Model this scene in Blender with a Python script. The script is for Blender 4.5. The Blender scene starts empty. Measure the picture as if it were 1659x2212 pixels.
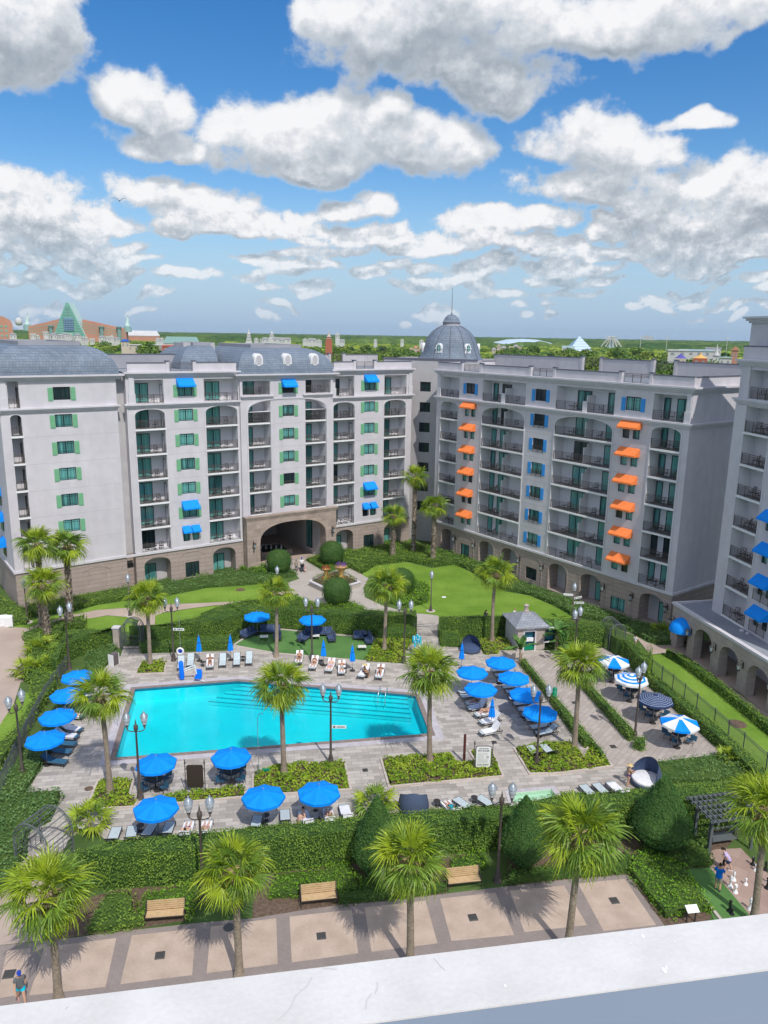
import bpy, bmesh, math, random
import numpy as np
from mathutils import Vector, Matrix, geometry
random.seed(7); RNG=np.random.default_rng(7)
sc=bpy.context.scene; COL=sc.collection
PI=math.pi
# ------------------------------------------------------------------ survey of the place
PW,PH=1659.0,2212.0; FOC=0.751*PH; CAMZ=31.5; PITCH=math.radians(13.0); ROLL=math.radians(0.9)
cF=Vector((0,math.cos(PITCH),-math.sin(PITCH))); _r=Vector((1,0,0)); _u=_r.cross(cF)
cR=_r*math.cos(ROLL)+_u*math.sin(ROLL); cU=_u*math.cos(ROLL)-_r*math.sin(ROLL)
CAM=Vector((0,0,CAMZ))
def ray(x,y): return cF+cR*((x-PW/2)/FOC)-cU*((y-PH/2)/FOC)
def at(p,z=0.0):
    d=ray(*p); t=(z-CAMZ)/d.z; q=CAM+d*t; return Vector((q.x,q.y,z))
def crop(x0,y0,k): return lambda x,y:((x0+x/k)/1.82278,(y0+y/k)/1.82278)
A1=crop(0,1150,1.659);A2=crop(900,1150,1.659);A3=crop(1600,1150,2.074);A4=crop(2300,1150,2.291)
A5=crop(0,1900,1.659);A6=crop(900,1900,1.659);A7=crop(1700,1900,2.074);A8=crop(2300,1900,2.291)
Q1=crop(0,2600,1.843);Q2=crop(700,2600,1.843);Q3=crop(1500,2500,2.074);Q4=crop(2200,2500,2.013)
B1=crop(0,3200,1.659);B2=crop(1000,3200,1.659);B3=crop(2000,3100,1.62)
T1=crop(1100,2250,4.1475);T3=crop(2624,3080,3.6875);T4=crop(2000,2400,4.74);T2=crop(1850,3050,3.318)
DD=lambda x,y:(x,y)
def far(px,dist,z=0.0):
    d=ray(px,724); v=Vector((d.x,d.y)).normalized(); return Vector((v.x*dist,v.y*dist,z))
def farz(px,py,dist):
    d=ray(px,py); h=math.hypot(d.x,d.y); return CAMZ+d.z/h*dist
# ------------------------------------------------------------------ materials
MATS={}
def newmat(name):
    m=bpy.data.materials.new(name); m.use_nodes=True; nt=m.node_tree; nt.nodes.clear()
    out=nt.nodes.new('ShaderNodeOutputMaterial'); b=nt.nodes.new('ShaderNodeBsdfPrincipled')
    nt.links.new(b.outputs[0],out.inputs[0]); MATS[name]=m
    return m,nt,b,out
def N(nt,t,**k):
    n=nt.nodes.new(t)
    for a,v in k.items():
        if a.startswith('i_'):
            key=a[2:]; key=int(key) if key.isdigit() else key.replace('_',' ')
            n.inputs[key].default_value=v
        else: setattr(n,a,v)
    return n
def rgba(c): return (c[0],c[1],c[2],1)
def mat(name,c1,c2=None,rough=0.8,scale=1.0,detail=4,spec=0.3,metal=0,bump=0,bscale=None,island=None,lo=0.35,hi=0.65,coord='Object',fine=None,dirt=None,transl=0,streak=None):
    """colour c1..c2 by noise, optional fine noise, bump, random value per leaf (island)"""
    m,nt,b,out=newmat(name); L=nt.links
    b.inputs['Roughness'].default_value=rough; b.inputs['Specular IOR Level'].default_value=spec; b.inputs['Metallic'].default_value=metal
    if c2 is None and not island:
        b.inputs['Base Color'].default_value=rgba(c1); 
        if not bump: return m
    tc=N(nt,'ShaderNodeTexCoord'); c2=c2 or c1
    n1=N(nt,'ShaderNodeTexNoise',i_Scale=scale,i_Detail=detail); L.new(tc.outputs[coord],n1.inputs['Vector'])
    r=N(nt,'ShaderNodeMapRange',i_1=lo,i_2=hi); L.new(n1.outputs['Fac'],r.inputs[0])
    mx=N(nt,'ShaderNodeMix',data_type='RGBA'); mx.inputs[6].default_value=rgba(c1); mx.inputs[7].default_value=rgba(c2)
    L.new(r.outputs[0],mx.inputs[0]); col=mx.outputs[2]
    if fine:
        n2=N(nt,'ShaderNodeTexNoise',i_Scale=fine[0],i_Detail=3); L.new(tc.outputs[coord],n2.inputs['Vector'])
        r2=N(nt,'ShaderNodeMapRange',i_1=0.3,i_2=0.7,i_3=1-fine[1],i_4=1+fine[1]); L.new(n2.outputs['Fac'],r2.inputs[0])
        v=N(nt,'ShaderNodeVectorMath',operation='SCALE'); L.new(col,v.inputs[0]); L.new(r2.outputs[0],v.inputs['Scale']); col=v.outputs[0]
    if streak:
        mp=N(nt,'ShaderNodeMapping'); mp.inputs['Scale'].default_value=(1,1,.07); L.new(tc.outputs[coord],mp.inputs[0]); n4=N(nt,'ShaderNodeTexNoise',i_Scale=streak[0],i_Detail=5); L.new(mp.outputs[0],n4.inputs[0]); r4=N(nt,'ShaderNodeMapRange',i_1=.35,i_2=.7,i_3=1.02,i_4=1-streak[1]); L.new(n4.outputs['Fac'],r4.inputs[0]); v=N(nt,'ShaderNodeVectorMath',operation='SCALE'); L.new(col,v.inputs[0]); L.new(r4.outputs[0],v.inputs['Scale']); col=v.outputs[0]
    if island:
        g=N(nt,'ShaderNodeNewGeometry'); r3=N(nt,'ShaderNodeMapRange',i_3=island[0],i_4=island[1]); L.new(g.outputs['Random Per Island'],r3.inputs[0])
        v=N(nt,'ShaderNodeVectorMath',operation='SCALE'); L.new(col,v.inputs[0]); L.new(r3.outputs[0],v.inputs['Scale']); col=v.outputs[0]
    L.new(col,b.inputs['Base Color'])
    if bump:
        n3=N(nt,'ShaderNodeTexNoise',i_Scale=bscale or scale*8,i_Detail=4); L.new(tc.outputs[coord],n3.inputs['Vector'])
        bp=N(nt,'ShaderNodeBump',i_Strength=bump,i_Distance=0.05); L.new(n3.outputs['Fac'],bp.inputs['Height']); L.new(bp.outputs[0],b.inputs['Normal'])
    if transl:
        t=N(nt,'ShaderNodeBsdfTranslucent'); ms=N(nt,'ShaderNodeMixShader',i_0=transl); L.new(col,t.inputs[0])
        L.new(b.outputs[0],ms.inputs[1]); L.new(t.outputs[0],ms.inputs[2]); L.new(ms.outputs[0],out.inputs[0])
    return m
def brickmat(name,c1,c2,mortar,bw,bh,msize=0.02,rough=0.85,rot=None,axes='xy',off=0.5,noise=(0.6,0.12),bias=0.0,bump=0.3,squash=1.0):
    """coursed stone / pavers / slates laid out in the object's own space"""
    m,nt,b,out=newmat(name); L=nt.links; b.inputs['Roughness'].default_value=rough; b.inputs['Specular IOR Level'].default_value=0.25
    tc=N(nt,'ShaderNodeTexCoord'); vec=tc.outputs['Object']
    if axes=='xz':
        s=N(nt,'ShaderNodeSeparateXYZ'); L.new(vec,s.inputs[0]); a=N(nt,'ShaderNodeMath',operation='ADD'); L.new(s.outputs[0],a.inputs[0]); L.new(s.outputs[1],a.inputs[1])
        c=N(nt,'ShaderNodeCombineXYZ'); L.new(a.outputs[0],c.inputs[0]); L.new(s.outputs[2],c.inputs[1]); vec=c.outputs[0]
    if rot is not None:
        mp=N(nt,'ShaderNodeMapping'); mp.inputs['Rotation'].default_value=(0,0,rot); L.new(vec,mp.inputs[0]); vec=mp.outputs[0]
    br=N(nt,'ShaderNodeTexBrick',offset=off,squash=squash); br.inputs['Color1'].default_value=rgba(c1); br.inputs['Color2'].default_value=rgba(c2); br.inputs['Mortar'].default_value=rgba(mortar)
    br.inputs['Scale'].default_value=1; br.inputs['Mortar Size'].default_value=msize; br.inputs['Brick Width'].default_value=bw; br.inputs['Row Height'].default_value=bh; br.inputs['Bias'].default_value=bias
    br.inputs['Mortar Smooth'].default_value=0.2
    L.new(vec,br.inputs[0])
    n=N(nt,'ShaderNodeTexNoise',i_Scale=noise[0],i_Detail=5); L.new(tc.outputs['Object'],n.inputs[0])
    r=N(nt,'ShaderNodeMapRange',i_1=0.3,i_2=0.7,i_3=1-noise[1],i_4=1+noise[1]); L.new(n.outputs['Fac'],r.inputs[0])
    v=N(nt,'ShaderNodeVectorMath',operation='SCALE'); L.new(br.outputs['Color'],v.inputs[0]); L.new(r.outputs[0],v.inputs['Scale']); L.new(v.outputs[0],b.inputs['Base Color'])
    if bump:
        bp=N(nt,'ShaderNodeBump',i_Strength=bump,i_Distance=0.03); bp.invert=True; L.new(br.outputs['Fac'],bp.inputs['Height']); L.new(bp.outputs[0],b.inputs['Normal'])
    return m
def glassmat(name,c1,c2,scale=6,rough=0.08):
    m,nt,b,out=newmat(name); L=nt.links; b.inputs['Roughness'].default_value=rough; b.inputs['Specular IOR Level'].default_value=0.6
    tc=N(nt,'ShaderNodeTexCoord'); mp=N(nt,'ShaderNodeMapping'); mp.inputs['Scale'].default_value=(scale,scale,0.15); L.new(tc.outputs['Object'],mp.inputs[0])
    n=N(nt,'ShaderNodeTexNoise',i_Scale=1.3,i_Detail=2); L.new(mp.outputs[0],n.inputs[0]); r=N(nt,'ShaderNodeMapRange',i_1=0.35,i_2=0.65); L.new(n.outputs['Fac'],r.inputs[0])
    mx=N(nt,'ShaderNodeMix',data_type='RGBA'); mx.inputs[6].default_value=rgba(c1); mx.inputs[7].default_value=rgba(c2); L.new(r.outputs[0],mx.inputs[0]); L.new(mx.outputs[2],b.inputs['Base Color'])
    return m
mat('stucco',(.57,.54,.57),(.62,.59,.615),scale=.16,detail=8,bump=.15,bscale=9,fine=(.9,.05),streak=(1.1,.05))
mat('stucco_white',(.66,.65,.66),(.70,.69,.70),scale=.5)
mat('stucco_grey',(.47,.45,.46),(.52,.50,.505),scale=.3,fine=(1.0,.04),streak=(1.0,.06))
mat('trim',(.58,.555,.585),(.63,.61,.635),scale=.8)
mat('white_edge',(.78,.78,.78))
mat('recess',(.72,.70,.73),(.76,.74,.765),scale=.6)
brickmat('stone_band',(.375,.30,.265),(.40,.325,.29),(.26,.21,.185),4.0,.55,.03,axes='xz',noise=(.8,.07))
brickmat('stone_block',(.43,.345,.29),(.335,.265,.225),(.30,.24,.20),1.0,.5,.018,axes='xz',noise=(1.2,.12))
brickmat('portico_stone',(.47,.40,.355),(.42,.355,.315),(.33,.28,.25),.9,.6,.02,axes='xz',noise=(.9,.08))
brickmat('slate',(.16,.20,.255),(.21,.25,.305),(.10,.13,.17),.34,.28,.02,axes='xz',noise=(.5,.12),rough=.6)
brickmat('slate_roof',(.26,.28,.32),(.33,.35,.39),(.2,.21,.24),.4,.28,.03,axes='xy',noise=(2.,.12),rough=.7)
mat('roof_flat',(.24,.26,.30),(.29,.31,.345),scale=.3,fine=(2,.06))
mat('roof_grey',(.30,.30,.33),(.35,.35,.38),scale=.4)
mat('coping',(.13,.135,.17))
mat('frame',(.018,.022,.026),rough=.45)
mat('rail',(.10,.085,.075),rough=.5)
mat('balcony_floor',(.22,.215,.22))
glassmat('glass_curtain',(.09,.31,.29),(.17,.44,.41))
glassmat('glass_half',(.02,.09,.10),(.12,.36,.34),scale=2.5)
glassmat('glass_dark',(.01,.022,.028),(.025,.05,.06))
mat('shutter_green',(.17,.42,.235),rough=.6); mat('shutter_blue',(.045,.30,.72),rough=.6)
mat('awning_blue',(.0,.25,.85),(.0,.28,.9),rough=.7,scale=3); mat('awning_orange',(.86,.21,.055),(.90,.25,.07),rough=.75,scale=3)
mat('umb_blue',(.0,.27,.95),(.0,.31,1.0),rough=.75,scale=2.5,transl=.12); mat('umb_white',(.76,.76,.78),rough=.8); mat('umb_navy',(.025,.045,.12),rough=.8)
mat('metal_dark',(.045,.04,.038),rough=.5,spec=.4); mat('lamp_post',(.075,.062,.055),(.10,.08,.07),rough=.5,spec=.4,scale=2)
mat('lamp_glass',(.36,.39,.42),rough=.3,spec=.6); mat('lamp_cap',(.30,.34,.38),rough=.35,metal=.3)
mat('lounge_frame',(.05,.042,.04),rough=.5)
mat('sling_light',(.46,.53,.56),(.52,.59,.61),rough=.8,scale=6); mat('sling_blue',(.03,.11,.19),(.045,.15,.24),rough=.8,scale=6)
mat('sling_back',(.025,.045,.09),rough=.8); mat('towel',(.80,.80,.82),(.72,.72,.76),rough=.95,scale=5,bump=.4,bscale=12)
mat('navy_cushion',(.05,.08,.16),(.065,.10,.20),rough=.9,scale=4); mat('navy_piping',(.25,.30,.40),rough=.8)
mat('wicker',(.05,.075,.13),(.08,.11,.18),rough=.85,scale=30,bump=.5,bscale=60)
mat('table_white',(.72,.70,.66),rough=.6)
mat('concrete_tan',(.40,.315,.265),(.47,.375,.315),rough=.9,scale=.35,detail=8,fine=(14,.07)); mat('concrete_grey',(.40,.36,.325),(.46,.42,.38),rough=.9,scale=.4,detail=7,fine=(10,.05))
mat('panel_tan',(.435,.335,.265),(.525,.41,.33),rough=.9,scale=.9,detail=8,fine=(22,.10))
mat('ledge_white',(.60,.585,.565),(.68,.665,.645),rough=.8,scale=7,detail=8,fine=(90,.03),bump=.05,bscale=80); mat('scuff',(.54,.53,.52))
mat('wall_bluegrey',(.24,.30,.385),(.25,.31,.395),rough=.6,scale=2)
brickmat('promenade',(.27,.225,.205),(.30,.25,.225),(.22,.185,.17),.2,.1,.006,rot=.28,noise=(.7,.08),bump=0)
brickmat('deck',(.50,.455,.41),(.30,.268,.24),(.20,.185,.175),.95,.42,.012,rot=-.15,noise=(1.1,.09),bias=-.15,rough=.8,bump=.1)
brickmat('terrace',(.46,.40,.36),(.38,.33,.295),(.21,.18,.165),1.1,.42,.012,rot=-.92,noise=(.7,.06),rough=.85,bump=.1)
mat('coping_pool',(.22,.17,.155),(.27,.215,.195),scale=2,fine=(12,.15)); mat('coping_light',(.44,.41,.44),(.52,.49,.51),scale=1.5,fine=(9,.12))
mat('kerb',(.50,.43,.38),(.56,.49,.44),scale=2)
mat('mulch',(.105,.07,.05),(.18,.125,.09),rough=.98,scale=5,detail=8,fine=(25,.3),bump=.6,bscale=30)
mat('lawn',(.13,.24,.03),(.20,.32,.05),rough=.95,scale=.25,detail=6,fine=(9,.2),bump=.5,bscale=30,spec=.1)
mat('turf',(.085,.19,.055),(.115,.235,.07),rough=.95,scale=.6,fine=(20,.08),spec=.1)
mat('ground',(.06,.11,.03),(.10,.155,.045),rough=1,scale=.02,detail=8,spec=.1,fine=(.5,.2))
mat('pool_plaster',(.66,.88,.88),(.46,.76,.82),rough=.7,scale=.13,detail=5,fine=(.5,.05)); mat('pool_tile',(.02,.16,.24),rough=.4); mat('spa_plaster',(.60,.70,.60),rough=.7)
mat('bark_palm',(.25,.195,.145),(.33,.265,.205),rough=.95,scale=3,detail=6,fine=(11,.22),bump=.9,bscale=9); mat('bark_boot',(.13,.10,.075),(.36,.30,.24),rough=.95,scale=3.5,detail=3,lo=.42,hi=.58,bump=1,bscale=6)
mat('bark',(.09,.065,.045),(.13,.10,.07),rough=.95,scale=3)
mat('palm_leaf',(.25,.36,.015),(.38,.47,.03),rough=.5,scale=.5,island=(.6,1.3),transl=.28,spec=.45)
mat('palm_leaf_dark',(.12,.22,.02),(.20,.32,.04),rough=.5,scale=.6,island=(.55,1.35),transl=.22,spec=.45)
mat('palm_dead',(.30,.22,.11),(.40,.30,.16),rough=.9,scale=1,island=(.7,1.2)); mat('palm_yellow',(.48,.42,.03),(.38,.40,.03),rough=.7,scale=1,island=(.7,1.2),transl=.25)
def leafmat(name,c1,c2,scale=.7,isl=(.72,1.22)): mat(name,c1,c2,rough=.6,scale=scale,detail=5,island=isl,transl=.16,spec=.3,lo=.38,hi=.62)
leafmat('hedge_leaf',(.115,.22,.03),(.21,.33,.04)); leafmat('hedge_dark',(.065,.145,.025),(.12,.23,.035)); leafmat('topiary_leaf',(.04,.125,.025),(.085,.195,.04))
leafmat('juniper',(.09,.19,.055),(.16,.28,.085),scale=.6); leafmat('lime_cover',(.12,.27,.015),(.19,.36,.02),scale=.9); leafmat('liriope',(.15,.27,.015),(.30,.40,.03),scale=1.2)
leafmat('tree_a',(.10,.19,.03),(.19,.30,.035),scale=.12); leafmat('tree_b',(.045,.10,.025),(.085,.15,.035),scale=.12); leafmat('tree_c',(.15,.23,.03),(.25,.30,.04),scale=.12)
leafmat('flower_red',(.35,.05,.03),(.45,.12,.06),scale=4); leafmat('flower_purple',(.16,.06,.35),(.25,.10,.45),scale=5); leafmat('banana_leaf',(.05,.14,.03),(.14,.28,.06),scale=1.5)
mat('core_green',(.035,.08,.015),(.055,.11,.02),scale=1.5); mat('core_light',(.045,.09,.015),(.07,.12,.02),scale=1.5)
mat('wood_bench',(.52,.36,.19),(.60,.43,.25),rough=.6,scale=4); mat('pergola_grey',(.10,.115,.12),(.12,.135,.14),rough=.7,scale=3)
mat('sign_brown',(.045,.033,.026),rough=.6); mat('sign_white',(.78,.80,.77),rough=.5); mat('sign_ink',(.17,.17,.17)); mat('sign_ink_light',(.55,.57,.55))
mat('chess_white',(.82,.82,.82),rough=.35,spec=.5); mat('chess_black',(.012,.012,.014),rough=.25,spec=.5)
brickmat('chess_floor',(.40,.29,.24),(.34,.235,.195),(.28,.2,.165),.85,.85,.01,rot=-.9,off=0,noise=(.8,.07),bump=0)
mat('lift_blue',(.0,.16,.82),rough=.5); mat('plastic_white',(.80,.80,.80),rough=.4); mat('trash_dark',(.13,.11,.11),rough=.6); mat('green_tube',(.0,.22,.11),rough=.5); mat('rust_post',(.12,.035,.03),rough=.5)
mat('terracotta_pot',(.72,.47,.17),(.62,.36,.12),scale=4,rough=.8)
mat('skin_a',(.56,.33,.23),rough=.6); mat('skin_b',(.42,.23,.15),rough=.6); mat('skin_c',(.63,.40,.30),rough=.6); mat('hair_dark',(.02,.013,.01),rough=.7); mat('hair_light',(.35,.22,.10),rough=.7)
for n,c in dict(cl_blue=(.0,.15,.60),cl_khaki=(.33,.30,.25),cl_grey=(.13,.14,.15),cl_cyan=(.0,.55,.75),cl_white=(.78,.78,.8),cl_purple=(.10,.04,.22),cl_black=(.015,.015,.018),cl_lilac=(.52,.43,.68),cl_navy=(.03,.04,.07),cl_aqua=(.20,.45,.50),cl_pink=(.60,.30,.32),cl_capblue=(.02,.06,.40),cl_brown=(.13,.07,.05),cl_red=(.7,.05,.08),cl_straw=(.62,.46,.22),cl_turq=(.0,.42,.58)).items(): mat(n,c,rough=.85)
mat('steel',(.55,.57,.60),rough=.25,metal=.8)
mat('grate',(.10,.10,.095),rough=.7)
M=MATS
# water
def watermat(name,tint,refl=.10):
    m,nt,b,out=newmat(name); L=nt.links
    nt.nodes.remove(b)
    tr=N(nt,'ShaderNodeBsdfTransparent'); tr.inputs[0].default_value=rgba(tint); gl=N(nt,'ShaderNodeBsdfGlossy',i_Roughness=.04)
    tc=N(nt,'ShaderNodeTexCoord'); n=N(nt,'ShaderNodeTexNoise',i_Scale=1.8,i_Detail=4); L.new(tc.outputs['Object'],n.inputs[0])
    bp=N(nt,'ShaderNodeBump',i_Strength=.25,i_Distance=.06); L.new(n.outputs['Fac'],bp.inputs['Height']); L.new(bp.outputs[0],gl.inputs['Normal'])
    fr=N(nt,'ShaderNodeFresnel',i_IOR=1.33); L.new(bp.outputs[0],fr.inputs['Normal']); ms=N(nt,'ShaderNodeMixShader'); L.new(fr.outputs[0],ms.inputs[0]); L.new(tr.outputs[0],ms.inputs[1]); L.new(gl.outputs[0],ms.inputs[2]); L.new(ms.outputs[0],out.inputs[0])
watermat('water_pool',(.10,.83,.885)); watermat('water_spa',(.80,.95,.88)); watermat('water_dark',(.05,.25,.28))
# ------------------------------------------------------------------ mesh builder
class MB:
    def __init__(s): s.v=[];s.f=[];s.m=[];s.mats=[]
    def mi(s,m):
        if m not in s.mats: s.mats.append(m)
        return s.mats.index(m)
    def face(s,pts,m):
        n=len(s.v); s.v+= [tuple(p) for p in pts]; s.f.append(tuple(range(n,n+len(pts)))); s.m.append(s.mi(m))
    def quad(s,a,b,c,d,m): s.face((a,b,c,d),m)
    def box(s,x0,x1,y0,y1,z0,z1,m,rz=0,c=None):
        P=[(x0,y0,z0),(x1,y0,z0),(x1,y1,z0),(x0,y1,z0),(x0,y0,z1),(x1,y0,z1),(x1,y1,z1),(x0,y1,z1)]
        if rz:
            cx,cy=c if c else ((x0+x1)/2,(y0+y1)/2); co,si=math.cos(rz),math.sin(rz)
            P=[(cx+(x-cx)*co-(y-cy)*si,cy+(x-cx)*si+(y-cy)*co,z) for x,y,z in P]
        s.hexa(P,m)
    def hexa(s,P,m):
        n=len(s.v); s.v+=[tuple(p) for p in P]; k=s.mi(m)
        for f in ((3,2,1,0),(4,5,6,7),(0,1,5,4),(1,2,6,5),(2,3,7,6),(3,0,4,7)): s.f.append(tuple(n+i for i in f)); s.m.append(k)
    def bar(s,a,b,w,h,m):
        a=Vector(a);b=Vector(b);d=(b-a); 
        if d.length<1e-6: return
        d.normalize(); up=Vector((0,0,1)) if abs(d.z)<.95 else Vector((1,0,0)); sd=d.cross(up).normalized()*w/2; u=sd.cross(d).normalized()*h/2
        s.hexa([a-sd-u,a+sd-u,b+sd-u,b-sd-u,a-sd+u,a+sd+u,b+sd+u,b-sd+u],m)
    def tube(s,pts,r,m,n=8,cap=True):
        pts=[Vector(p) for p in pts]; rs=r if isinstance(r,(list,tuple)) else [r]*len(pts); k=s.mi(m); base=len(s.v)
        for i,p in enumerate(pts):
            d=(pts[min(i+1,len(pts)-1)]-pts[max(i-1,0)]).normalized(); up=Vector((0,0,1)) if abs(d.z)<.9 else Vector((1,0,0))
            a=d.cross(up).normalized(); b=d.cross(a)
            for j in range(n):
                t=2*PI*j/n; s.v.append(tuple(p+(a*math.cos(t)+b*math.sin(t))*rs[i]))
        for i in range(len(pts)-1):
            for j in range(n):
                a=base+i*n+j; b=base+i*n+(j+1)%n; s.f.append((a,b,b+n,a+n)); s.m.append(k)
        if cap:
            s.f.append(tuple(base+j for j in range(n))); s.m.append(k); s.f.append(tuple(base+(len(pts)-1)*n+j for j in range(n))); s.m.append(k)
    def lathe(s,prof,m,n=16,c=(0,0,0),ph=0,sx=1,sy=1):
        base=len(s.v); k=s.mi(m)
        for r,z in prof:
            for j in range(n):
                t=2*PI*j/n+ph; s.v.append((c[0]+r*math.cos(t)*sx,c[1]+r*math.sin(t)*sy,c[2]+z))
        for i in range(len(prof)-1):
            for j in range(n):
                a=base+i*n+j; b=base+i*n+(j+1)%n; s.f.append((a,b,b+n,a+n)); s.m.append(k)
        s.f.append(tuple(base+j for j in range(n))); s.m.append(k); s.f.append(tuple(base+(len(prof)-1)*n+j for j in range(n))); s.m.append(k)
    def prism(s,poly,z0,z1,m,mtop=None):
        n=len(poly); base=len(s.v); k=s.mi(m); kt=s.mi(mtop or m)
        s.v+=[(p[0],p[1],z0) for p in poly]+[(p[0],p[1],z1) for p in poly]
        for i in range(n): s.f.append((base+i,base+(i+1)%n,base+n+(i+1)%n,base+n+i)); s.m.append(k)
        for t in geometry.tessellate_polygon([[Vector((p[0],p[1],0)) for p in poly]]):
            s.f.append(tuple(base+n+i for i in t)); s.m.append(kt)
            s.f.append(tuple(base+i for i in t)); s.m.append(k)
    def mesh(s,name,smooth=False):
        me=bpy.data.meshes.new(name); me.from_pydata(s.v,[],s.f)
        for m in s.mats: me.materials.append(MATS[m])
        me.polygons.foreach_set('material_index',s.m)
        if smooth: me.polygons.foreach_set('use_smooth',[True]*len(s.f))
        me.update(); return me
    def build(s,name,parent=None,smooth=False,loc=None,rz=0):
        return mkobj(name,s.mesh(name,smooth),parent,loc,rz)
def mkobj(name,me,parent=None,loc=None,rz=0):
    o=bpy.data.objects.new(name,me); COL.objects.link(o)
    if parent: o.parent=parent
    if loc is not None: o.location=loc
    if rz: o.rotation_euler=(0,0,rz)
    return o
def tag(o,label,cat,group=None,kind=None):
    if kind: o['kind']=kind
    if label: o['label']=label
    if cat: o['category']=cat
    if group: o['group']=group
    return o
def thing(name,label,cat,loc=(0,0,0),rz=0,group=None):
    o=bpy.data.objects.new(name,None); COL.objects.link(o); o.location=loc; o.rotation_euler=(0,0,rz); o.empty_display_size=.3
    return tag(o,label,cat,group)
def kids(o): return CH.get(o.name) or [c for c in bpy.data.objects if c.parent==o]
CH={}
def copytree(o,loc,rz=0,label=None,group=None,scale=None):
    def tree(a,par):
        c=a.copy(); COL.objects.link(c)
        if par: c.parent=par
        for k in kids0(a): tree(k,c)
        return c
    r=tree(o,None); r.location=loc; r.rotation_euler=(0,0,rz)
    if label: r['label']=label
    if group: r['group']=group
    if scale: r.scale=scale
    return r
_kc={}
def kids0(a):
    if a.name not in _kc: _kc[a.name]=[c for c in bpy.data.objects if c.parent is a or c.parent==a]
    return _kc[a.name]
def structure(o): o['kind']='structure'; return o
def np_mesh(name,V,F,mats,smooth=False,mi=None):
    """V (n,3); F (m,4) quads or (m,3)"""
    me=bpy.data.meshes.new(name); k=F.shape[1]
    me.vertices.add(len(V)); me.vertices.foreach_set('co',V.astype(np.float32).ravel())
    me.loops.add(F.size); me.loops.foreach_set('vertex_index',F.astype(np.int32).ravel())
    me.polygons.add(len(F)); me.polygons.foreach_set('loop_start',np.arange(0,F.size,k,dtype=np.int32))
    if mi is not None: me.polygons.foreach_set('material_index',mi.astype(np.int32))
    for m in mats: me.materials.append(MATS[m])
    me.update(calc_edges=True); return me
def leaves(P,Nn,size,jit=.6,asp=.55,rng=RNG):
    """one bent-free leaf quad per point, roughly facing along Nn"""
    n=len(P); Nn=Nn+rng.normal(0,jit,(n,3)); Nn/=np.linalg.norm(Nn,axis=1)[:,None]+1e-9
    t=rng.normal(0,1,(n,3)); t-= (t*Nn).sum(1)[:,None]*Nn; t/=np.linalg.norm(t,axis=1)[:,None]+1e-9; b=np.cross(Nn,t)
    s=size*rng.uniform(.6,1.3,(n,1)); w=s*asp
    V=np.stack([P-t*s*.5,P+b*w*.5,P+t*s*.5,P-b*w*.5],1).reshape(-1,3)
    F=np.arange(4*n).reshape(n,4); return V,F
def sample_tris(T,n,rng=RNG):
    T=np.asarray(T,float); a=np.cross(T[:,1]-T[:,0],T[:,2]-T[:,0]); ar=np.linalg.norm(a,axis=1)/2; nn=a/(2*ar[:,None]+1e-9)
    i=rng.choice(len(T),n,p=ar/ar.sum()); r1=np.sqrt(rng.random(n))[:,None]; r2=rng.random(n)[:,None]
    return T[i,0]*(1-r1)+T[i,1]*r1*(1-r2)+T[i,2]*r1*r2, nn[i], ar.sum()
def tri_prism(poly,h,inset=0):
    P=[Vector((p[0],p[1],0)) for p in poly]; A=sum(P[i].x*P[(i+1)%len(P)].y-P[(i+1)%len(P)].x*P[i].y for i in range(len(P)))
    if A<0: P=P[::-1]
    T=[]
    for t in geometry.tessellate_polygon([P]):
        a,b,c=[P[i] for i in t]
        if (b-a).cross(c-a).z<0: b,c=c,b
        T.append([(a.x,a.y,h),(b.x,b.y,h),(c.x,c.y,h)])
    ntop=len(T)
    for i in range(len(P)):
        a,b=P[i],P[(i+1)%len(P)]
        T.append([(a.x,a.y,0),(b.x,b.y,0),(b.x,b.y,h)]); T.append([(a.x,a.y,0),(b.x,b.y,h),(a.x,a.y,h)])
    return T,P
def offset(poly,d):
    n=len(poly); V=[Vector(p[:2]) for p in poly]; A=sum(V[i].x*V[(i+1)%n].y-V[(i+1)%n].x*V[i].y for i in range(n)); s=1 if A>0 else -1; out=[]
    for i in range(n):
        a,b,c=V[i-1],V[i],V[(i+1)%n]; e1=(b-a).normalized(); e2=(c-b).normalized(); n1=Vector((e1.y,-e1.x))*s; n2=Vector((e2.y,-e2.x))*s
        q=(n1+n2); q=q/(q.length_squared) *2*d if q.length>1e-6 else n1*d; out.append((b.x+q.x,b.y+q.y))
    return out
def hedge(name,label,poly,h,mats='hedge_leaf',size=.13,dens=55,kind=None,cat='hedge',group=None,rough=.07,core='core_green',z0=0.02,jit=.55):
    """clipped hedge or low planting: a solid inside clothed in single leaves"""
    poly=[(p[0],p[1]) for p in poly]; T,P=tri_prism(poly,h)
    n0=sample_tris(T,10)[2]; n=int(n0*dens); p,nn,_=sample_tris(T,n)
    # gentle unevenness
    w=np.sin(p[:,0]*1.7+p[:,1]*.9)*np.sin(p[:,1]*2.1-p[:,0]*.6)+.6*np.sin(p[:,0]*5.1)*np.sin(p[:,1]*4.3+p[:,2]*3)
    p=p+nn*(np.maximum(w[:,None]*rough,-.05)+np.abs(RNG.normal(0,rough*.5,(n,1)))); p[:,2]+=z0
    V,F=leaves(p,nn+np.array([0,0,.35]),size,jit=jit)
    c=Vector((sum(q.x for q in P)/len(P),sum(q.y for q in P)/len(P)))
    o=np.array([c.x,c.y,0]); me=np_mesh(name,V-o,F,[mats])
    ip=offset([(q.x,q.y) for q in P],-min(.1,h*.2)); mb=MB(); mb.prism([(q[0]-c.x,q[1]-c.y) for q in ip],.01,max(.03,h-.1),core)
    r=join_np(name,me,mb); ob=mkobj(name,r,None,(c.x,c.y,0)); return tag(ob,label,cat,group,kind)
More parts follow.
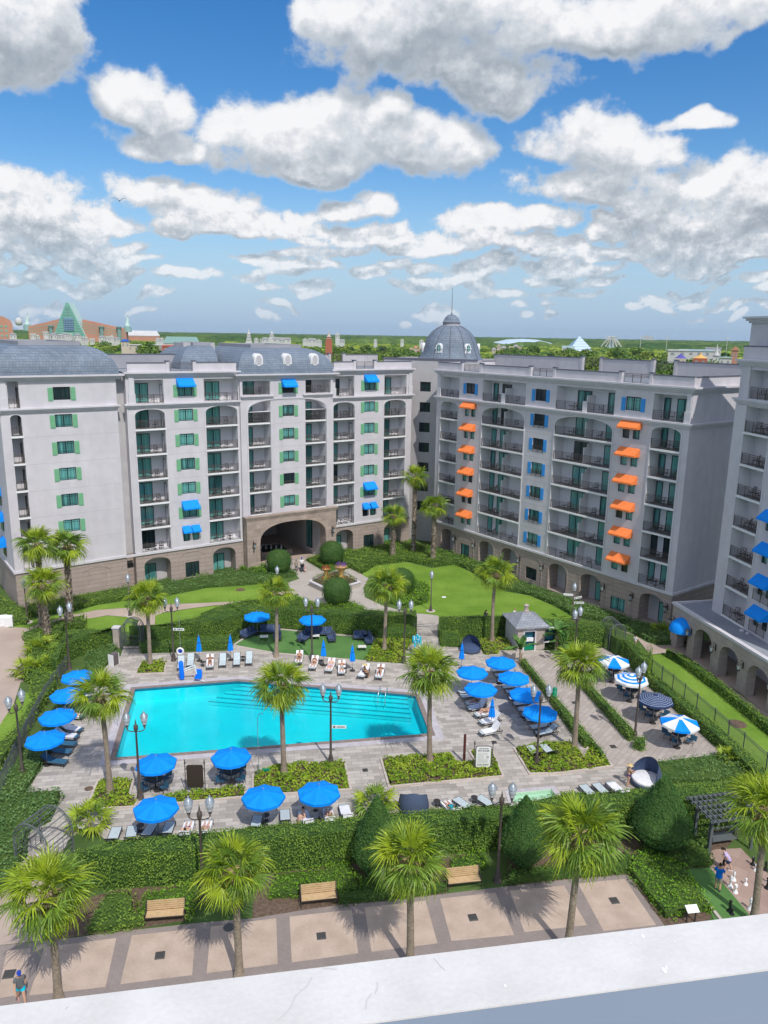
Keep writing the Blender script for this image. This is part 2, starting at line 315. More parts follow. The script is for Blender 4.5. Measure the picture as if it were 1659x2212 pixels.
def join_np(name,me,mb):
    """append an MB's geometry to a mesh"""
    bm=bmesh.new(); bm.from_mesh(me); k=len(me.materials)
    vs=[bm.verts.new(v) for v in mb.v]
    for f,m in zip(mb.f,mb.m):
        try: q=bm.faces.new([vs[i] for i in f]); q.material_index=k+m
        except ValueError: pass
    for m in mb.mats: me.materials.append(MATS[m])
    bm.to_mesh(me); bm.free(); return me
def sheet(name,poly,z,m,holes=None,kind='structure',label=None):
    loops=[[Vector((p[0],p[1],0)) for p in poly]]+[[Vector((p[0],p[1],0)) for p in h] for h in (holes or [])]
    flat=[v for l in loops for v in l]; mb=MB(); mb.v=[(v.x,v.y,z) for v in flat]; k=mb.mi(m)
    for t in geometry.tessellate_polygon(loops):
        p,q,r=[flat[i] for i in t]; t=tuple(t) if (q-p).cross(r-p).z>0 else tuple(t)[::-1]
        mb.f.append(t); mb.m.append(k)
    o=mb.build(name); o['kind']=kind
    if label: o['label']=label
    return o
def G(fn,*pts): return [at(fn(*p)) for p in pts]
def kerb(name,poly,m='kerb',w=.16,h=.12,closed=True,label=None):
    mb=MB(); n=len(poly)
    for i in range(n if closed else n-1):
        a=Vector((poly[i][0],poly[i][1],h/2)); b=Vector((poly[(i+1)%n][0],poly[(i+1)%n][1],h/2+.0007*(i%3))); d=(b-a).normalized()*w*.5
        mb.bar(a-d,b+d,w,h,m)
    o=mb.build(name); o['kind']='structure'; return o
# ------------------------------------------------------------------ camera
cam=bpy.data.cameras.new('camera'); co=bpy.data.objects.new('camera',cam); COL.objects.link(co); sc.camera=co
cam.sensor_fit='VERTICAL'; cam.sensor_height=36; cam.sensor_width=27; cam.lens=0.751*36; cam.clip_start=.05; cam.clip_end=30000
co.matrix_world=Matrix(((cR.x,cU.x,-cF.x,0),(cR.y,cU.y,-cF.y,0),(cR.z,cU.z,-cF.z,CAMZ),(0,0,0,1)))
# ------------------------------------------------------------------ light
SAZ=math.radians(-65); SEL=math.radians(53)
sd=Vector((math.cos(SAZ)*math.cos(SEL),math.sin(SAZ)*math.cos(SEL),math.sin(SEL)))
sl=bpy.data.lights.new('sun','SUN'); sl.energy=3.0; sl.angle=math.radians(.55); sl.color=(1,.96,.9)
so=bpy.data.objects.new('sun',sl); COL.objects.link(so); so.rotation_euler=sd.to_track_quat('Z','Y').to_euler(); so.location=(0,0,60)
sc.view_settings.view_transform='Standard'; sc.view_settings.look='None'; sc.view_settings.exposure=0.17; sc.view_settings.gamma=1
W=bpy.data.worlds.new('World'); sc.world=W; W.use_nodes=True; wt=W.node_tree; wt.nodes.clear(); L=wt.links
def wn(t,**k): return N(wt,t,**k)
wout=wn('ShaderNodeOutputWorld'); bg=wn('ShaderNodeBackground'); L.new(bg.outputs[0],wout.inputs[0]); SKS=.15; bg.inputs[1].default_value=SKS
sky=wn('ShaderNodeTexSky',sky_type='NISHITA'); sky.sun_disc=False; sky.sun_elevation=SEL; sky.sun_rotation=math.radians(90)-SAZ; sky.air_density=1.0; sky.dust_density=.6; sky.ozone_density=2.0; sky.altitude=0
hs=wn('ShaderNodeHueSaturation'); hs.inputs['Saturation'].default_value=1.42; hs.inputs['Hue'].default_value=.505; hs.inputs['Value'].default_value=.80; L.new(sky.outputs[0],hs.inputs['Color'])
# clouds live in the sky dome: blobs by azimuth and elevation, broken up by noise
CLB=.86
CL=[ # photograph x,y, half width, half height of each cumulus
(40,90,120,130),(-20,170,90,60),(290,190,100,60),(380,230,95,55),(360,300,100,40),(440,330,50,25),
(560,285,120,75),(700,280,150,80),(820,290,130,70),(930,330,120,70),(700,350,240,45),
(800,100,180,95),(900,130,230,90),(1080,190,140,75),(1020,30,280,80),(1350,40,330,75),(1560,30,160,60),(720,60,90,60),
(1250,290,110,65),(1180,320,80,45),(1330,340,110,50),(1300,410,210,50),(1480,270,90,28),
(1640,370,110,65),(1550,420,160,60),(1500,480,190,50),(1400,440,120,40),
(60,420,130,55),(110,480,150,50),(30,530,120,50),(340,410,90,45),(420,440,110,45),(450,490,100,32),
(640,460,70,25),(770,445,70,26),(1010,500,90,35),(1150,480,70,28),(1200,545,90,26),(1420,530,110,40),(1560,550,110,35),(180,540,100,40),(260,560,70,40),(690,590,50,22),(1040,590,90,22),(1240,590,70,20)]
_r=random.Random(4)
for i in range(150):
    y=_r.uniform(470,692); k=(700-y)/260; CL.append((_r.uniform(-60,1720),y,_r.uniform(40,110)*k+20,_r.uniform(12,26)*k+7))
GREY=(11,12,13,14,15,16,17,0,1)
def vnoise(x,y,seed=0):
    r=np.random.default_rng(seed).random((64,64)); xi=np.floor(x).astype(int); yi=np.floor(y).astype(int); u=x-xi; v=y-yi; u=u*u*(3-2*u); v=v*v*(3-2*v)
    a=r[xi%64,yi%64];b=r[(xi+1)%64,yi%64];c=r[xi%64,(yi+1)%64];d=r[(xi+1)%64,(yi+1)%64]
    return (a*(1-u)+b*u)*(1-v)+(c*(1-u)+d*u)*v
def fbm(x,y,o=4,seed=0):
    s=0;a=.5
    for i in range(o): s=s+a*vnoise(x*2**i+17*i,y*2**i+5*i,seed+i); a*=.5
    return s
def blobs(az,el,want=False):
    wx=(fbm(az*14,el*14,3,1)-.45)*.085; wy=(fbm(az*14+9,el*14+4,3,5)-.45)*.055; A=az+wx; E=el+wy; out=np.full(az.shape,-1.0); gr=np.full(az.shape,-1.0)
    for n_,(x,y,a,b) in enumerate(CL):
        d=ray(x,y); a0=math.atan2(d.x,d.y); e0=math.asin(d.z/d.length); k=1/FOC*math.cos(math.atan(math.hypot(x-PW/2,y-PH/2)/FOC))*.84
        ee=(E-e0)/(b*k*1.25); ee=np.where(ee<0,ee*1.35,ee)
        v=1-np.sqrt(((A-a0)/(a*k*1.25))**2+ee**2)
        if n_ in GREY: gr=np.maximum(gr,v)
        h=np.clip(.5+.5*(v-out)/.06,0,1); out=out*(1-h)+v*h+.06*h*(1-h)
    return (np.minimum(out*1.15,.42),gr) if want else np.minimum(out*1.15,.42)
azs=np.linspace(math.radians(-36),math.radians(36),380); els=np.linspace(math.radians(-1.2),math.radians(40),230)
AZ,EL=np.meshgrid(azs,els); Rd=14000
V=np.stack([np.sin(AZ)*np.cos(EL),np.cos(AZ)*np.cos(EL),np.sin(EL)],-1).reshape(-1,3)*Rd
ii=np.arange(230-1)[:,None]*380+np.arange(380-1)[None,:]; F_=np.stack([ii,ii+1,ii+381,ii+380],-1).reshape(-1,4)
m,nt,b_,out=newmat('cloud'); nt.nodes.remove(b_); L2=nt.links
def wn2(t,**k): return N(nt,t,**k)
tcc=wn2('ShaderNodeAttribute',attribute_name='sky'); spl=wn2('ShaderNodeSeparateXYZ'); L2.new(tcc.outputs['Vector'],spl.inputs[0])
ang=wn2('ShaderNodeAttribute',attribute_name='ang')
def detail(att,blob):
    ad=wn2('ShaderNodeAttribute',attribute_name=att)
    fa=wn2('ShaderNodeTexNoise',i_Scale=13,i_Detail=9,i_Roughness=.60); L2.new(ad.outputs['Vector'],fa.inputs[0]); fb_=wn2('ShaderNodeTexNoise',i_Scale=40,i_Detail=8,i_Roughness=.68); L2.new(ad.outputs['Vector'],fb_.inputs[0])
    sp=wn2('ShaderNodeSeparateXYZ'); L2.new(ad.outputs['Vector'],sp.inputs[0]); mr=wn2('ShaderNodeMapRange',i_1=.05,i_2=.28,i_3=0,i_4=.9); L2.new(sp.outputs[1],mr.inputs[0])
    f1=wn2('ShaderNodeMix',data_type='FLOAT'); L2.new(mr.outputs[0],f1.inputs[0]); L2.new(fb_.outputs['Fac'],f1.inputs[2]); L2.new(fa.outputs['Fac'],f1.inputs[3])
    m1=wn2('ShaderNodeMath',operation='MULTIPLY_ADD'); m1.inputs[1].default_value=2.5; m1.inputs[2].default_value=-1.27; L2.new(f1.outputs[0],m1.inputs[0])
    sm=wn2('ShaderNodeMath',operation='ADD'); L2.new(blob,sm.inputs[0]); L2.new(m1.outputs[0],sm.inputs[1]); return sm.outputs[0]
OFF=(-.004,.024)
d0=detail('n0',spl.outputs[0]); d1=detail('n1',spl.outputs[1])
al=wn2('ShaderNodeMapRange',i_1=-.16,i_2=.24,interpolation_type='SMOOTHSTEP'); L2.new(d0,al.inputs[0])
df=wn2('ShaderNodeMath',operation='SUBTRACT'); L2.new(d0,df.inputs[0]); L2.new(d1,df.inputs[1])
th=wn2('ShaderNodeMath',operation='MULTIPLY_ADD'); th.inputs[1].default_value=.75; L2.new(spl.outputs[2],th.inputs[0]); L2.new(df.outputs[0],th.inputs[2])
sh=wn2('ShaderNodeMapRange',i_1=-.55,i_2=.55); L2.new(th.outputs[0],sh.inputs[0])
cr=wn2('ShaderNodeValToRGB'); R_=cr.color_ramp; R_.elements[0].position=0; R_.elements[0].color=(.30,.365,.44,1); R_.elements[1].position=1; R_.elements[1].color=(.97,.97,.99,1)
for p,c in ((.28,(.40,.455,.52,1)),(.5,(.54,.59,.65,1)),(.74,(.74,.77,.82,1))): R_.elements.new(p).color=c
L2.new(sh.outputs[0],cr.inputs[0])
thn=wn2('ShaderNodeMapRange',i_1=.0,i_2=.38,i_3=.75,i_4=0); L2.new(d0,thn.inputs[0]); tmx=wn2('ShaderNodeMix',data_type='RGBA'); L2.new(thn.outputs[0],tmx.inputs[0]); L2.new(cr.outputs[0],tmx.inputs[6]); tmx.inputs[7].default_value=(.66,.72,.79,1)
em=wn2('ShaderNodeEmission'); L2.new(tmx.outputs[2],em.inputs[0]); em.inputs[1].default_value=CLB
# distance thins the clouds into the pale air over the horizon
fo=wn2('ShaderNodeSeparateXYZ'); L2.new(ang.outputs['Vector'],fo.inputs[0]); fm=wn2('ShaderNodeMapRange',i_1=.0,i_2=.13,i_3=.42,i_4=1,interpolation_type='SMOOTHSTEP'); L2.new(fo.outputs[1],fm.inputs[0])
am=wn2('ShaderNodeMath',operation='MULTIPLY'); L2.new(al.outputs[0],am.inputs[0]); L2.new(fm.outputs[0],am.inputs[1])
trn=wn2('ShaderNodeBsdfTransparent'); msx=wn2('ShaderNodeMixShader'); L2.new(am.outputs[0],msx.inputs[0]); L2.new(trn.outputs[0],msx.inputs[1]); L2.new(em.outputs[0],msx.inputs[2]); L2.new(msx.outputs[0],out.inputs[0])
me=np_mesh('sky',V,F_,['cloud'])
B0,GR=blobs(AZ,EL,True); B1_=blobs(AZ+OFF[0],EL+OFF[1]); TH=np.clip(B0-blobs(AZ-.01,EL+.05),-.5,.5)*.9-.30*np.clip(GR*2.5,0,1)
at_=me.attributes.new('sky','FLOAT_VECTOR','POINT'); at_.data.foreach_set('vector',np.stack([B0,B1_,TH],-1).astype(np.float32).ravel())
for nm,(oa,oe) in (('n0',(0,0)),('n1',OFF)):
    eo=oe*np.clip(.35+1.6*EL,.4,1); at_=me.attributes.new(nm,'FLOAT_VECTOR','POINT'); at_.data.foreach_set('vector',np.stack([AZ+oa,(EL+eo)*1.12,AZ*0],-1).astype(np.float32).ravel())
at_=me.attributes.new('ang','FLOAT_VECTOR','POINT'); at_.data.foreach_set('vector',np.stack([AZ,EL,AZ*0],-1).astype(np.float32).ravel())
me.polygons.foreach_set('use_smooth',[True]*len(me.polygons))
skyo=mkobj('sky',me,None,(0,0,0)); skyo['kind']='structure'; skyo.visible_shadow=True
sxg=wn('ShaderNodeTexCoord'); sx=wn('ShaderNodeSeparateXYZ'); L.new(sxg.outputs['Generated'],sx.inputs[0]); e_=wn('ShaderNodeMath',operation='ARCSINE'); L.new(sx.outputs[2],e_.inputs[0])
K=1/SKS; mixc=hs
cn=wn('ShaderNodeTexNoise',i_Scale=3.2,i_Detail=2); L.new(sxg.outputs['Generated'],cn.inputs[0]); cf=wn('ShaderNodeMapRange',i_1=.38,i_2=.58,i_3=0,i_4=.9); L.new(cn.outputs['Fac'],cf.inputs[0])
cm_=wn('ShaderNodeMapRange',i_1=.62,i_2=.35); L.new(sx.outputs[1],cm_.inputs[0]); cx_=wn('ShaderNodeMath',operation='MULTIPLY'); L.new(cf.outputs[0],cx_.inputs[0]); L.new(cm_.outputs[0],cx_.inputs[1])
cmix=wn('ShaderNodeMix',data_type='RGBA'); L.new(cx_.outputs[0],cmix.inputs[0]); L.new(hs.outputs[0],cmix.inputs[6]); cmix.inputs[7].default_value=(.86*K,.87*K,.90*K,1)  # pale clouds added to the unseen part of the sky for neutral fill light
# the air thickens to pale blue just over the horizon
hz_=wn('ShaderNodeMapRange',i_1=.0,i_2=.20,i_3=.85,i_4=0,interpolation_type='SMOOTHSTEP'); L.new(e_.outputs[0],hz_.inputs[0])
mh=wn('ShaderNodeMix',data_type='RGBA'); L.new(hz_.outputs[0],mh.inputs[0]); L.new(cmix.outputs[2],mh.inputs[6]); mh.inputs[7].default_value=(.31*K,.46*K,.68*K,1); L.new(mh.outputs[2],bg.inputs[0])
# ------------------------------------------------------------------ ground, water basins
P_=[at(p) for p in (DD(250,1637),DD(928,1585),DD(897,1504),DD(878,1501),DD(512,1472),DD(292,1489))]
POOL=[(p.x,p.y) for p in P_]
SPA=[(p.x,p.y) for p in G(T2,(530,245),(1065,190),(1200,380),(600,460))]
big=[(-7300,-3000),(7300,-3000),(7300,7300),(-7300,7300)]
sheet('ground',big,0,'ground',[POOL,SPA])
def basin(name,poly,depth,mw,water,zw=-.12,tile='pool_tile'):
    mb=MB(); n=len(poly)
    for i in range(n):
        a,b=poly[i],poly[(i+1)%n]; mb.quad((a[0],a[1],-.22),(b[0],b[1],-.22),(b[0],b[1],.03),(a[0],a[1],.03),tile); mb.quad((a[0],a[1],-depth),(b[0],b[1],-depth),(b[0],b[1],-.22),(a[0],a[1],-.22),mw)
    k=mb.mi(mw); base=len(mb.v); mb.v+=[(p[0],p[1],-depth) for p in poly]
    for t in geometry.tessellate_polygon([[Vector((p[0],p[1],0)) for p in poly]]): mb.f.append(tuple(base+i for i in t)); mb.m.append(k)
    o=mb.build(name); o['kind']='structure'
    w=sheet(name.replace('basin','water'),offset(poly,-.003),zw,water); return mb
basin('pool_basin',POOL,1.25,'pool_plaster','water_pool'); basin('spa_basin',SPA,.3,'spa_plaster','water_spa',-.05,'spa_plaster')
# steps along the far right side of the pool
mb=MB(); m0=Vector(POOL[4]); f0=Vector(POOL[3]); e=(f0-m0).normalized(); nn=Vector((e.y,-e.x)); nn=nn if nn.y<0 else -nn
for i in range(5):
    a=m0+e*(.4-i*.55)+nn*(.52*i); b=f0+e*(.15+i*.14)+nn*(.52*i); 
    c=b+nn*.52; d=a+nn*.52
    z=-.2-.17*i
    mb.hexa([(d.x,d.y,-1.2),(c.x,c.y,-1.2),(b.x,b.y,-1.2),(a.x,a.y,-1.2),(d.x,d.y,z),(c.x,c.y,z),(b.x,b.y,z),(a.x,a.y,z)],'pool_plaster')
    mb.bar((d.x,d.y,z+.008),(c.x,c.y,z+.008),.06,.02,'pool_tile')
mb.build('pool_steps')['kind']='structure'
def ring(name,inner,outer,z,m): return sheet(name,outer,z,m,[inner])
ring('pool_coping',POOL,offset(POOL,.42),.036,'coping_pool'); ring('pool_border',offset(POOL,.42),offset(POOL,1.05),.032,'coping_light')
ring('spa_coping',SPA,offset(SPA,.35),.034,'coping_light')
# decks and paths
DECK=G(Q1,(178,985),(300,780),(400,640),(480,470),(520,330),(640,210),(700,130))+G(A5,(640,1270),(700,1195),(790,1130),(805,1068),(925,1068),(925,1118),(1150,1112),(1490,1100))+G(A6,(30,1068),(300,1118),(890,1168),(1150,1182),(1150,1090),(1210,1000),(1215,905),(1372,905),(1366,1010),(1385,1070),(1500,1078))+G(A7,(240,1340),(390,1345),(425,1405),(545,1400),(545,1370),(960,1372),(975,1420),(1100,1440))+G(A8,(170,1490),(330,1560),(560,1760))+G(Q4,(700,400),(1300,945),(1050,995),(840,1020),(680,1040),(720,1090),(700,1200),(450,1240),(0,1255))+G(Q3,(1400,1330),(1020,1375),(700,1410),(380,1425),(130,1450))+G(Q2,(1280,1135),(900,1180),(500,1215),(300,1250),(0,1260))+G(Q1,(1530,1245),(1000,1295),(780,1315),(640,1200),(500,1300),(440,1420),(200,1420),(205,1250),(370,1170),(450,980))
sheet('pool_deck',DECK,.012,'deck',[offset(POOL,1.0),offset(SPA,.3)])
sheet('terrace_paving',G(Q3,(985,150),(1150,160),(1659,640))+G(Q4,(0,440),(420,1045),(600,955),(720,940),(170,365),(330,210))[0:0]+G(A7,(545,1375),(960,1380),(1100,1430))+G(A8,(170,1490),(330,1560),(560,1760))+G(Q4,(700,400),(1300,945),(1050,995),(840,1020),(680,1040),(425,1045),(0,500))+G(Q3,(1380,500),(1160,195),(985,150)),.018,'terrace') if 0 else None
TERR=G(A7,(560,1385),(950,1385),(1100,1440))+G(A8,(170,1490),(330,1560),(560,1760))+G(Q4,(700,400),(1300,945),(1050,995),(840,1020),(680,1040),(425,1045),(355,1000),(170,700),(0,480))+G(Q3,(1380,470),(1140,200),(980,150))
sheet('terrace_paving',TERR,.020,'terrace')
PLAZA=G(A6,(185,535),(605,478),(500,508),(640,592),(800,560),(915,625),(880,690),(890,750),(1000,802),(1180,852),(1378,866),(1372,905),(1215,905),(1150,880),(900,838),(760,780),(640,812),(560,805),(430,748),(385,655),(465,628),(400,575),(250,565))
sheet('plaza',PLAZA,.014,'concrete_grey')
sheet('gate_passage_floor',G(A6,(183,532),(606,478),(470,400),(240,420))[:2]+[at(A6(606,478))+Vector((-7,13,0)),at(A6(183,532))+Vector((-7,13,0))],.01,'concrete_tan')
WALKL=G(A5,(-1100,760),(0,912),(60,948),(180,942),(300,905),(420,868),(640,828),(880,812),(1100,792),(1400,778),(1659,768))+G(A6,(240,748),(330,720),(395,690),(425,745),(300,775),(166,790))+G(A5,(1659,795),(1400,802),(1200,828),(1060,850),(1020,880),(1005,960),(890,965),(905,900),(850,880),(700,868),(560,892),(350,942),(170,1000),(148,1022),(190,1100),(190,1200),(150,1300))+G(Q1,(150,160),(95,330),(0,470),(-300,900),(-1300,1600))
sheet('left_path',WALKL,.010,'concrete_tan')
WALKR=G(A8,(320,1335),(420,1360),(510,1410),(560,1440),(650,1468),(800,1468))+G(Z3:=crop(2500,2300,3.16),(470,740),(545,760),(620,850),(940,1060),(1270,1350),(1656,1620),(1800,1900),(1656,1800),(1380,1480),(1000,1150),(620,880),(400,850),(180,880),(130,800),(0,640))
sheet('right_path',WALKR,.010,'concrete_tan')
sheet('arcade_floor',[at(Z3(455,745)),at(Z3(620,850)),at(Z3(1656,1620)),at(Z3(1656,1620))+Vector((6,-9,0)),at(Z3(1656,1620))+Vector((14,-8,0)),at(Z3(455,745))+Vector((6.5,1.5,0))],.015,'concrete_tan')
PROM=G(B1,(-300,915),(0,868),(390,828),(860,768),(1280,722),(1659,690))+G(B2,(300,640),(550,605),(880,575),(1250,530),(1580,490))+G(B3,(0,632),(360,590),(760,556),(985,862),(1120,1100),(0,1250))+G(B2,(0,1250))+G(B1,(0,1450),(-400,1450))
sheet('promenade',PROM,.008,'promenade')
PAN=[(B1,(45,902),(205,885),(130,1190),(-20,1215)),(B1,(290,880),(760,820),(690,1140),(190,1196)),(B1,(862,803),(1280,757),(1255,1062),(785,1122))]
pan=[G(f,*pts) for f,*pts in PAN]
pan.append(G(B1,(1378,745))+G(B2,(145,690),(155,990))+G(B1,(1350,1050)))
pan+= [G(B2,(232,680),(638,635),(682,920),(247,980)),G(B2,(722,620),(1120,575),(1200,855),(768,910)),G(B2,(1215,562),(1578,524),(1700,800),(1290,840)),G(B3,(10,660),(358,628),(505,880),(105,925)),G(B3,(447,615),(745,585),(945,880),(610,918))]
for q in pan: sheet('promenade_panel',q,.014,'panel_tan')
sheet('side_path',G(B1,(-200,470),(0,400),(130,330),(240,240),(400,230),(320,600),(290,700),(270,835),(0,866),(-300,910)),.0095,'concrete_tan')
# lawns
def lawn(pts,z=.024,m='lawn',name='lawn'): return sheet(name,pts,z,m)
lawn(G(A5,(80,945),(180,950),(420,875),(640,832),(880,816),(1100,796),(1659,772))+G(A6,(240,752),(250,700),(240,665),(0,680))+G(A5,(1659,670),(1350,690),(1100,740),(850,770),(640,800),(460,850),(240,890)))
lawn(G(A5,(570,890),(700,872),(840,880),(870,900),(845,975),(700,975),(560,950)))
lawn(G(A5,(1015,870),(1060,855),(1200,832),(1400,806),(1659,798))+G(A6,(330,775),(250,800))+G(A5,(1380,870),(1340,900),(1010,930)))
lawn(G(A6,(870,600),(960,545),(1160,520),(1330,560),(1480,545),(1590,590),(1700,760),(1800,900),(1375,912),(1372,868),(1180,850),(1165,825),(1310,780),(1310,690),(1150,620),(1050,590),(900,620))+[])
lawn(G(A7,(0,700),(180,672),(300,720),(420,800),(600,890),(800,925),(1000,1010),(1150,1095),(1100,1140),(600,1100),(60,1090),(0,1080)),z=.0275)
lawn(G(Q4,(712,160),(860,155),(900,180),(1100,330),(1300,470),(1659,800),(1800,940),(1800,1230),(1640,1075),(1460,910),(1230,710),(1090,590),(900,430),(735,300)))
lawn(G(Q1,(165,230),(240,245),(235,330),(120,530),(0,640),(-200,850),(-200,720),(0,470),(90,330)))
sheet('turf_patio',G(A6,(30,1062),(170,975),(350,965),(700,1000),(968,1022),(892,1165),(300,1112)),.026,'turf')
kerb('turf_kerb',G(A6,(30,1066),(175,972),(350,962),(700,996),(970,1020),(894,1170),(300,1117)),w=.2,h=.09)
sheet('chess_turf',G(T3,(225,1275),(630,1240),(1190,1910),(1290,2100),(820,2200)),.024,'turf'); kerb('chess_kerb',G(T3,(225,1270),(240,1350),(690,1890),(850,2090))[0:4],w=.18,h=.12,closed=False,m='kerb')
sheet('chess_paving',G(T3,(630,1240),(660,1200),(570,1050),(700,980),(1080,960),(1245,1135),(1475,1330),(1475,2100),(1290,2100),(1190,1910)),.020,'chess_floor')
# planting beds on the deck: kerb, mulch, low grassy cover
def bed(polys,cover='liriope',h=.28,label=None,z=.03,mulchz=.03,name='bed',d=34,size=.2,inset=.18,gap=None):
    sheet('mulch_bed',polys,mulchz,'mulch'); kerb('bed_kerb',polys)
    ob=hedge('ground_cover',label,offset(polys,-inset) if inset else polys,h,cover,size*1.1,d*3.2,kind='stuff',cat='ground cover',rough=.10,core='mulch',jit=.8)
    return ob
def b2(pts): return [(p.x,p.y) for p in pts]
bed(b2(G(A5,(925,1178),(1085,1170),(1075,1248),(885,1255))),label='yellow green grassy cover in the small square bed round a palm, far left of the deck')
bed(b2(G(Q1,(712,878),(968,870),(938,1002),(1000,1010),(980,1068),(628,1090))),label='sparse grassy cover in the bed round the palm at the lower left of the deck')
bed(b2(G(Q1,(1000,1012),(1300,960),(1659,925),(1659,1005),(1290,1045),(980,1070))+G(Q2,(490,915),(490,995))),label='strip of grassy cover behind the brown board') if 0 else bed(b2(G(Q2,(-20,975),(490,920),(490,995),(0,1042),(-190,1060),(-190,1005))),label='strip of grassy cover along the foot of the brown board')
bed(b2(G(Q2,(545,840),(700,770),(1210,740),(1255,942),(800,972),(545,985))),label='grassy cover in the bed in front of the pool, round the middle palm')
bed(b2(G(Q3,(0,1015),(565,975),(630,1055),(770,1035),(720,955),(900,935),(998,1160),(65,1245))),label='grassy cover in the long bed beside the spa rules board')
bed(b2(G(Q3,(1085,930),(1400,885),(1550,880),(1659,1000))+G(Q4,(250,850),(425,1045),(20,1100))+G(Q3,(1215,1140))),label='grassy cover in the bed round the double lamp and two loungers')
hedge('ground_cover','bright liriope ground cover behind the pool loungers round a palm',b2(G(A6,(965,1035),(1215,1035),(1150,1100),(1150,1180),(895,1165))),.3,'liriope',.22,110,kind='stuff',cat='ground cover',core='mulch',jit=.8)
hedge('ground_cover','dark green ground cover between the round daybed and the kiosk',b2(G(A7,(390,1290),(620,1290),(640,1365),(545,1370),(545,1400),(440,1405),(395,1340))),.3,'liriope',.2,90,kind='stuff',cat='ground cover',core='mulch',jit=.8)
# ------------------------------------------------------------------ buildings
FL=[4.65+3.06*k for k in range(7)]   # balcony floor levels
ORD=['second','third','fourth','fifth','sixth','seventh','top']
def arch_pts(x0,x1,zs,zt,n=14,ex=2.3):
    c=(x0+x1)/2; r=(x1-x0)/2; o=[]
    for i in range(n+1):
        t=PI-PI*i/n; co_,si=math.cos(t),math.sin(t)
        o.append((c+r*math.copysign(abs(co_)**(2/ex),co_),zs+(zt-zs)*abs(si)**(2/ex)))
    return o
def wallpanel(mb,x0,x1,z0,z1,ops,m,y=0,jm=None,ex=2.3):
    """wall face in plane y with openings (xa,xb,za,zb,depth,archrise,jamb material)"""
    ops=[o for o in ops if o[0]<x1 and o[1]>x0 and o[2]<z1 and o[3]>z0]
    xs=sorted({x0,x1}|{v for o in ops for v in (max(o[0],x0),min(o[1],x1))}); zs=sorted({z0,z1}|{v for o in ops for v in (max(o[2],z0),min(o[3],z1))})
    for i in range(len(xs)-1):
        j=0
        while j<len(zs)-1:
            cx=(xs[i]+xs[i+1])/2
            solid=lambda q: not any(o[0]<cx<o[1] and o[2]<(zs[q]+zs[q+1])/2<o[3] for o in ops)
            if not solid(j): j+=1; continue
            k=j
            while k<len(zs)-1 and solid(k): k+=1
            mb.quad((xs[i],y,zs[j]),(xs[i+1],y,zs[j]),(xs[i+1],y,zs[k]),(xs[i],y,zs[k]),m); j=k
    for o in ops:
        a,b,c,d,dep=o[:5]; rise=o[5] if len(o)>5 else 0; j=o[6] if len(o)>6 else (jm or m)
        c_=max(c,z0); zt=min(d,z1); Y=y+dep
        zsp=zt-rise
        if d<=z1+1e-6 or rise==0:
            mb.quad((a,y,c_),(a,Y,c_),(a,Y,zsp),(a,y,zsp),j); mb.quad((b,y,c_),(b,Y,c_),(b,Y,zsp),(b,y,zsp),j)
            if d<=z1+1e-6:
                if rise:
                    P=arch_pts(a,b,zsp,zt,ex=ex)
                    for p,q in zip(P,P[1:]):
                        mb.quad((p[0],y,p[1]),(q[0],y,q[1]),(q[0],y,zt+.0),(p[0],y,zt+.0),m); mb.quad((p[0],y,p[1]),(p[0],Y,p[1]),(q[0],Y,q[1]),(q[0],y,q[1]),j)
                else: mb.quad((a,y,zt),(b,y,zt),(b,Y,zt),(a,Y,zt),j)
        if c>=z0: mb.quad((a,y,c),(b,y,c),(b,Y,c),(a,Y,c),j)
def archmold(mb,x0,x1,zs,zt,z0,m,w=.16,p=.07,y=0,legs=True,ex=2.3,n=14):
    P=arch_pts(x0,x1,zs,zt,n,ex); O=arch_pts(x0-w,x1+w,zs,zt+w,n,ex)
    for i in range(len(P)-1):
        a,b,c,d=P[i],P[i+1],O[i+1],O[i]
        mb.quad((a[0],y-p,a[1]),(b[0],y-p,b[1]),(c[0],y-p,c[1]),(d[0],y-p,d[1]),m); mb.quad((d[0],y,d[1]),(c[0],y,c[1]),(c[0],y-p,c[1]),(d[0],y-p,d[1]),m); mb.quad((a[0],y,a[1]),(b[0],y,b[1]),(b[0],y-p,b[1]),(a[0],y-p,a[1]),m)
    if legs: mb.box(x0-w,x0,y-p,y-.001,z0,zs,m); mb.box(x1,x1+w,y-p,y-.001,z0,zs,m)
def cornice(mb,x0,x1,y,z0,z1,m='trim',proj=.45,depth=.3,ends=True,step=3):
    n=step; h=(z1-z0)/n
    for i in range(n):
        p=proj*(i+1)/n; e=p if ends else 0
        mb.box(x0-e,x1+e,y-p,y+depth,z0+i*h,z0+(i+1)*h-.004,m)
_cache={}
def win_mesh(w,h,glass,panes=2,mull=True):
    k=('w',round(w,2),round(h,2),panes)
    if k not in _cache:
        mb=MB(); t=.07
        mb.box(0,w,0,.06,0,t,'frame'); mb.box(0,w,0,.06,h-t,h,'frame'); mb.box(0,t,0,.06,t,h-t,'frame'); mb.box(w-t,w,0,.06,t,h-t,'frame')
        for i in range(1,panes): mb.box(w*i/panes-.05,w*i/panes+.05,-.004,.06,t,h-t,'frame')
        if mull:
            for i in range(panes):
                a=w*i/panes; b=w*(i+1)/panes
                for q in (a+.25,b-.25) if panes>1 else (a+w*.3,): mb.box(q-.012,q+.012,.012,.05,t,h-t,'frame')
                mb.box(a+t,b-t,.014,.05,h*.76,h*.76+.024,'frame'); mb.box(a+t,b-t,.014,.05,h*.16,h*.16+.024,'frame')
        _cache[k]=mb.mesh('window')
    kg=('g',round(w,2),round(h,2),glass)
    if kg not in _cache:
        mb=MB(); mb.box(.05,w-.05,.04,.055,.05,h-.05,glass); _cache[kg]=mb.mesh('pane')
    return _cache[k],_cache[kg]
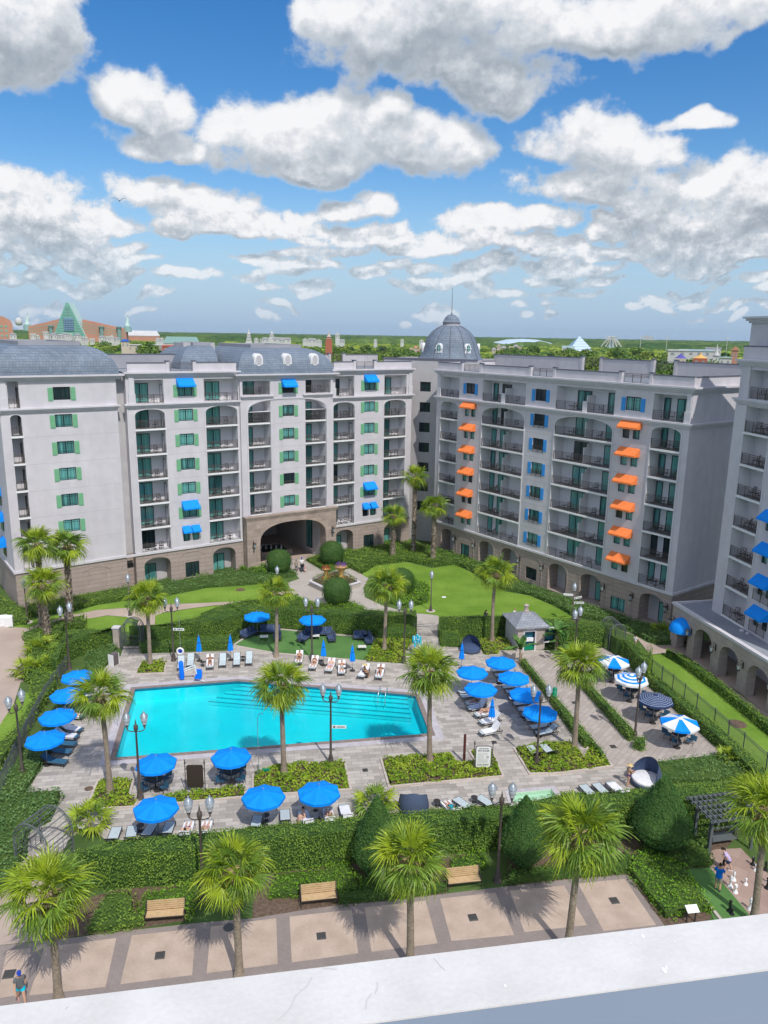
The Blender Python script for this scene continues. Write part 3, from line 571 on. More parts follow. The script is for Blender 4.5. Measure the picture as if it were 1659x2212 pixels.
def pickglass(): return random.choices(['glass_curtain','glass_half','glass_dark'],[.55,.2,.25])[0]
def window(root,x,z,w,h,y=.12,glass=None,panes=2,name='window',mull=True,rz=0):
    f,g=win_mesh(w,h,glass or pickglass(),panes,mull); o=mkobj(name,f,root,(x,y,z),rz); mkobj('pane',g,o,(0,0,0)); return o
def shutters(root,x0,x1,z,h,m,w=.54,y=-.05):
    k=('s',m,round(h,2))
    if k not in _cache:
        mb=MB(); mb.box(0,w,0,.045,0,h,m); mb.box(.07,w-.07,-.02,0,.10,h*.55,m); mb.box(.07,w-.07,-.02,0,h*.62,h-.1,m); _cache[k]=mb.mesh('shutter')
    for xx in (x0-w-.02,x1+.02): mkobj('shutter',_cache[k],root,(xx,y,z-.08))
def awning(root,x0,x1,z,m,out=1.0,drop=.85,y=-.01):
    k=('a',m,round(x1-x0,1))
    if k not in _cache:
        w=x1-x0; mb=MB()
        mb.hexa([(0,-out,-drop),(w,-out,-drop),(w,0,0),(0,0,0),(0,-out,-drop+.03),(w,-out,-drop+.03),(w,0,.03),(0,0,.03)],m)
        mb.box(0,w,-out-.01,-out+.015,-drop-.16,-drop+.02,m)
        for xx in (0,w-.02): mb.hexa([(xx,-out,-drop-.15),(xx+.02,-out,-drop-.15),(xx+.02,0,-drop-.15),(xx,0,-drop-.15),(xx,-out,-drop),(xx+.02,-out,-drop),(xx+.02,0,0),(xx,0,0)],m)
        _cache[k]=mb.mesh('awning')
    mkobj('awning',_cache[k],root,(x0,y,z))
def railing_mesh(w,step=.13,ret=0):
    k=('r',round(w,2),ret)
    if k not in _cache:
        mb=MB(); mb.box(0,w,0,.045,1.02,1.07,'rail'); mb.box(0,w,.008,.035,.88,.91,'rail'); mb.box(0,w,.008,.035,.08,.115,'rail')
        n=int(w/step)
        for i in range(1,n): mb.box(i*w/n-.009,i*w/n+.009,.012,.030,.115,.88,'rail')
        for i in range(max(2,int(w/1.6)+1)+1):
            q=i*(w-.045)/max(2,int(w/1.6)+1); mb.box(q,q+.045,.0012,.0438,0,1.019,'rail')
        if ret:
            for xx in (0,w-.045):
                mb.box(xx,xx+.045,.045,ret,1.02,1.07,'rail'); mb.box(xx+.01,xx+.035,.045,ret,.08,.115,'rail')
                for i in range(1,int(ret/step)): mb.box(xx+.013,xx+.031,i*step,i*step+.018,.115,1.02,'rail')
        _cache[k]=mb.mesh('railing')
    return _cache[k]
CHAIRSPOTS=[]
def balcony(root,x0,x1,z,dep,lab,slab=.2,lip=.14,top=False):
    mb=MB(); mb.box(x0-.06,x1+.06,-lip,.1,z-slab,z,'white_edge'); mb.box(x0+.002,x1-.002,.1,dep-.002,z-slab+.01,z-.003,'balcony_floor')
    o=mb.build('balcony',root); mkobj('railing',railing_mesh(x1-x0-.04),o,(x0+.02,-.04 if not top else .02,z))
    CHAIRSPOTS.append((root,x0,x1,z,dep,lab)); return o
def door(root,x,z,w,h,y,glass=None,rz=0): return window(root,x,z,w,h,y,glass or random.choices(['glass_curtain','glass_half','glass_dark'],[.6,.25,.15])[0],2 if w>1.2 else 1,'sliding_door',False,rz)
def balcony_stack(root,x0,x1,levels,dep,lab,doors,side=None,top=False):
    for z in levels:
        f=min(6,int(round((z-4.65)/3.06)))
        balcony(root,x0,x1,z,dep,lab%ORD[f] if '%s' in lab else lab,top=top)
        for (dx,dw) in doors: door(root,dx,z+.02,dw,2.3,dep-.09)
        if side: door(root,side-.03,z+.02,.9,2.2,dep-.35,'glass_dark',rz=-PI/2)
def recess_back(mb,x0,x1,z0,z1,dep,m='recess',y=0): mb.quad((x0,y+dep,z0),(x1,y+dep,z0),(x1,y+dep,z1),(x0,y+dep,z1),m)
def mansard(root,x0,x1,y0,y1,z0,z1,run,m='slate',name='roof',n=9,fascia=True,left=True,right=True,back=True):
    mb=MB(); L_=[]
    for i in range(n+1):
        t=i/n*PI/2; ins=run*(1-math.cos(t)); zz=z0+(z1-z0)*math.sin(t); L_.append((x0+(ins if left else 0),x1-(ins if right else 0),y0+ins,y1-(ins if back else 0),zz))
    for (a,b,c,d,z),(A,B,C,D_,Z) in zip(L_,L_[1:]):
        mb.quad((a,c,z),(b,c,z),(B,C,Z),(A,C,Z),m); mb.quad((b,c,z),(b,d,z),(B,D_,Z),(B,C,Z),m); mb.quad((b,d,z),(a,d,z),(A,D_,Z),(B,D_,Z),m); mb.quad((a,d,z),(a,c,z),(A,C,Z),(A,D_,Z),m)
    a,b,c,d,z=L_[-1]; mb.quad((a,c,z),(b,c,z),(b,d,z),(a,d,z),'roof_flat')
    o=mb.build(name,root)
    if fascia:
        f=MB(); f.box(a-.1,b+.1,c-.12,c+.1,z-.15,z+.42,'roof_grey'); f.box(a-.1,b+.1,d-.1,d+.1,z-.15,z+.42,'roof_grey'); f.box(a-.1,a+.1,c+.1,d-.1,z-.15,z+.42,'roof_grey'); f.box(b-.1,b+.1,c+.1,d-.1,z-.15,z+.42,'roof_grey'); f.build('roof_curb',root)
    return o
def parapet(root,x0,x1,y,zb,zt,rails=(),m='stucco',t=.25,posts=True,alongy=False):
    mb=MB(); xs=[x0]
    for a,b in rails: xs+= [a,b]
    xs.append(x1)
    for i in range(0,len(xs),2):
        a,b=xs[i],xs[i+1]; mb.box(a,b,y,y+t,zb,zt-.1,m); mb.box(a-.0,b+.0,y-.06,y+t+.06,zt-.1,zt,'coping')
    for a,b in rails:
        for q in (a-.28,b-.12): mb.box(q,q+.4,y-.09,y+t+.09,zb,zt+.06,m); mb.box(q-.05,q+.45,y-.13,y+t+.13,zt+.06,zt+.2,'coping')
    o=mb.build('parapet',root)
    for a,b in rails:
        if b-a>1: mkobj('roof_railing',railing_mesh(b-a-.5),o,(a+.3,y+.1,zt-1.12))
    return o
def wall_lantern(root,x,z,y=-.02):
    if 'wl' not in _cache:
        mb=MB(); mb.box(-.07,.07,-.05,0,-.3,.3,'metal_dark'); mb.tube([(0,-.03,.25),(0,-.2,.5),(0,-.42,.48),(0,-.46,.3)],.022,'metal_dark',6); mb.lathe([(.05,.32),(.2,.2),(.24,.12)],'metal_dark',8,c=(0,-.46,0)); mb.lathe([(.10,-.42),(.14,-.36),(.10,-.5)],'metal_dark',8,c=(0,-.46,0))
        _cache['wl']=mb.mesh('wall_lantern'); mb=MB(); mb.lathe([(.11,-.36),(.2,.11)],'lamp_glass',6,c=(0,-.46,0)); _cache['wlg']=mb.mesh('lantern_glass')
    o=mkobj('wall_lantern',_cache['wl'],root,(x,y,z)); mkobj('lantern_glass',_cache['wlg'],o,(0,0,0))
def dormer(root,x,y,z,s=1.0,rz=0,louvre=True):
    k=('dm',s,louvre)
    if k not in _cache:
        mb=MB(); P=[]
        prof=[(-.95,0),(-.95,.12),(-.72,.3),(-.6,.9),(-.6,1.5)]+[(.6*math.cos(t),1.5+.62*math.sin(t)) for t in np.linspace(PI,0,11)]+[(.6,.9),(.72,.3),(.95,.12),(.95,0)]
        n=len(prof)
        F=[(px*s,-.35*s,pz*s) for px,pz in prof]; Bk=[(px*s,1.8*s,pz*s) for px,pz in prof]
        b0=len(mb.v); mb.v+=F+Bk; k_=mb.mi('white_edge')
        for i in range(n): mb.f.append((b0+i,b0+(i+1)%n,b0+n+(i+1)%n,b0+n+i)); mb.m.append(k_)
        mb.f.append(tuple(range(b0,b0+n))); mb.m.append(k_)
        def oval(rx,rz_,y0,y1,m,cz=1.28):
            Pp=[(rx*math.cos(t)*s,cz*s+rz_*math.sin(t)*s) for t in np.linspace(0,2*PI,25)[:-1]]; b=len(mb.v); kk=mb.mi(m); mb.v+=[(p[0],y0*s,p[1]) for p in Pp]+[(p[0],y1*s,p[1]) for p in Pp]
            for i in range(24): mb.f.append((b+i,b+(i+1)%24,b+24+(i+1)%24,b+24+i)); mb.m.append(kk)
            mb.f.append(tuple(range(b,b+24))); mb.m.append(kk)
        oval(.52,.74,-.47,-.34,'white_edge'); oval(.40,.60,-.49,-.46,'stucco_grey' if louvre else 'glass_half')
        if louvre:
            for i in range(9):
                zz=1.28-.48+i*.12; w=.40*math.sqrt(max(0,1-((zz-1.28)/.6)**2))*.92; mb.box(-w*s,w*s,-.52*s,-.49*s,zz*s,(zz+.05)*s,'recess')
        else:
            mb.box(-.4*s,.4*s,-.51*s,-.49*s,1.26*s,1.3*s,'white_edge'); mb.box(-.02*s,.02*s,-.512*s,-.488*s,.7*s,1.86*s,'white_edge')
            for a in range(4):
                t=a*PI/2; cx,cz=.5*math.cos(t),1.28+.72*math.sin(t); mb.box((cx-.11)*s,(cx+.11)*s,-.56*s,-.40*s,(cz-.12)*s,(cz+.12)*s,'white_edge')
        mb.box(-1.05*s,1.05*s,-.4*s,.3*s,-.1*s,.001,'coping'); _cache[k]=mb.mesh('dormer')
    return mkobj('dormer',_cache[k],root,(x,y,z),rz)
def roots(name,label,p0,dx,cat='hotel building'):
    return thing(name,label,cat,(p0[0],p0[1],0),math.atan2(dx[1],dx[0]))
def joints(mb,ranges,y=0):
    for a,b in ranges:
        for k in range(1,7): mb.box(a,b,y-.004,y-.001,FL[k]-.22,FL[k]-.19,'joint')
mat('joint',(.42,.40,.41))
# ============ centre wing
CWp=(-30.6,91.24); CWd=(33.57,22.76)
cw=roots('hotel_wing','centre wing with green shutters, small dormers and a stone passage arch',CWp,CWd)
wal=MB(); sto=MB(); ops=[]
BD=1.75
# B1
def topops(xs,z0=23.0,z1=25.8): return [(a,b,z0,z1,BD,0,'recess') for a,b in xs]
w1=(6.25,8.08); w2=(20.25,21.95); w3=(33.3,35.1)
o1=[(.88,4.5,4.65,22.3,BD,.75,'recess'),(9.7,13.92,4.65,22.38,BD,.8,'recess')]+topops([(1.04,4.5),(9.6,14.15)])
for k in range(1,7): o1.append((w1[0],w1[1],FL[k]+.75,FL[k]+2.22,.14))
o1+=[(6.15,7.0,5.35,6.68,.14),(7.35,8.2,5.35,6.68,.14)]
wallpanel(wal,.0,14.25,4.5,26.3,o1,'stucco')
o2=[(15.25,18.5,7.7,22.9,BD,2.3,'recess'),(23.65,26.9,7.7,22.9,BD,2.3,'recess')]
# B2 (proud of the rest); the two loggias share one broad arch
y2=-.35; P=arch_pts(15.25,26.9,21.4,23.05,20,2.6)
o2=[(15.25,18.5,7.7,21.4,BD+.35,0,'recess'),(23.65,26.9,7.7,21.4,BD+.35,0,'recess'),(14.6,18.5,23.6,25.4,BD+.35,0,'recess'),(23.7,27.6,23.6,25.4,BD+.35,0,'recess')]
for k in range(1,7): o2.append((w2[0],w2[1],FL[k]+.75,FL[k]+2.22,.14+.2))
# cut the arch band separately
def band(mb,x0,x1,z0,z1,P,m,y,dep):
    def az(x):
        for p,q in zip(P,P[1:]):
            if p[0]<=x<=q[0]: return p[1]+(q[1]-p[1])*(x-p[0])/(q[0]-p[0]+1e-9)
        return z0
    X=np.linspace(x0,x1,9)
    for a,b in zip(X,X[1:]):
        mb.quad((a,y,az(a)),(b,y,az(b)),(b,y,z1),(a,y,z1),m); mb.quad((a,y,az(a)),(b,y,az(b)),(b,y+dep,az(b)),(a,y+dep,az(a)),'recess')
ob=[o for o in o2]
wallpanel(wal,14.25,27.95,7.6,21.4,ob,'stucco',y2); wallpanel(wal,14.25,15.25,21.4,23.1,[],'stucco',y2); wallpanel(wal,18.5,23.65,21.4,23.1,ob,'stucco',y2); wallpanel(wal,26.9,27.95,21.4,23.1,[],'stucco',y2)
band(wal,15.25,18.5,21.4,23.1,P,'stucco',y2,BD+.35); band(wal,23.65,26.9,21.4,23.1,P,'stucco',y2,BD+.35)
for xx in (18.5,23.65): wal.quad((xx,y2,21.4),(xx,y2+BD+.35,21.4),(xx,y2+BD+.35,23.0),(xx,y2,23.0),'recess')
wallpanel(wal,14.25,27.95,23.1,26.0,ob,'stucco',y2)
for xx in (14.25,27.95): wal.quad((xx,y2,7.6),(xx,0,7.6),(xx,0,26),(xx,y2,26),'stucco')
o3=[(28.2,31.65,4.65,22.2,BD,.75,'recess'),(36.7,40.5,4.65,22.25,BD,.75,'recess')]+topops([(27.98,31.6),(36.7,40.6)])
for k in range(1,7): o3.append((w3[0],w3[1],FL[k]+.75,FL[k]+2.22,.14))
o3+=[(33.2,34.1,5.4,6.72,.14),(34.5,35.4,5.4,6.72,.14)]
wallpanel(wal,27.95,41.6,4.5,26.3,o3,'stucco')
for a,b in ((.88,4.5),(9.7,13.92),(28.2,31.65),(36.7,40.5)): recess_back(wal,a-.1,b+.1,4.6,26,BD)
for a,b in ((14.5,18.6),(23.6,27.7)): recess_back(wal,a,b,7.6,26,BD,'recess')
recess_back(wal,.9,4.6,22,26,BD+.01); recess_back(wal,9.5,14.2,22,26,BD+.01)
# body of the wing
wal.quad((41.6,0,4.5),(41.6,18,4.5),(41.6,18,26.3),(41.6,0,26.3),'stucco'); wal.quad((0,0,4.5),(0,18,4.5),(0,18,26.3),(0,0,26.3),'stucco'); wal.quad((0,18,0),(41.6,18,0),(41.6,18,26.3),(0,18,26.3),'stucco')
# recess between left wing and this one
wal.quad((-1.3,1.1,4.5),(0,1.1,4.5),(0,1.1,26.3),(-1.3,1.1,26.3),'stucco_grey')
joints(wal,[(4.75,9.45),(31.85,36.5)]); joints(wal,[(18.6,23.6)],y2); wal.build('wall',cw)
# pilaster strip lines and mouldings
tr=MB(); cornice(tr,0.05,14.1,0,22.45,23.0,proj=.4); cornice(tr,28.0,41.5,0,22.45,23.0,proj=.4); cornice(tr,.3,13.9,0,26.15,26.75,proj=.5); cornice(tr,28.3,41.4,0,26.15,26.75,proj=.5); cornice(tr,14.1,28.1,y2,25.75,26.3,proj=.6)
cornice(tr,14.6,18.6,y2,23.1,23.55,proj=.3); cornice(tr,23.6,27.65,y2,23.1,23.55,proj=.3)
archmold(tr,.88,4.5,21.55,22.3,4.7,'trim'); archmold(tr,9.7,13.92,21.58,22.38,4.7,'trim'); archmold(tr,28.2,31.65,21.45,22.2,4.7,'trim'); archmold(tr,36.7,40.5,21.5,22.25,4.7,'trim'); archmold(tr,15.25,26.9,21.4,23.0,7.7,'trim',y=y2,w=.22,ex=2.6,n=20)
tr.box(-.05,.06,-.16,0,4.75,22.4,'trim')
for a,b in ((-.02,.98),(13.95,14.2)): pass
for x in (27.96,41.0): tr.box(x,x+.5,-.12,-.001,23.0,26.15,'trim'); tr.box(x-.1,x+.6,-.2,-.001,23.0,24.2,'trim')
tr.box(.35,.95,-.12,-.001,23.0,26.15,'trim'); tr.box(.25,1.05,-.2,-.001,23.0,24.2,'trim')
tr.box(-1.2,14.2,-.16,-.001,4.35,4.62,'trim'); tr.box(28.1,41.7,-.16,-.001,4.35,4.62,'trim')
tr.build('cornice',cw)
# stone ground floor
os_=[(1.0,4.35,.25,3.72,1.7,1.0,'stone_band'),(6.25,8.1,.55,2.52,.16),(10.0,13.15,.25,3.75,1.7,1.0,'stone_band')]
wallpanel(sto,-.0,14.3,0,4.4,os_,'stone_band')
os3=[(28.5,31.55,.25,3.85,1.7,1.0,'stone_band'),(33.4,35.2,.6,2.52,.16),(37.0,40.1,.25,3.85,1.7,1.0,'stone_band')]
wallpanel(sto,28.1,41.7,0,4.4,os3,'stone_band')
for a,b in ((1.0,4.35),(10.0,13.15),(28.5,31.55),(37.0,40.1)):
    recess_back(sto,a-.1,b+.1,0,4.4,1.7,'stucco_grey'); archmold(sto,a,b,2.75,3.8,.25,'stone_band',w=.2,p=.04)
for c in (7.2,34.3): archmold(sto,c-1.75,c+1.75,2.85,3.85,.1,'stone_band',w=.08,p=.05)
sto.quad((-1.3,1.1,0),(0,1.1,0),(0,1.1,4.5),(-1.3,1.1,4.5),'stone_band'); sto.quad((0,0,0),(0,1.1,0),(0,1.1,4.5),(0,0,4.5),'stone_band'); sto.quad((41.7,0,0),(41.7,18,0),(41.7,18,4.5),(41.7,0,4.5),'stone_band')
sto.box(-1.1,-.1,1.02,1.1,2.7,3.6,'metal_dark')
sto.build('stone_base',cw)
# stone gateway with the big arch and passage
gt=MB(); gy=-1.2; PD=16
wallpanel(gt,14.35,28.0,0,7.55,[(16.2,26.3,0,6.5,1.6,2.7,'stone_block')],'stone_block',gy,ex=2.6)
for xx in (14.35,28.0): gt.quad((xx,gy,0),(xx,0.3,0),(xx,.3,7.55),(xx,gy,7.55),'stone_block')
gt.quad((14.35,gy,7.55),(28,gy,7.55),(28,.3,7.55),(14.35,.3,7.55),'stone_block'); cornice(gt,14.35,28.0,gy,7.25,7.75,'stone_block',.22,.5)
archmold(gt,16.2,26.3,3.8,6.5,0,'stone_block',w=.55,p=.05,y=gy,ex=2.6,n=20)
gt.build('stone_gateway',cw)
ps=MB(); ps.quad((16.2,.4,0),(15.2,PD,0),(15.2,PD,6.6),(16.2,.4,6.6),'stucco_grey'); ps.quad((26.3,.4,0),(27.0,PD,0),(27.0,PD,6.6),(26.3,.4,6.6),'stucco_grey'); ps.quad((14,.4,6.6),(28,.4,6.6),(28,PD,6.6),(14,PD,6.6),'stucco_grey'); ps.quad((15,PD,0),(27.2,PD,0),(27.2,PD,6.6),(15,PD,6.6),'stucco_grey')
ps.box(26.35,26.95,2.4,5.6,0,6.0,'stucco_grey'); ps.quad((26.33,2.6,.6),(26.33,4.6,.6),(26.33,4.6,6),(26.33,2.6,6),'trim')
for i in range(3): ps.box(17.5,19.4,PD-.06-.0*i,PD-.02,1.2+i*1.6,1.28+i*1.6,'white_edge')
ps.build('passage_wall',cw)
mp=MB(); mp.box(26.24,26.32,2.75,4.45,.9,5.8,'frame'); mp.quad((26.23,2.9,1.1),(26.23,4.3,1.1),(26.23,4.3,5.6),(26.23,2.9,5.6),'glass_half'); mp.build('wall_panel',cw)
# windows, shutters, awnings
def wincol(root,w,levels,sh,mat_sh='shutter_green',h=1.47,y=.1):
    for k in levels:
        window(root,w[0],FL[k]+.75,w[1]-w[0],h,y)
        if k in sh: shutters(root,w[0],w[1],FL[k]+.75,h,mat_sh,y=-.05 if y<.3 or True else y)
wincol(cw,w1,range(1,7),range(1,7)); wincol(cw,w3,range(1,7),range(1,7))
for k in range(1,7):
    window(cw,w2[0],FL[k]+.75,w2[1]-w2[0],1.47,y2+.1); shutters(cw,w2[0],w2[1],FL[k]+.75,1.47,'shutter_green',y=y2-.05)
    mkobj('window_rail',railing_mesh(w2[1]-w2[0]-.05),cw,(w2[0]+.02,y2+.02,FL[k]+.25)).scale=(1,1,.85)
for k in (1,6): awning(cw,w1[0]-.15,w1[1]+.15,FL[k]+2.9,'awning_blue'); awning(cw,w3[0]-.1,w3[1]+.1,FL[k]+2.9 if k==6 else FL[k]+2.75,'awning_blue')
awning(cw,w2[0]-.15,w2[1]+.15,FL[6]+2.55,'awning_blue',y=y2-.01)
for a in (6.15,7.35): window(cw,a,5.35,.85,1.33,.1,panes=1); awning(cw,a-.12,a+.97,7.35,'awning_blue',.8,.65)
for a in (33.2,34.5): window(cw,a,5.4,.9,1.32,.1,panes=1); awning(cw,a-.12,a+1.0,7.4,'awning_blue',.8,.65)
balcony_stack(cw,.88,4.5,FL[:6],BD,'%s floor balcony in the first column of the centre wing',[(1.0,2.05)],side=4.5)
balcony_stack(cw,9.7,13.92,FL[:6],BD,'%s floor balcony left of the stone gateway',[(10.3,1.95)])
balcony_stack(cw,1.04,4.5,[23.0],BD,'top floor balcony at the left end of the centre wing',[(1.1,2.05)],side=4.5,top=True); balcony_stack(cw,9.6,14.15,[23.0],BD,'top floor balcony left of the curved slate roof',[(10.4,1.9)],top=True)
balcony_stack(cw,15.25,18.5,FL[1:6],BD,'%s floor balcony above the left of the stone arch',[(15.35,1.45)]); balcony_stack(cw,23.65,26.9,FL[1:6],BD,'%s floor balcony above the right of the stone arch',[(23.8,1.9)])
balcony_stack(cw,14.6,18.5,[23.6],BD,'top floor balcony under the left dormer',[(14.9,2.2)],top=True); balcony_stack(cw,23.7,27.6,[23.6],BD,'top floor balcony under the right dormer',[(23.8,1.9)],top=True)
balcony_stack(cw,28.2,31.65,FL[:6],BD,'%s floor balcony just right of the gateway bay',[(28.3,1.6)],side=31.65); balcony_stack(cw,36.7,40.5,FL[:6],BD,'%s floor balcony in the last column of the centre wing',[(37.0,1.85)])
balcony_stack(cw,27.98,31.6,[23.0],BD,'top floor balcony right of the curved slate roof',[(28.2,2.0)],side=31.6,top=True); balcony_stack(cw,36.7,40.6,[23.0],BD,'top floor balcony at the right end of the centre wing',[(37.1,1.9)],top=True)
for x in (1.05,10.3,28.6,37.2): door(cw,x,.3,1.9,2.3,1.6)
for x in (6.25,33.4): window(cw,x,.55,1.85,1.97,.1)
for x,z in ((15.2,4.0),(27.3,4.6)): wall_lantern(cw,x,z,gy-.02)
# roofs
parapet(cw,.3,14.0,0.02,26.75,27.85,[(5.2,8.4)]); parapet(cw,28.3,41.45,.02,26.75,27.8,[(31.7,35.0)]); parapet(cw,0,14.0,9,26.75,28.6,[],'roof_grey'); parapet(cw,28.3,41.45,9,26.75,28.5,[(32.9,35.2)],'stucco_grey')
mansard(cw,14.0,28.1,-.45+.0,17.5,26.3,29.55,3.4)
mansard(cw,8.6,13.9,5.5,16,26.4,29.7,3.0,name='roof',right=False)
bx=MB(); bx.box(13.9,14.05,8.4,15,26.4,29.9,'stucco'); bx.box(.2,41.4,.3,17.8,26.4,26.7,'roof_flat'); bx.box(10.5,14.9,9.2,13,26.7,30.05,'stucco_grey'); bx.build('roof_deck',cw)
for x in (17.0,21.15,25.2): dormer(cw,x,.15,26.75,1.0)
# ============ left wing
LWp=(-41.75,83.35); LWd=(10.2,7.35)
lw=roots('hotel_wing','left wing with one column of green shuttered windows under a curved slate roof',LWp,LWd)
wal=MB(); WL=12.6; ow=[]
for k in range(1,7): ow.append((5.6,7.45,FL[k]+.75,FL[k]+2.2,.14))
lo=[(.95,2.1,4.65,22.3,1.6,.5,'recess'),(.95,2.1,23.0,25.9,1.6,0,'recess')]
wallpanel(wal,0,WL,4.5,26.1,ow+lo,'stucco')
recess_back(wal,.8,2.3,4.5,26,1.6); DLW=22
wal.quad((WL,0,4.5),(WL,DLW,4.5),(WL,DLW,26.1),(WL,0,26.1),'stucco'); wal.quad((0,DLW,0),(WL,DLW,0),(WL,DLW,26.1),(0,DLW,26.1),'stucco'); wal.quad((0,0,4.5),(0,DLW,4.5),(0,DLW,26.1),(0,0,26.1),'stucco'); joints(wal,[(2.3,12.5)]); wal.build('wall',lw)
sto=MB(); wallpanel(sto,0,WL,0,4.4,[],'stone_band'); sto.quad((0,0,0),(0,DLW,0),(0,DLW,4.4),(0,0,4.4),'stone_band'); sto.quad((WL,0,0),(WL,DLW,0),(WL,DLW,4.5),(WL,0,4.5),'stone_band'); archmold(sto,7.3,10.6,2.85,3.7,.1,'stone_band',w=.08,p=.05); archmold(sto,1.0,4.0,2.85,3.7,.1,'stone_band',w=.08,p=.05); sto.build('stone_base',lw)
tr=MB(); cornice(tr,0,WL-.1,0,22.45,23.0,proj=.4); cornice(tr,0,WL+.3,0,25.95,26.55,proj=.6,depth=2); tr.box(-.1,WL+.02,-.16,-.001,4.35,4.62,'trim'); archmold(tr,.95,2.1,21.8,22.3,4.7,'trim',w=.1)
tr.box(-.16,-.001,-.1,DLW,4.35,4.62,'trim'); tr.box(-.5,-.001,-.3,DLW,22.5,22.95,'trim'); tr.box(-.7,-.001,-.5,DLW,26.0,26.5,'trim')
for yy in (0,): tr.box(.15,.8,-.14,-.001,23,26,'trim'); tr.box(.05,.9,-.2,-.001,23,24.2,'trim'); tr.box(-.14,-.001,.1,.9,23,26,'trim')
tr.build('cornice',lw)
wincol(lw,(5.6,7.45),range(1,7),range(1,7))
balcony_stack(lw,.95,2.1,FL[:6]+[23.0],1.6,'%s floor corner balcony of the left wing',[],side=2.0)
mansard(lw,-.3,WL+.35,-.35,DLW,26.5,29.75,3.4)
for y,ys in ((4.2,1.3),(8.5,1.8)):
    for k in range(7):
        z=FL[k]+.75
        window(lw,-.06,z,1.5,1.45,y,rz=PI/2)
    for k in range(0,4):
        awmb=_cache.get(('a','awning_blue',2.1)); 
        mb=MB(); w=1.9; mb.hexa([(-1.0,0,-.85),(-1.0,w,-.85),(0,w,0),(0,0,0),(-1.0,0,-.82),(-1.0,w,-.82),(0,w,.03),(0,0,.03)],'awning_blue'); mb.box(-1.02,-.98,0,w,-1.0,-.82,'awning_blue')
        for yy in (0,w-.02): mb.hexa([(-1,yy,-1),(-1,yy+.02,-1),(0,yy+.02,-1),(0,yy,-1),(-1,yy,-.85),(-1,yy+.02,-.85),(0,yy+.02,0),(0,yy,0)],'awning_blue')
        mb.build('awning',lw,loc=(-.02,y-.2,FL[k]+2.9))
# ============ corner tower with dome
TC=Vector((9.85,121.0)); tdx=Vector((.93,-.36)).normalized()
tw=thing('domed_tower','grey corner tower with a round slate dome, oval windows and a tall spire','tower',(TC.x,TC.y,0),math.atan2(tdx.y,tdx.x))
mb=MB(); hw=5.6
ot=[]
for k in range(-0,7): ot.append((-3.05,-1.35,FL[k]+.2+.0,FL[k]+1.65,.15))
wallpanel(mb,-9,hw,0,28.0,[(a,b,c,d,e) for a,b,c,d,e in ot],'stucco_grey',-5.2)
mb.quad((hw,-5.2,0),(hw,6,0),(hw,6,28),(hw,-5.2,28),'stucco_grey'); mb.quad((-9,-5.2,0),(-9,6,0),(-9,6,28),(-9,-5.2,28),'stucco_grey'); mb.quad((-9,6,0),(hw,6,0),(hw,6,28),(-9,6,28),'stucco_grey'); mb.quad((-9,-5.2,27.7),(hw,-5.2,27.7),(hw,6,27.7),(-9,6,27.7),'roof_flat')
mb.box(-9.1,hw+.1,-5.3,-5.0,27.9,28.15,'coping'); mb.build('wall',tw)
for (a,b,c,d,e) in ot: window(tw,a,c,b-a,d-c,-5.08,'glass_dark')
dm=MB(); prof=[(4.95,27.9),(4.7,28.3),(4.35,29.0),(4.15,29.7),(3.95,30.4),(3.55,31.2),(2.9,32.0),(2.1,32.6),(1.35,32.95)]; dm.lathe([(r,z) for r,z in prof],'slate',48)
dome=dm.build('dome',tw,True)
rb=MB()
for i in range(12):
    t=2*PI*(i+.5)/12; rb.tube([((r+.03)*math.cos(t),(r+.03)*math.sin(t),z) for r,z in prof],.05,'coping',5)
rb.build('dome_rib',dome)
for i in range(6):
    t=-PI/2+2*PI*i/6-.12; dormer(tw,4.05*math.cos(t),4.05*math.sin(t),28.55,.85,t+PI/2,False)
cu=MB(); cu.lathe([(1.4,32.8),(1.4,33.0),(1.3,33.02),(1.3,33.4),(1.42,33.42),(1.42,33.5)],'roof_grey',24); cu.lathe([(1.3,33.5),(1.15,33.85),(.95,34.2),(.6,34.5),(.2,34.65),(.12,34.75),(.12,34.9)],'slate',24); cu.lathe([(.05,34.9),(.04,36.5),(.02,38.3),(.06,38.35),(.02,38.5)],'lamp_post',8); cu.build('cupola',tw,True)
# ============ right wing
RWp=(9.12,109.78); RWd=(21.78,-29.68)
rw=roots('hotel_wing','long pale grey right wing with orange awnings and blue shutters',RWp,RWd)
wal=MB(); x0,x1=-2.9,37.7
bc=[(-1.9,1.75,.75),(6.75,14.5,1.25),(19.65,28.15,1.25),(33.25,36.8,.75)]
ow=[(a,b,4.65,22.35,BD,r,'recess') for a,b,r in bc]+[(-2.05,1.85,23.0,25.8,BD,0,'recess'),(6.6,14.47,23.0,25.8,BD,0,'recess'),(19.5,28.1,23.0,25.8,BD,0,'recess'),(33.1,37.1,23.0,25.8,BD,0,'recess')]
wa=[(3.2,4.0),(4.45,5.27)]; wd=[(29.5,30.4),(30.85,31.75)]; wc=(16.1,17.9)
for k in range(6):
    for a,b in wa+wd: ow.append((a,b,FL[k]+.7,FL[k]+1.95,.14))
for k in range(7): ow.append((wc[0],wc[1],FL[k]+.75,FL[k]+2.2,.14))
ow+=[(3.3,5.05,23.75,25.2,.14),(29.6,31.55,23.75,25.25,.14)]
wallpanel(wal,x0,x1,4.5,26.3,ow,'stucco')
for a,b,r in bc: recess_back(wal,a-.2,b+.4,4.6,26,BD)
for k in range(6):
    for a,b,m_ in ((6.75,14.5,10.5),(19.65,28.15,23.9)):
        z=FL[k]; wal.box(m_,m_+.12,.35,BD,z,z+1.9,'stucco_white'); wal.box(m_,m_+.121,1.0,BD,z+1.9,z+2.3,'stucco_white')
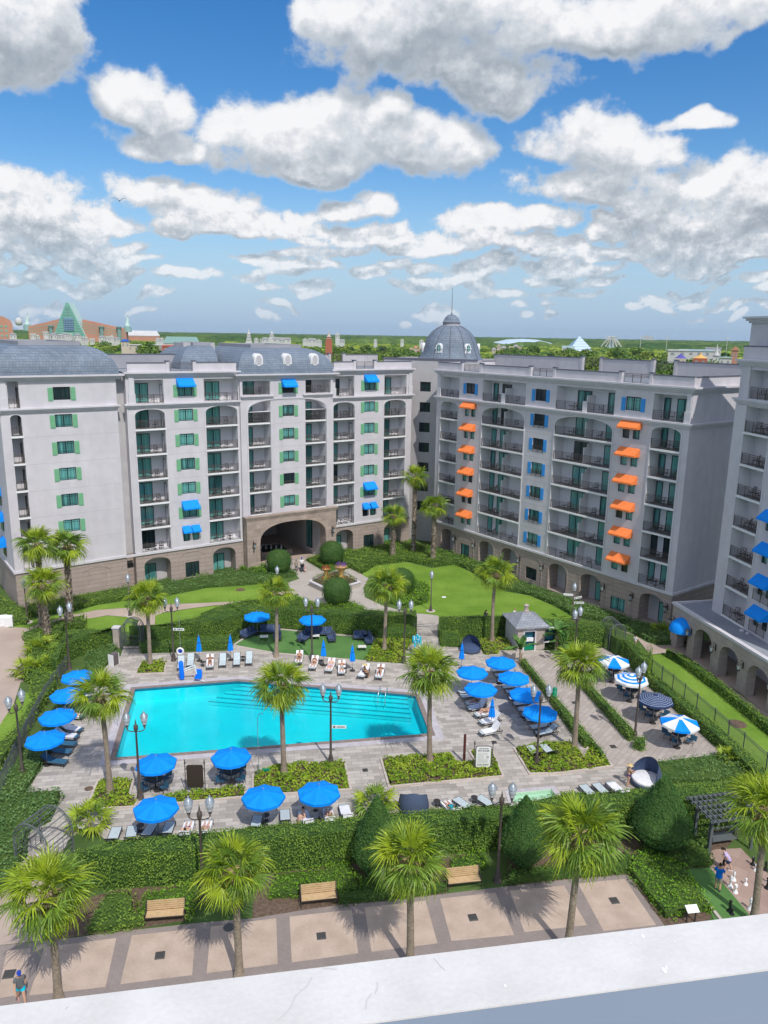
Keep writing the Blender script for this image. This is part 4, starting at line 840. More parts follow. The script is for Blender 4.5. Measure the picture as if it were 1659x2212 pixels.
for m_ in (10.5,23.9): wal.box(m_,m_+.12,.35,BD,23,24.9,'stucco_white'); wal.box(m_-.25,m_+.37,-.08,.4,23.0,24.25,'trim')
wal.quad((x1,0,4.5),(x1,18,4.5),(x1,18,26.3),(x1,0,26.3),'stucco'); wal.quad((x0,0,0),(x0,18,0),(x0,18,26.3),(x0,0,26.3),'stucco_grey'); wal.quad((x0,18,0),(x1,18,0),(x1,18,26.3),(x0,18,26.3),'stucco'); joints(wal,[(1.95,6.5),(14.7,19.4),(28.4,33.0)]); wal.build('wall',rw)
tr=MB(); cornice(tr,x0,x1,0,22.45,23.0,proj=.4); cornice(tr,x0,x1,0,26.15,26.75,proj=.5); tr.box(x0,x1+.16,-.16,-.001,4.35,4.62,'trim')
for z0,z1,p in ((22.45,23.0,.4),(26.15,26.75,.5)):
    for i in range(3): q=p*(i+1)/3; tr.box(x1+.001,x1+q,.301,9.2,z0+i*(z1-z0)/3,z0+(i+1)*(z1-z0)/3-.004,'trim')
tr.box(x1+.001,x1+.16,-.1,9.5,4.35,4.62,'trim')
for a,b,r in bc: archmold(tr,a,b,22.35-r,22.35,4.7,'trim')
for x in (37.12,): tr.box(x,x+.5,-.12,-.001,23,26.1,'trim'); tr.box(x-.1,x+.62,-.2,-.001,23,24.2,'trim')
tr.box(-2.7,-2.1,-.12,-.001,23,26.1,'trim'); tr.box(-2.8,-2.0,-.2,-.001,23,24.2,'trim')
tr.build('cornice',rw)
sto=MB(); ar=[(-.95,1.75,1),(7.2,10.1,1),(11.55,14.55,1),(20.1,23.05,1),(25.2,28.35,1),(33.7,36.85,1)]
osr=[(a,b,.2,3.8,1.8,1.0,'stone_band') for a,b,_ in ar]+[(3.35,5.2,.6,2.4,.16),(16.2,18.1,.6,2.2,.16),(29.8,31.8,.55,2.1,.16)]
wallpanel(sto,x0,x1,0,4.4,osr,'stone_band')
for a,b,_ in ar: recess_back(sto,a-.1,b+.1,0,4.4,1.8,'stucco_grey'); archmold(sto,a,b,2.75,3.8,.2,'stone_band',w=.2,p=.04)
for c in (4.3,17.1,30.8): archmold(sto,c-1.8,c+1.8,2.75,3.75,.1,'stone_band',w=.09,p=.05)
sto.quad((x1,0,0),(x1,18,0),(x1,18,4.5),(x1,0,4.5),'stone_band'); sto.build('stone_base',rw)
for k in range(6):
    for p in (wa,wd):
        for a,b in p: window(rw,a,FL[k]+.7,b-a,1.25,.1,panes=1); awning(rw,a-.2,b+.22,FL[k]+2.75,'awning_orange',.95,.75)
wincol(rw,wc,range(7),range(7),'shutter_blue')
for k in range(6): mkobj('window_rail',railing_mesh(wc[1]-wc[0]-.05),rw,(wc[0]+.02,-.04,FL[k]+.45)).scale=(1,1,.8)
for a,b in ((3.3,5.05),(29.6,31.55)): window(rw,a,23.75,b-a,1.45,.1); shutters(rw,a,b,23.75,1.45,'shutter_blue')
balcony_stack(rw,-1.9,1.75,FL[:6],BD,'%s floor balcony at the left end of the right wing',[(.1,1.5)]); balcony_stack(rw,6.75,14.5,FL[:6],BD,'%s floor double balcony in the left half of the right wing',[(6.95,.9),(8.6,1.7),(12.9,1.45)])
balcony_stack(rw,19.65,28.15,FL[:6],BD,'%s floor double balcony in the right half of the right wing',[(21.4,2.1),(25.9,2.0)]); balcony_stack(rw,33.25,36.8,FL[:6],BD,'%s floor balcony at the near end of the right wing',[(33.3,.8),(34.9,1.75)])
balcony_stack(rw,-2.05,1.85,[23.0],BD,'top floor balcony at the left end of the right wing',[(.1,1.5)],top=True); balcony_stack(rw,6.6,14.47,[23.0],BD,'top floor double balcony in the left half of the right wing',[(6.95,.9),(8.6,1.7),(12.9,1.45)],top=True)
balcony_stack(rw,19.5,28.1,[23.0],BD,'top floor double balcony in the right half of the right wing',[(21.4,2.1),(25.9,2.0)],top=True); balcony_stack(rw,33.1,37.05,[23.0],BD,'top floor balcony at the near end of the right wing',[(33.3,.8),(34.9,1.75)],top=True)
for x in (-.2,8.6,12.8,21.5,26.2,35.1): door(rw,x,.25,1.6,2.3,1.7)
for a,b,c,d in ((3.35,5.2,.6,2.4),(16.2,18.1,.6,2.2),(29.8,31.8,.55,2.1)): window(rw,a,c,b-a,d-c,.1)
for x in (2.2,6.4,15.1,19.2,28.8,32.8,37.3): wall_lantern(rw,x,2.9)
parapet(rw,x0,x1,.02,26.75,27.8,[(2.3,6.0),(15.1,18.9),(28.7,32.5)]); parapet(rw,x0,x1+1,11,26.75,28.9,[(14,17),(25,28)],'stucco_grey')
mb=MB(); mb.box(x1-.27,x1-.02,.3,9.5,26.75,27.7,'stucco'); mb.box(x1-.33,x1+.04,.28,9.5,27.7,27.8,'coping'); mb.box(x0,x1-.3,.3,17.9,26.4,26.72,'roof_flat'); mb.box(x0,x0+.25,.3,18,26.73,27.8,'stucco'); mb.box(x0-.05,x0+.3,.3,18,27.8,27.9,'coping'); mb.build('roof_deck',rw)
# ============ near right wing (only its first bays are in the picture)
RBp=(34.1,74.0); RBd=(.16,-.987)
rb_=roots('hotel_wing','tallest wing at the right edge, one floor higher, with blue awnings',RBp,RBd)
wal=MB(); x0,x1=-.85,13
FB=FL+[26.12]
ow=[(.8,4.35,4.65,25.4,BD,0,'recess'),(.7,4.5,26.15,28.8,BD,0,'recess')]
for k in range(8):
    ow.append((5.55,6.35,FB[k]+.7,FB[k]+2.0,.14)); ow.append((6.75,7.55,FB[k]+.7,FB[k]+2.0,.14))
wallpanel(wal,x0,x1,4.3,29.2,ow,'stucco'); recess_back(wal,.7,4.6,4.3,29,BD)
wal.quad((x0,0,4.3),(x0,12,4.3),(x0,12,29.2),(x0,0,29.2),'stucco'); wal.quad((x1,0,0),(x1,12,0),(x1,12,29.2),(x1,0,29.2),'stucco')
wal.box(-1.9,x1,1.2,16,0,33.2,'stucco'); wal.build('wall',rb_)
tr=MB(); cornice(tr,x0,x1,0,25.55,26.1,proj=.4); cornice(tr,x0,x1,0,29.15,29.75,proj=.5); cornice(tr,-1.9,x1,1.2,33.1,33.7,proj=.6,depth=15,step=3); tr.box(x0,x1,0.02,.3,29.75,30.9,'stucco'); tr.box(x0-.05,x1,-.02,.36,30.9,31.0,'coping'); tr.box(.35,.75,-.12,-.001,26.1,29.1,'trim'); tr.box(.2,.9,-.2,-.001,26.1,27.3,'trim'); tr.box(-.95,.8,-.10,-.001,4.3,25.5,'trim'); tr.box(4.4,4.6,-.05,-.001,4.3,25.5,'trim'); tr.build('cornice',rb_)
balcony_stack(rb_,.8,4.35,FL[:7],BD,'%s floor balcony of the near right wing',[(3.1,1.2)]); balcony_stack(rb_,.7,4.5,[26.15],BD,'top floor balcony of the near right wing',[(3.1,1.3)],top=True)
for k in range(8):
    for a in (5.55,6.75): window(rb_,a,FB[k]+.7,.8,1.3,.1,panes=1)
    if k<4: awning(rb_,5.35,7.75,FB[k]+2.65,'awning_blue',.9,.75)
    if k<2: mkobj('window_rail',railing_mesh(2.3),rb_,(5.3,-.25,FB[k]+.1))
# ============ stone arcade in front of it
PTp=(30.68,76.0); PTd=(.19,-.98)
pt=roots('stone_arcade','tan stone arcade with flat grey roof, round arches and a blue domed canopy',PTp,PTd,'arcade')
mb=MB(); oa=[(.55,2.45,0,2.75,.9,0,'portico_stone'),(3.6,6.45,0,3.62,.9,1.25,'portico_stone'),(7.75,10.6,0,3.52,.9,1.25,'portico_stone'),(11.9,14.8,0,3.45,.9,1.25,'portico_stone'),(16.1,19,0,3.45,.9,1.25,'portico_stone')]
wallpanel(mb,-.65,20,0,4.35,oa,'portico_stone')
for q in (.9,):
    for o in oa[1:]: archmold(mb,o[0],o[1],o[3]-1.25,o[3],0,'portico_stone',w=.22,p=.03)
mb.quad((-.65,0,0),(-.65,4,0),(-.65,4,4.35),(-.65,0,4.35),'portico_stone'); mb.quad((-.65,4.6,0),(20,4.6,0),(20,4.6,4.2),(-.65,4.6,4.2),'stone_band')
mb.build('wall',pt)
mb=MB(); mb.box(-.75,20,-.12,.35,4.36,4.62,'trim'); mb.hexa([(-.6,.35,4.2),(20,.35,4.2),(20,5.2,4.2),(-.6,5.2,4.2),(-.6,.35,4.4),(20,.35,4.4),(20,5.2,4.4),(-.6,5.2,4.4)],'roof_flat'); mb.box(-.75,-.5,.35,5,4.36,4.62,'trim'); mb.lathe([(.22,4.4),(.22,4.5),(.15,4.56)],'trim',12,c=(7.4,2.3,0)); mb.lathe([(.16,4.4),(.16,4.5),(.1,4.54)],'trim',12,c=(8.1,2.4,0)); mb.build('roof',pt)
mb=MB(); n=16
for i in range(n):
    for j in range(8):
        def q(i,j): t=PI*i/n; f=PI/2*j/8; return (1.5-1.35*math.cos(t)*math.cos(f),-.02-1.35*math.sin(t)*math.cos(f),2.25+1.35*math.sin(f))
        mb.quad(q(i,j),q(i+1,j),q(i+1,j+1),q(i,j+1),'awning_blue')
mb.build('canopy',pt,True)
for x in (-.15,3.0,7.1,11.25,15.4): wall_lantern(pt,x,2.75)
# ------------------------------------------------------------------ palms
def fan_leaf(pet,R,nseg,droop,rng,mi=0):
    """one fan leaf along +x, origin at the crown; returns verts, quads"""
    V=[];F=[]
    def q(*p): n=len(V); V.extend(p); F.append((n,n+1,n+2,n+3))
    w=.02
    pz=lambda t:-.10*pet*t*t
    for i in range(3):
        a,b=i/3*pet,(i+1)/3*pet; q((a,-w,pz(i/3)),(b,-w*.8,pz((i+1)/3)),(b,w*.8,pz((i+1)/3)),(a,w,pz(i/3)))
    o=np.array((pet,0,pz(1))); span=math.radians(rng.uniform(108,128))
    for s in range(nseg):
        t=-span+2*span*(s+.5)/nseg; dt=2*span/nseg; L_=R*(1-.22*(t/span)**2)*rng.uniform(.84,1.08)
        rs=[.05,.45,.72,.9,1.03]; prev=None
        fold=.03; dj=rng.uniform(.4,2.1)
        for j,r in enumerate(rs):
            rr=r*L_; ww=(rr*math.tan(dt/2)*1.02 if r<.5 else L_*.46*math.tan(dt/2)*(1-((r-.45)/.6)**1.3*.95))
            sag=-droop*dj*(r**2.6)*L_*.8-.10*abs(t/span)*r*L_; rr2=rr*(1-.22*droop*r*r)
            c=np.array((math.cos(t),math.sin(t),0)); nrm=np.array((-math.sin(t),math.cos(t),0))
            p=o+c*rr2+np.array((0,0,sag)); zz=fold*(1 if s%2 else -1)*min(1,r*2)*R*.5
            a=p-nrm*ww+np.array((0,0,zz)); b=p+nrm*ww+np.array((0,0,-zz))
            if prev is not None: q(prev[0],a,b,prev[1])
            prev=(a,b)
    return np.array(V),np.array(F)
def palm_crown(seed,n=38,R=1.12,pet=1.12,nseg=30,mats=('palm_leaf','palm_leaf_dark','palm_yellow'),dead=3,wind=(0,0)):
    rng=np.random.default_rng(seed); VV=[];FF=[];MI=[];off=0
    for i in range(n):
        u=(i+.5)/n; az=i*2.399+rng.normal(0,.15); el=math.radians(78-132*u**1.05+rng.normal(0,6)); s=.82+.25*math.sin(PI*min(1,u*1.15))+rng.normal(0,.04)
        d=.12+.75*u**1.3+rng.normal(0,.06); v,f=fan_leaf(pet*s*rng.uniform(.85,1.12),R*s,nseg,max(.05,d),rng)
        # roll, pitch, yaw
        ro=rng.normal(0,.28); c,s_=math.cos(ro),math.sin(ro); y=v[:,1]*c-v[:,2]*s_; z=v[:,1]*s_+v[:,2]*c; v[:,1]=y;v[:,2]=z
        # blade bends down past the petiole for old leaves
        c,s_=math.cos(el),math.sin(el); x=v[:,0]*c-v[:,2]*s_; z=v[:,0]*s_+v[:,2]*c; v[:,0]=x; v[:,2]=z
        c,s_=math.cos(az),math.sin(az); x=v[:,0]*c-v[:,1]*s_; y=v[:,0]*s_+v[:,1]*c; v[:,0]=x; v[:,1]=y
        r2=v[:,0]**2+v[:,1]**2; v[:,2]-=.055*r2*(1 if u<.8 else .5); v[:,0]+=wind[0]*v[:,2]*0+wind[0]*np.sqrt(r2)*.12
        VV.append(v);FF.append(f+off);off+=len(v); m_=1 if rng.random()<(.30+.35*u) else 0
        if u>.86 and rng.random()<.35: m_=2
        MI.append(np.full(len(f),m_))
    # dry flower stalks and fibre at the heart
    return np.concatenate(VV),np.concatenate(FF),np.concatenate(MI)
PALMS={}
def palm_kind(key,seed,h,r0,r1,booted=False,**kw):
    V,F,MI=palm_crown(seed,**kw); me=np_mesh('crown',V,F,list(kw.get('mats',('palm_leaf','palm_leaf_dark','palm_yellow'))),mi=MI)
    mb=MB(); rng=random.Random(seed)
    for i in range(60):
        t=rng.uniform(0,2*PI); r=rng.uniform(.1,.6); z=rng.uniform(-.55,.15); mb.tube([(0,0,z*.3),(r*math.cos(t),r*math.sin(t),z),(r*1.4*math.cos(t),r*1.4*math.sin(t),z-.3)],[.035,.022,.008],'palm_dead',4)
    ht=mb.mesh('dry_fibre')
    tb=MB(); n=10; lean=rng.uniform(-.12,.12)
    pts=[(lean*math.sin(i/n*PI)*.6,0,h*i/n) for i in range(n+1)]; rr=[r0*(1.55 if i==0 else 1.15 if i==1 else 1)*(1-i/n)+r1*(i/n) for i in range(n+1)]
    tb.tube(pts,rr,'bark_boot' if booted else 'bark_palm',14)
    if booted:
        for i in range(int(h*34)):
            z=.35+(h-.4)*rng.random(); t=rng.uniform(0,2*PI); r=r0*(1-z/h)+r1*z/h; x,y=r*math.cos(t),r*math.sin(t)
            tb.bar((x*.9,y*.9,z),(x*1.45,y*1.45,z+.16),.10,.035,'bark_boot')
    tk=tb.mesh('trunk',True)
    PALMS[key]=(me,ht,tk,h)
def place_palm(key,loc,h,label,rz,group='fan palms round the pool',s=1.0,name='palm_tree'):
    me,ht,tk,h0=PALMS[key]; o=thing(name,label,'palm tree',(loc[0],loc[1],0),rz,group)
    o.rotation_euler=(math.sin(loc[0]*3.1)*.03,math.cos(loc[1]*2.3)*.03,rz); t=mkobj('trunk',tk,o,(0,0,0)); t.scale=(1,1,h/h0); c=mkobj('crown',me,o,(0,0,h)); c.scale=(s,s,s); mkobj('dry_fibre',ht,c,(0,0,0)); return o
palm_kind('a',11,6.3,.20,.15); palm_kind('b',23,6.3,.20,.15,n=34); palm_kind('c',37,6.3,.21,.15,n=42,dead=5); palm_kind('d',41,6.3,.20,.15,n=36,R=1.2)
palm_kind('w1',51,7,.30,.26,True,n=30,R=1.25,pet=1.0,mats=('palm_leaf_dark','palm_leaf','palm_yellow')); palm_kind('w2',57,7,.30,.25,True,n=28,R=1.25,pet=1.05,mats=('palm_leaf_dark','palm_leaf','palm_yellow'))
PLM=[('a',(127,2165),6.15,1.02,'fan palm nearest the man with the blue cap, at the left end of the promenade'),('b',(517,2115),6.25,.96,'fan palm on the promenade between the two left benches'),
('c',(886,2090),6.5,.97,'fan palm on the promenade in front of the right bench'),('d',(1225,2060),7.1,1.04,'fan palm with a leaning trunk at the right end of the promenade'),('a',(1628,1995),7.2,1.02,'fan palm beside the giant chess board'),
('b',(238,1715),7.4,1.0,'fan palm off the lower left corner of the pool'),('c',(614,1677),7.3,1.0,'fan palm in the bed in front of the middle of the pool'),('d',(928,1650),7.6,1.03,'fan palm in the bed off the lower right corner of the pool'),('c',(1240,1620),7.3,1.0,'fan palm in the walkway bed left of the striped parasols'),
('a',(325,1440),7.1,.95,'fan palm in a small square bed near the garden gate'),('b',(597,1419),6.7,.9,'fan palm at the front edge of the turf patio'),('d',(830,1408),7.1,1.0,'fan palm right of the turf patio'),('b',(1063,1389),7.8,1.05,'fan palm behind the round daybed')]
for i,(k,b,h,s,l) in enumerate(PLM): place_palm(k,at(b),h,l,i*1.3,s=s)
WPL=[('w1',(848,1208),6.5,.95,'thick trunked palm right of the stone gateway'),('w2',(893,1198),11.6,.95,'tallest palm, standing in the corner below the domed tower'),('w1',(935,1215),8.2,1.0,'palm with a shaggy trunk at the far left end of the right wing'),
('w2',(91,1368),9.9,1.05,'palm rearmost of the three by the left wing'),('w1',(152,1355),9.1,1.12,'palm with a shaggy trunk, rightmost of the three by the left wing'),('w2',(103,1385),6.2,1.05,'lowest of the three palms by the left wing')]
for i,(k,b,h,s,l) in enumerate(WPL): place_palm(k,at(b),h,l,i*2.1+.4,'shaggy trunked palms near the buildings',s)
# low palmettos
V,F,MI=palm_crown(77,n=22,R=.75,pet=.75,nseg=14); pm=np_mesh('fronds',V,F,['palm_leaf','palm_leaf_dark','palm_yellow'],mi=MI)
for i,(p,s,l) in enumerate([(Q1(650,1200),1.15,'low palmetto by the lower left arched gate'),(Q2(1430,1090),1.2,'low palmetto behind the tall hedge beside the navy daybed'),(A5(260,1120),1.3,'palmetto clump beside the left path, upper one'),(A5(180,1260),1.2,'palmetto clump beside the left path, lower one'),(A5(330,1230),1.1,'palmetto clump beside the left path, behind the blue parasols'),(Q4(1345,1000),.8,'low palmetto at the near corner of the striped parasol terrace'),(A8(690,1370),1.0,'yellow palmetto in the bed beside the stone arcade')]):
    q=at(p); o=thing('palmetto',l,'shrub',(q.x,q.y,0),i*1.1,'low palmettos'); o.scale=(s,s,s); mkobj('fronds',pm,o,(0,0,.35)); mb=MB(); mb.tube([(0,0,0),(0,0,.4)],.12,'bark_palm',8); mb.build('stem',o)
# banana-like plants by the kiosk
def banana(seed,h,n):
    rng=np.random.default_rng(seed); VV=[];FF=[];off=0
    for i in range(n):
        az=i*2.4+rng.normal(0,.3); el=math.radians(rng.uniform(25,85)); L_=rng.uniform(1.2,2.0); st=rng.uniform(0,.5); S=8; v=[]
        for j in range(S+1):
            t=j/S; r=L_*t; z=r*math.sin(el)-1.1*t**2.4*(1-math.sin(el)*.7); x=r*math.cos(el)+.35*t*t; w=.26*math.sin(PI*min(1,.12+t*.88))**.7*(1 if t<.98 else .3)
            v+= [(x,-w,z+.07*(j%2)),(x,0,z-.05),(x,w,z+.07*((j+1)%2))]
        v=np.array(v); c,s=math.cos(az),math.sin(az); v=np.stack([v[:,0]*c-v[:,1]*s,v[:,0]*s+v[:,1]*c,v[:,2]+h+st],1)
        f=[(j*3+k,j*3+k+1,j*3+k+4,j*3+k+3) for j in range(S) for k in (0,1)]; VV.append(v);FF.append(np.array(f)+off);off+=len(v)
    return np.concatenate(VV),np.concatenate(FF)
for i,(p,h,n,l) in enumerate([(A7(1010,1370),1.7,13,'tall banana plant right of the kiosk'),(A7(715,1480),1.35,10,'banana plant in front of the kiosk'),(A7(1080,1390),.9,8,'low banana plant beside the towel bins')]):
    q=at(p); o=thing('banana_plant',l,'plant',(q.x,q.y,0),0,'banana plants by the kiosk'); V,F=banana(90+i,h,n); mkobj('leaves',np_mesh('leaves',V,F,['banana_leaf']),o); mb=MB()
    mb.tube([(0,0,0),(.05,0,h*.6),(0,0,h+.3)],[.14,.11,.07],'bark_palm',8); mb.tube([(.2,.1,0),(.25,.15,h*.8)],[.10,.05],'palm_dead',7); mb.build('stem',o)
# ------------------------------------------------------------------ clipped trees
def topiary(name,label,loc,rx,h,z0,shape='ball',mats='topiary_leaf',group=None,trunk=True,dens=190,size=.095):
    o=thing(name,label,'topiary',(loc[0],loc[1],0),0,group); n=int(dens*4*PI*rx*h/2.6)
    u=RNG.random(n)*2-1; t=RNG.random(n)*2*PI
    if shape=='ball': r=np.sqrt(np.maximum(0,1-np.abs(u)**2.4)); z=(u+1)/2*h
    else:
        s=(u+1)/2; r=np.where(s<.32,np.sqrt(s/.32),np.clip((1-s)/.68,0,1)**.78); z=s*h
    x=r*rx*np.cos(t); y=r*rx*np.sin(t); nn=np.stack([np.cos(t)*np.maximum(r,.2),np.sin(t)*np.maximum(r,.2),u*.8 if shape=='ball' else .35+u*.3],1)
    P=np.stack([x,y,z+z0],1)+nn*RNG.normal(0,.05,(n,1))+nn*(.05*np.sin(P_:=(x*5+z*4))*np.sin(y*5-z*3))[:,None]
    V,F=leaves(P,nn,size,.45); me=np_mesh('crown',V,F,[mats]); mb=MB()
    if shape=='ball': prof=[(.92*rx*math.sqrt(max(0,1-abs(2*s-1)**2.4)),z0+s*h) for s in np.linspace(.01,.97,12)]
    else: prof=[(.9*rx*(math.sqrt(s/.32) if s<.32 else ((1-s)/.68)**.78),z0+s*h) for s in np.linspace(.01,.97,14)]
    mb.lathe(prof,'core_green',20); join_np('crown',me,mb); mkobj('crown',me,o)
    tb=MB(); tb.tube([(0,0,0),(0,0,z0+.4)],.07,'bark',8); tb.build('trunk',o); return o
for p,l in ((A6(330,600),'round clipped tree left of the paved walk from the stone gateway'),(A6(675,540),'round clipped tree right of the paved walk from the stone gateway'),(A6(707,805),'round clipped tree in front of the diamond flower planter'),(A6(1125,735),'round clipped tree half hidden behind the palm right of the plaza')):
    topiary('topiary_ball',l,at(p),1.75,3.3,.15,group='round clipped trees of the plaza')
TP=[(DD(812,1895),1.45,5.2,'tall clipped cone tree left of the palm on the promenade'),(DD(1128,1873),1.5,4.6,'clipped cone tree between the lamp post and the leaning palm'),(B3(960,395),1.95,4.9,'clipped cone tree by itself right of the leaning palm')]
for p,r,h,l in TP: topiary('topiary_cone',l,at(p),r,h,.25,'cone','topiary_leaf',group='cone shaped trees before the tall hedge',dens=190)
# ------------------------------------------------------------------ hedges and low planting
def hg(label,pts,h,mats='hedge_leaf',size=.12,dens=85,name='hedge',z=0,**k):
    return hedge(name,label,pts,h,mats,size,dens,**k)
HB=[at(p) for p in (B1(775,500),B1(1250,465))]+[at(B2(180,390)),at(B2(620,335)),at(B2(1330,272)),at(B2(1500,258)),at(B3(1130,282)),at(B3(1280,272)),at(B3(1500,262))]
fr=[(p.x,p.y) for p in HB]; d_=Vector((fr[-1][0]-fr[0][0],fr[-1][1]-fr[0][1])).normalized(); nb=Vector((-d_.y,d_.x))
HH=2.35; bk=[(p.x,p.y) for p in (at(p,HH) for p in (B1(455,265),B1(700,188),B1(1290,120),B2(0,88),B2(700,20),Q3(380,1425),Q3(700,1405),Q3(1020,1385),Q4(0,1252),Q4(450,1238),Q4(830,1190),Q4(1330,1152),Q4(1700,1110)))]
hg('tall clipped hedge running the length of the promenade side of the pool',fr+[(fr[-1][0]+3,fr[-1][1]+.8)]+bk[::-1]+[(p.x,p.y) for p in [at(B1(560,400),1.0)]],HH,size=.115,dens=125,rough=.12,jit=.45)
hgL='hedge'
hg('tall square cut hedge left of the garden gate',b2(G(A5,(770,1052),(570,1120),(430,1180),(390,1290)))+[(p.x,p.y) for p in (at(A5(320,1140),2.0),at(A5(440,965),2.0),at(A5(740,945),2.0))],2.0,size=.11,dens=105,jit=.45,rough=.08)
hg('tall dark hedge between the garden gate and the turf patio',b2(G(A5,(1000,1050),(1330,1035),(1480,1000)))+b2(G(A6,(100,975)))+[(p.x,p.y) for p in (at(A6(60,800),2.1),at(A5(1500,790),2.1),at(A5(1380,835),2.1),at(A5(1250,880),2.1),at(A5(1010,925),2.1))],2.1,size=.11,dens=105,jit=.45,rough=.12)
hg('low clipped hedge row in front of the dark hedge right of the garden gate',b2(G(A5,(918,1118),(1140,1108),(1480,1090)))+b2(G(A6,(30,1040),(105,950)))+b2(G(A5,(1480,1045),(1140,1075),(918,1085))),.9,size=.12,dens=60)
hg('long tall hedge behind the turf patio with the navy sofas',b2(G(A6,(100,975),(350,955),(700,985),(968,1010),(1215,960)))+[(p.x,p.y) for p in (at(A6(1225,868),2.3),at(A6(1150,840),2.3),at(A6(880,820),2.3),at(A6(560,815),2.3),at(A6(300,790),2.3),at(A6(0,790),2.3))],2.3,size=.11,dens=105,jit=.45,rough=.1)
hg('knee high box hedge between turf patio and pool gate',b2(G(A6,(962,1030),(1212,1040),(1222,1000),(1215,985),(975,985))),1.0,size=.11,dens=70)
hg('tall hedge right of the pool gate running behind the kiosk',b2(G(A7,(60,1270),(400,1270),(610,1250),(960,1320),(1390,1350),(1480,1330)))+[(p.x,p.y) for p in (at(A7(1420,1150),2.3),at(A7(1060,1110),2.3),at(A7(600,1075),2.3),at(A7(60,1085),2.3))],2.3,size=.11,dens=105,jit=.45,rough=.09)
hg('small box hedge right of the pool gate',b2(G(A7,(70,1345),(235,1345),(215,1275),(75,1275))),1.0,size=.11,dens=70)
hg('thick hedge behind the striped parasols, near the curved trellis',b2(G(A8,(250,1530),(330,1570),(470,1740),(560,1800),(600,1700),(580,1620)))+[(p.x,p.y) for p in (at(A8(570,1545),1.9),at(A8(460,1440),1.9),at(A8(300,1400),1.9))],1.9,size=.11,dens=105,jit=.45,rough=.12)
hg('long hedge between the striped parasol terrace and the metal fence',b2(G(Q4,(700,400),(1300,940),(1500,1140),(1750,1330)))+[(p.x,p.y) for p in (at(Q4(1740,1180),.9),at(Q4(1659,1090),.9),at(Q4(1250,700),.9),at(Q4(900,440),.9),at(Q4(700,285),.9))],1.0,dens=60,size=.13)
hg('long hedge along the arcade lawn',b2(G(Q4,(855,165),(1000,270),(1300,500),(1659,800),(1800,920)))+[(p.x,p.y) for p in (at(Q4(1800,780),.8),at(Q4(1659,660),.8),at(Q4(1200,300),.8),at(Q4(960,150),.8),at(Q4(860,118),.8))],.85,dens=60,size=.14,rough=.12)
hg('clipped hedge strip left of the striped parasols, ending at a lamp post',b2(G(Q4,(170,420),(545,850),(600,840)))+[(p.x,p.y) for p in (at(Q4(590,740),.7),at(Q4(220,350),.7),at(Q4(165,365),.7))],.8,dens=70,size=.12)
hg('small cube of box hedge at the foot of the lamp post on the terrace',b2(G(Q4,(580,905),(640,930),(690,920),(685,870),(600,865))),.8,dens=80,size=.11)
hg('clipped hedge strip between the white loungers and the walkway',b2(G(Q3,(1130,250),(1300,450),(1560,820),(1659,930)))+b2(G(Q4,(250,900),(330,1010),(365,985)))+[(p.x,p.y) for p in (at(Q4(300,850),.6),at(Q4(0,505),.6),at(Q3(1400,470),.6),at(Q3(1180,190),.6))],.7,dens=70,size=.12)
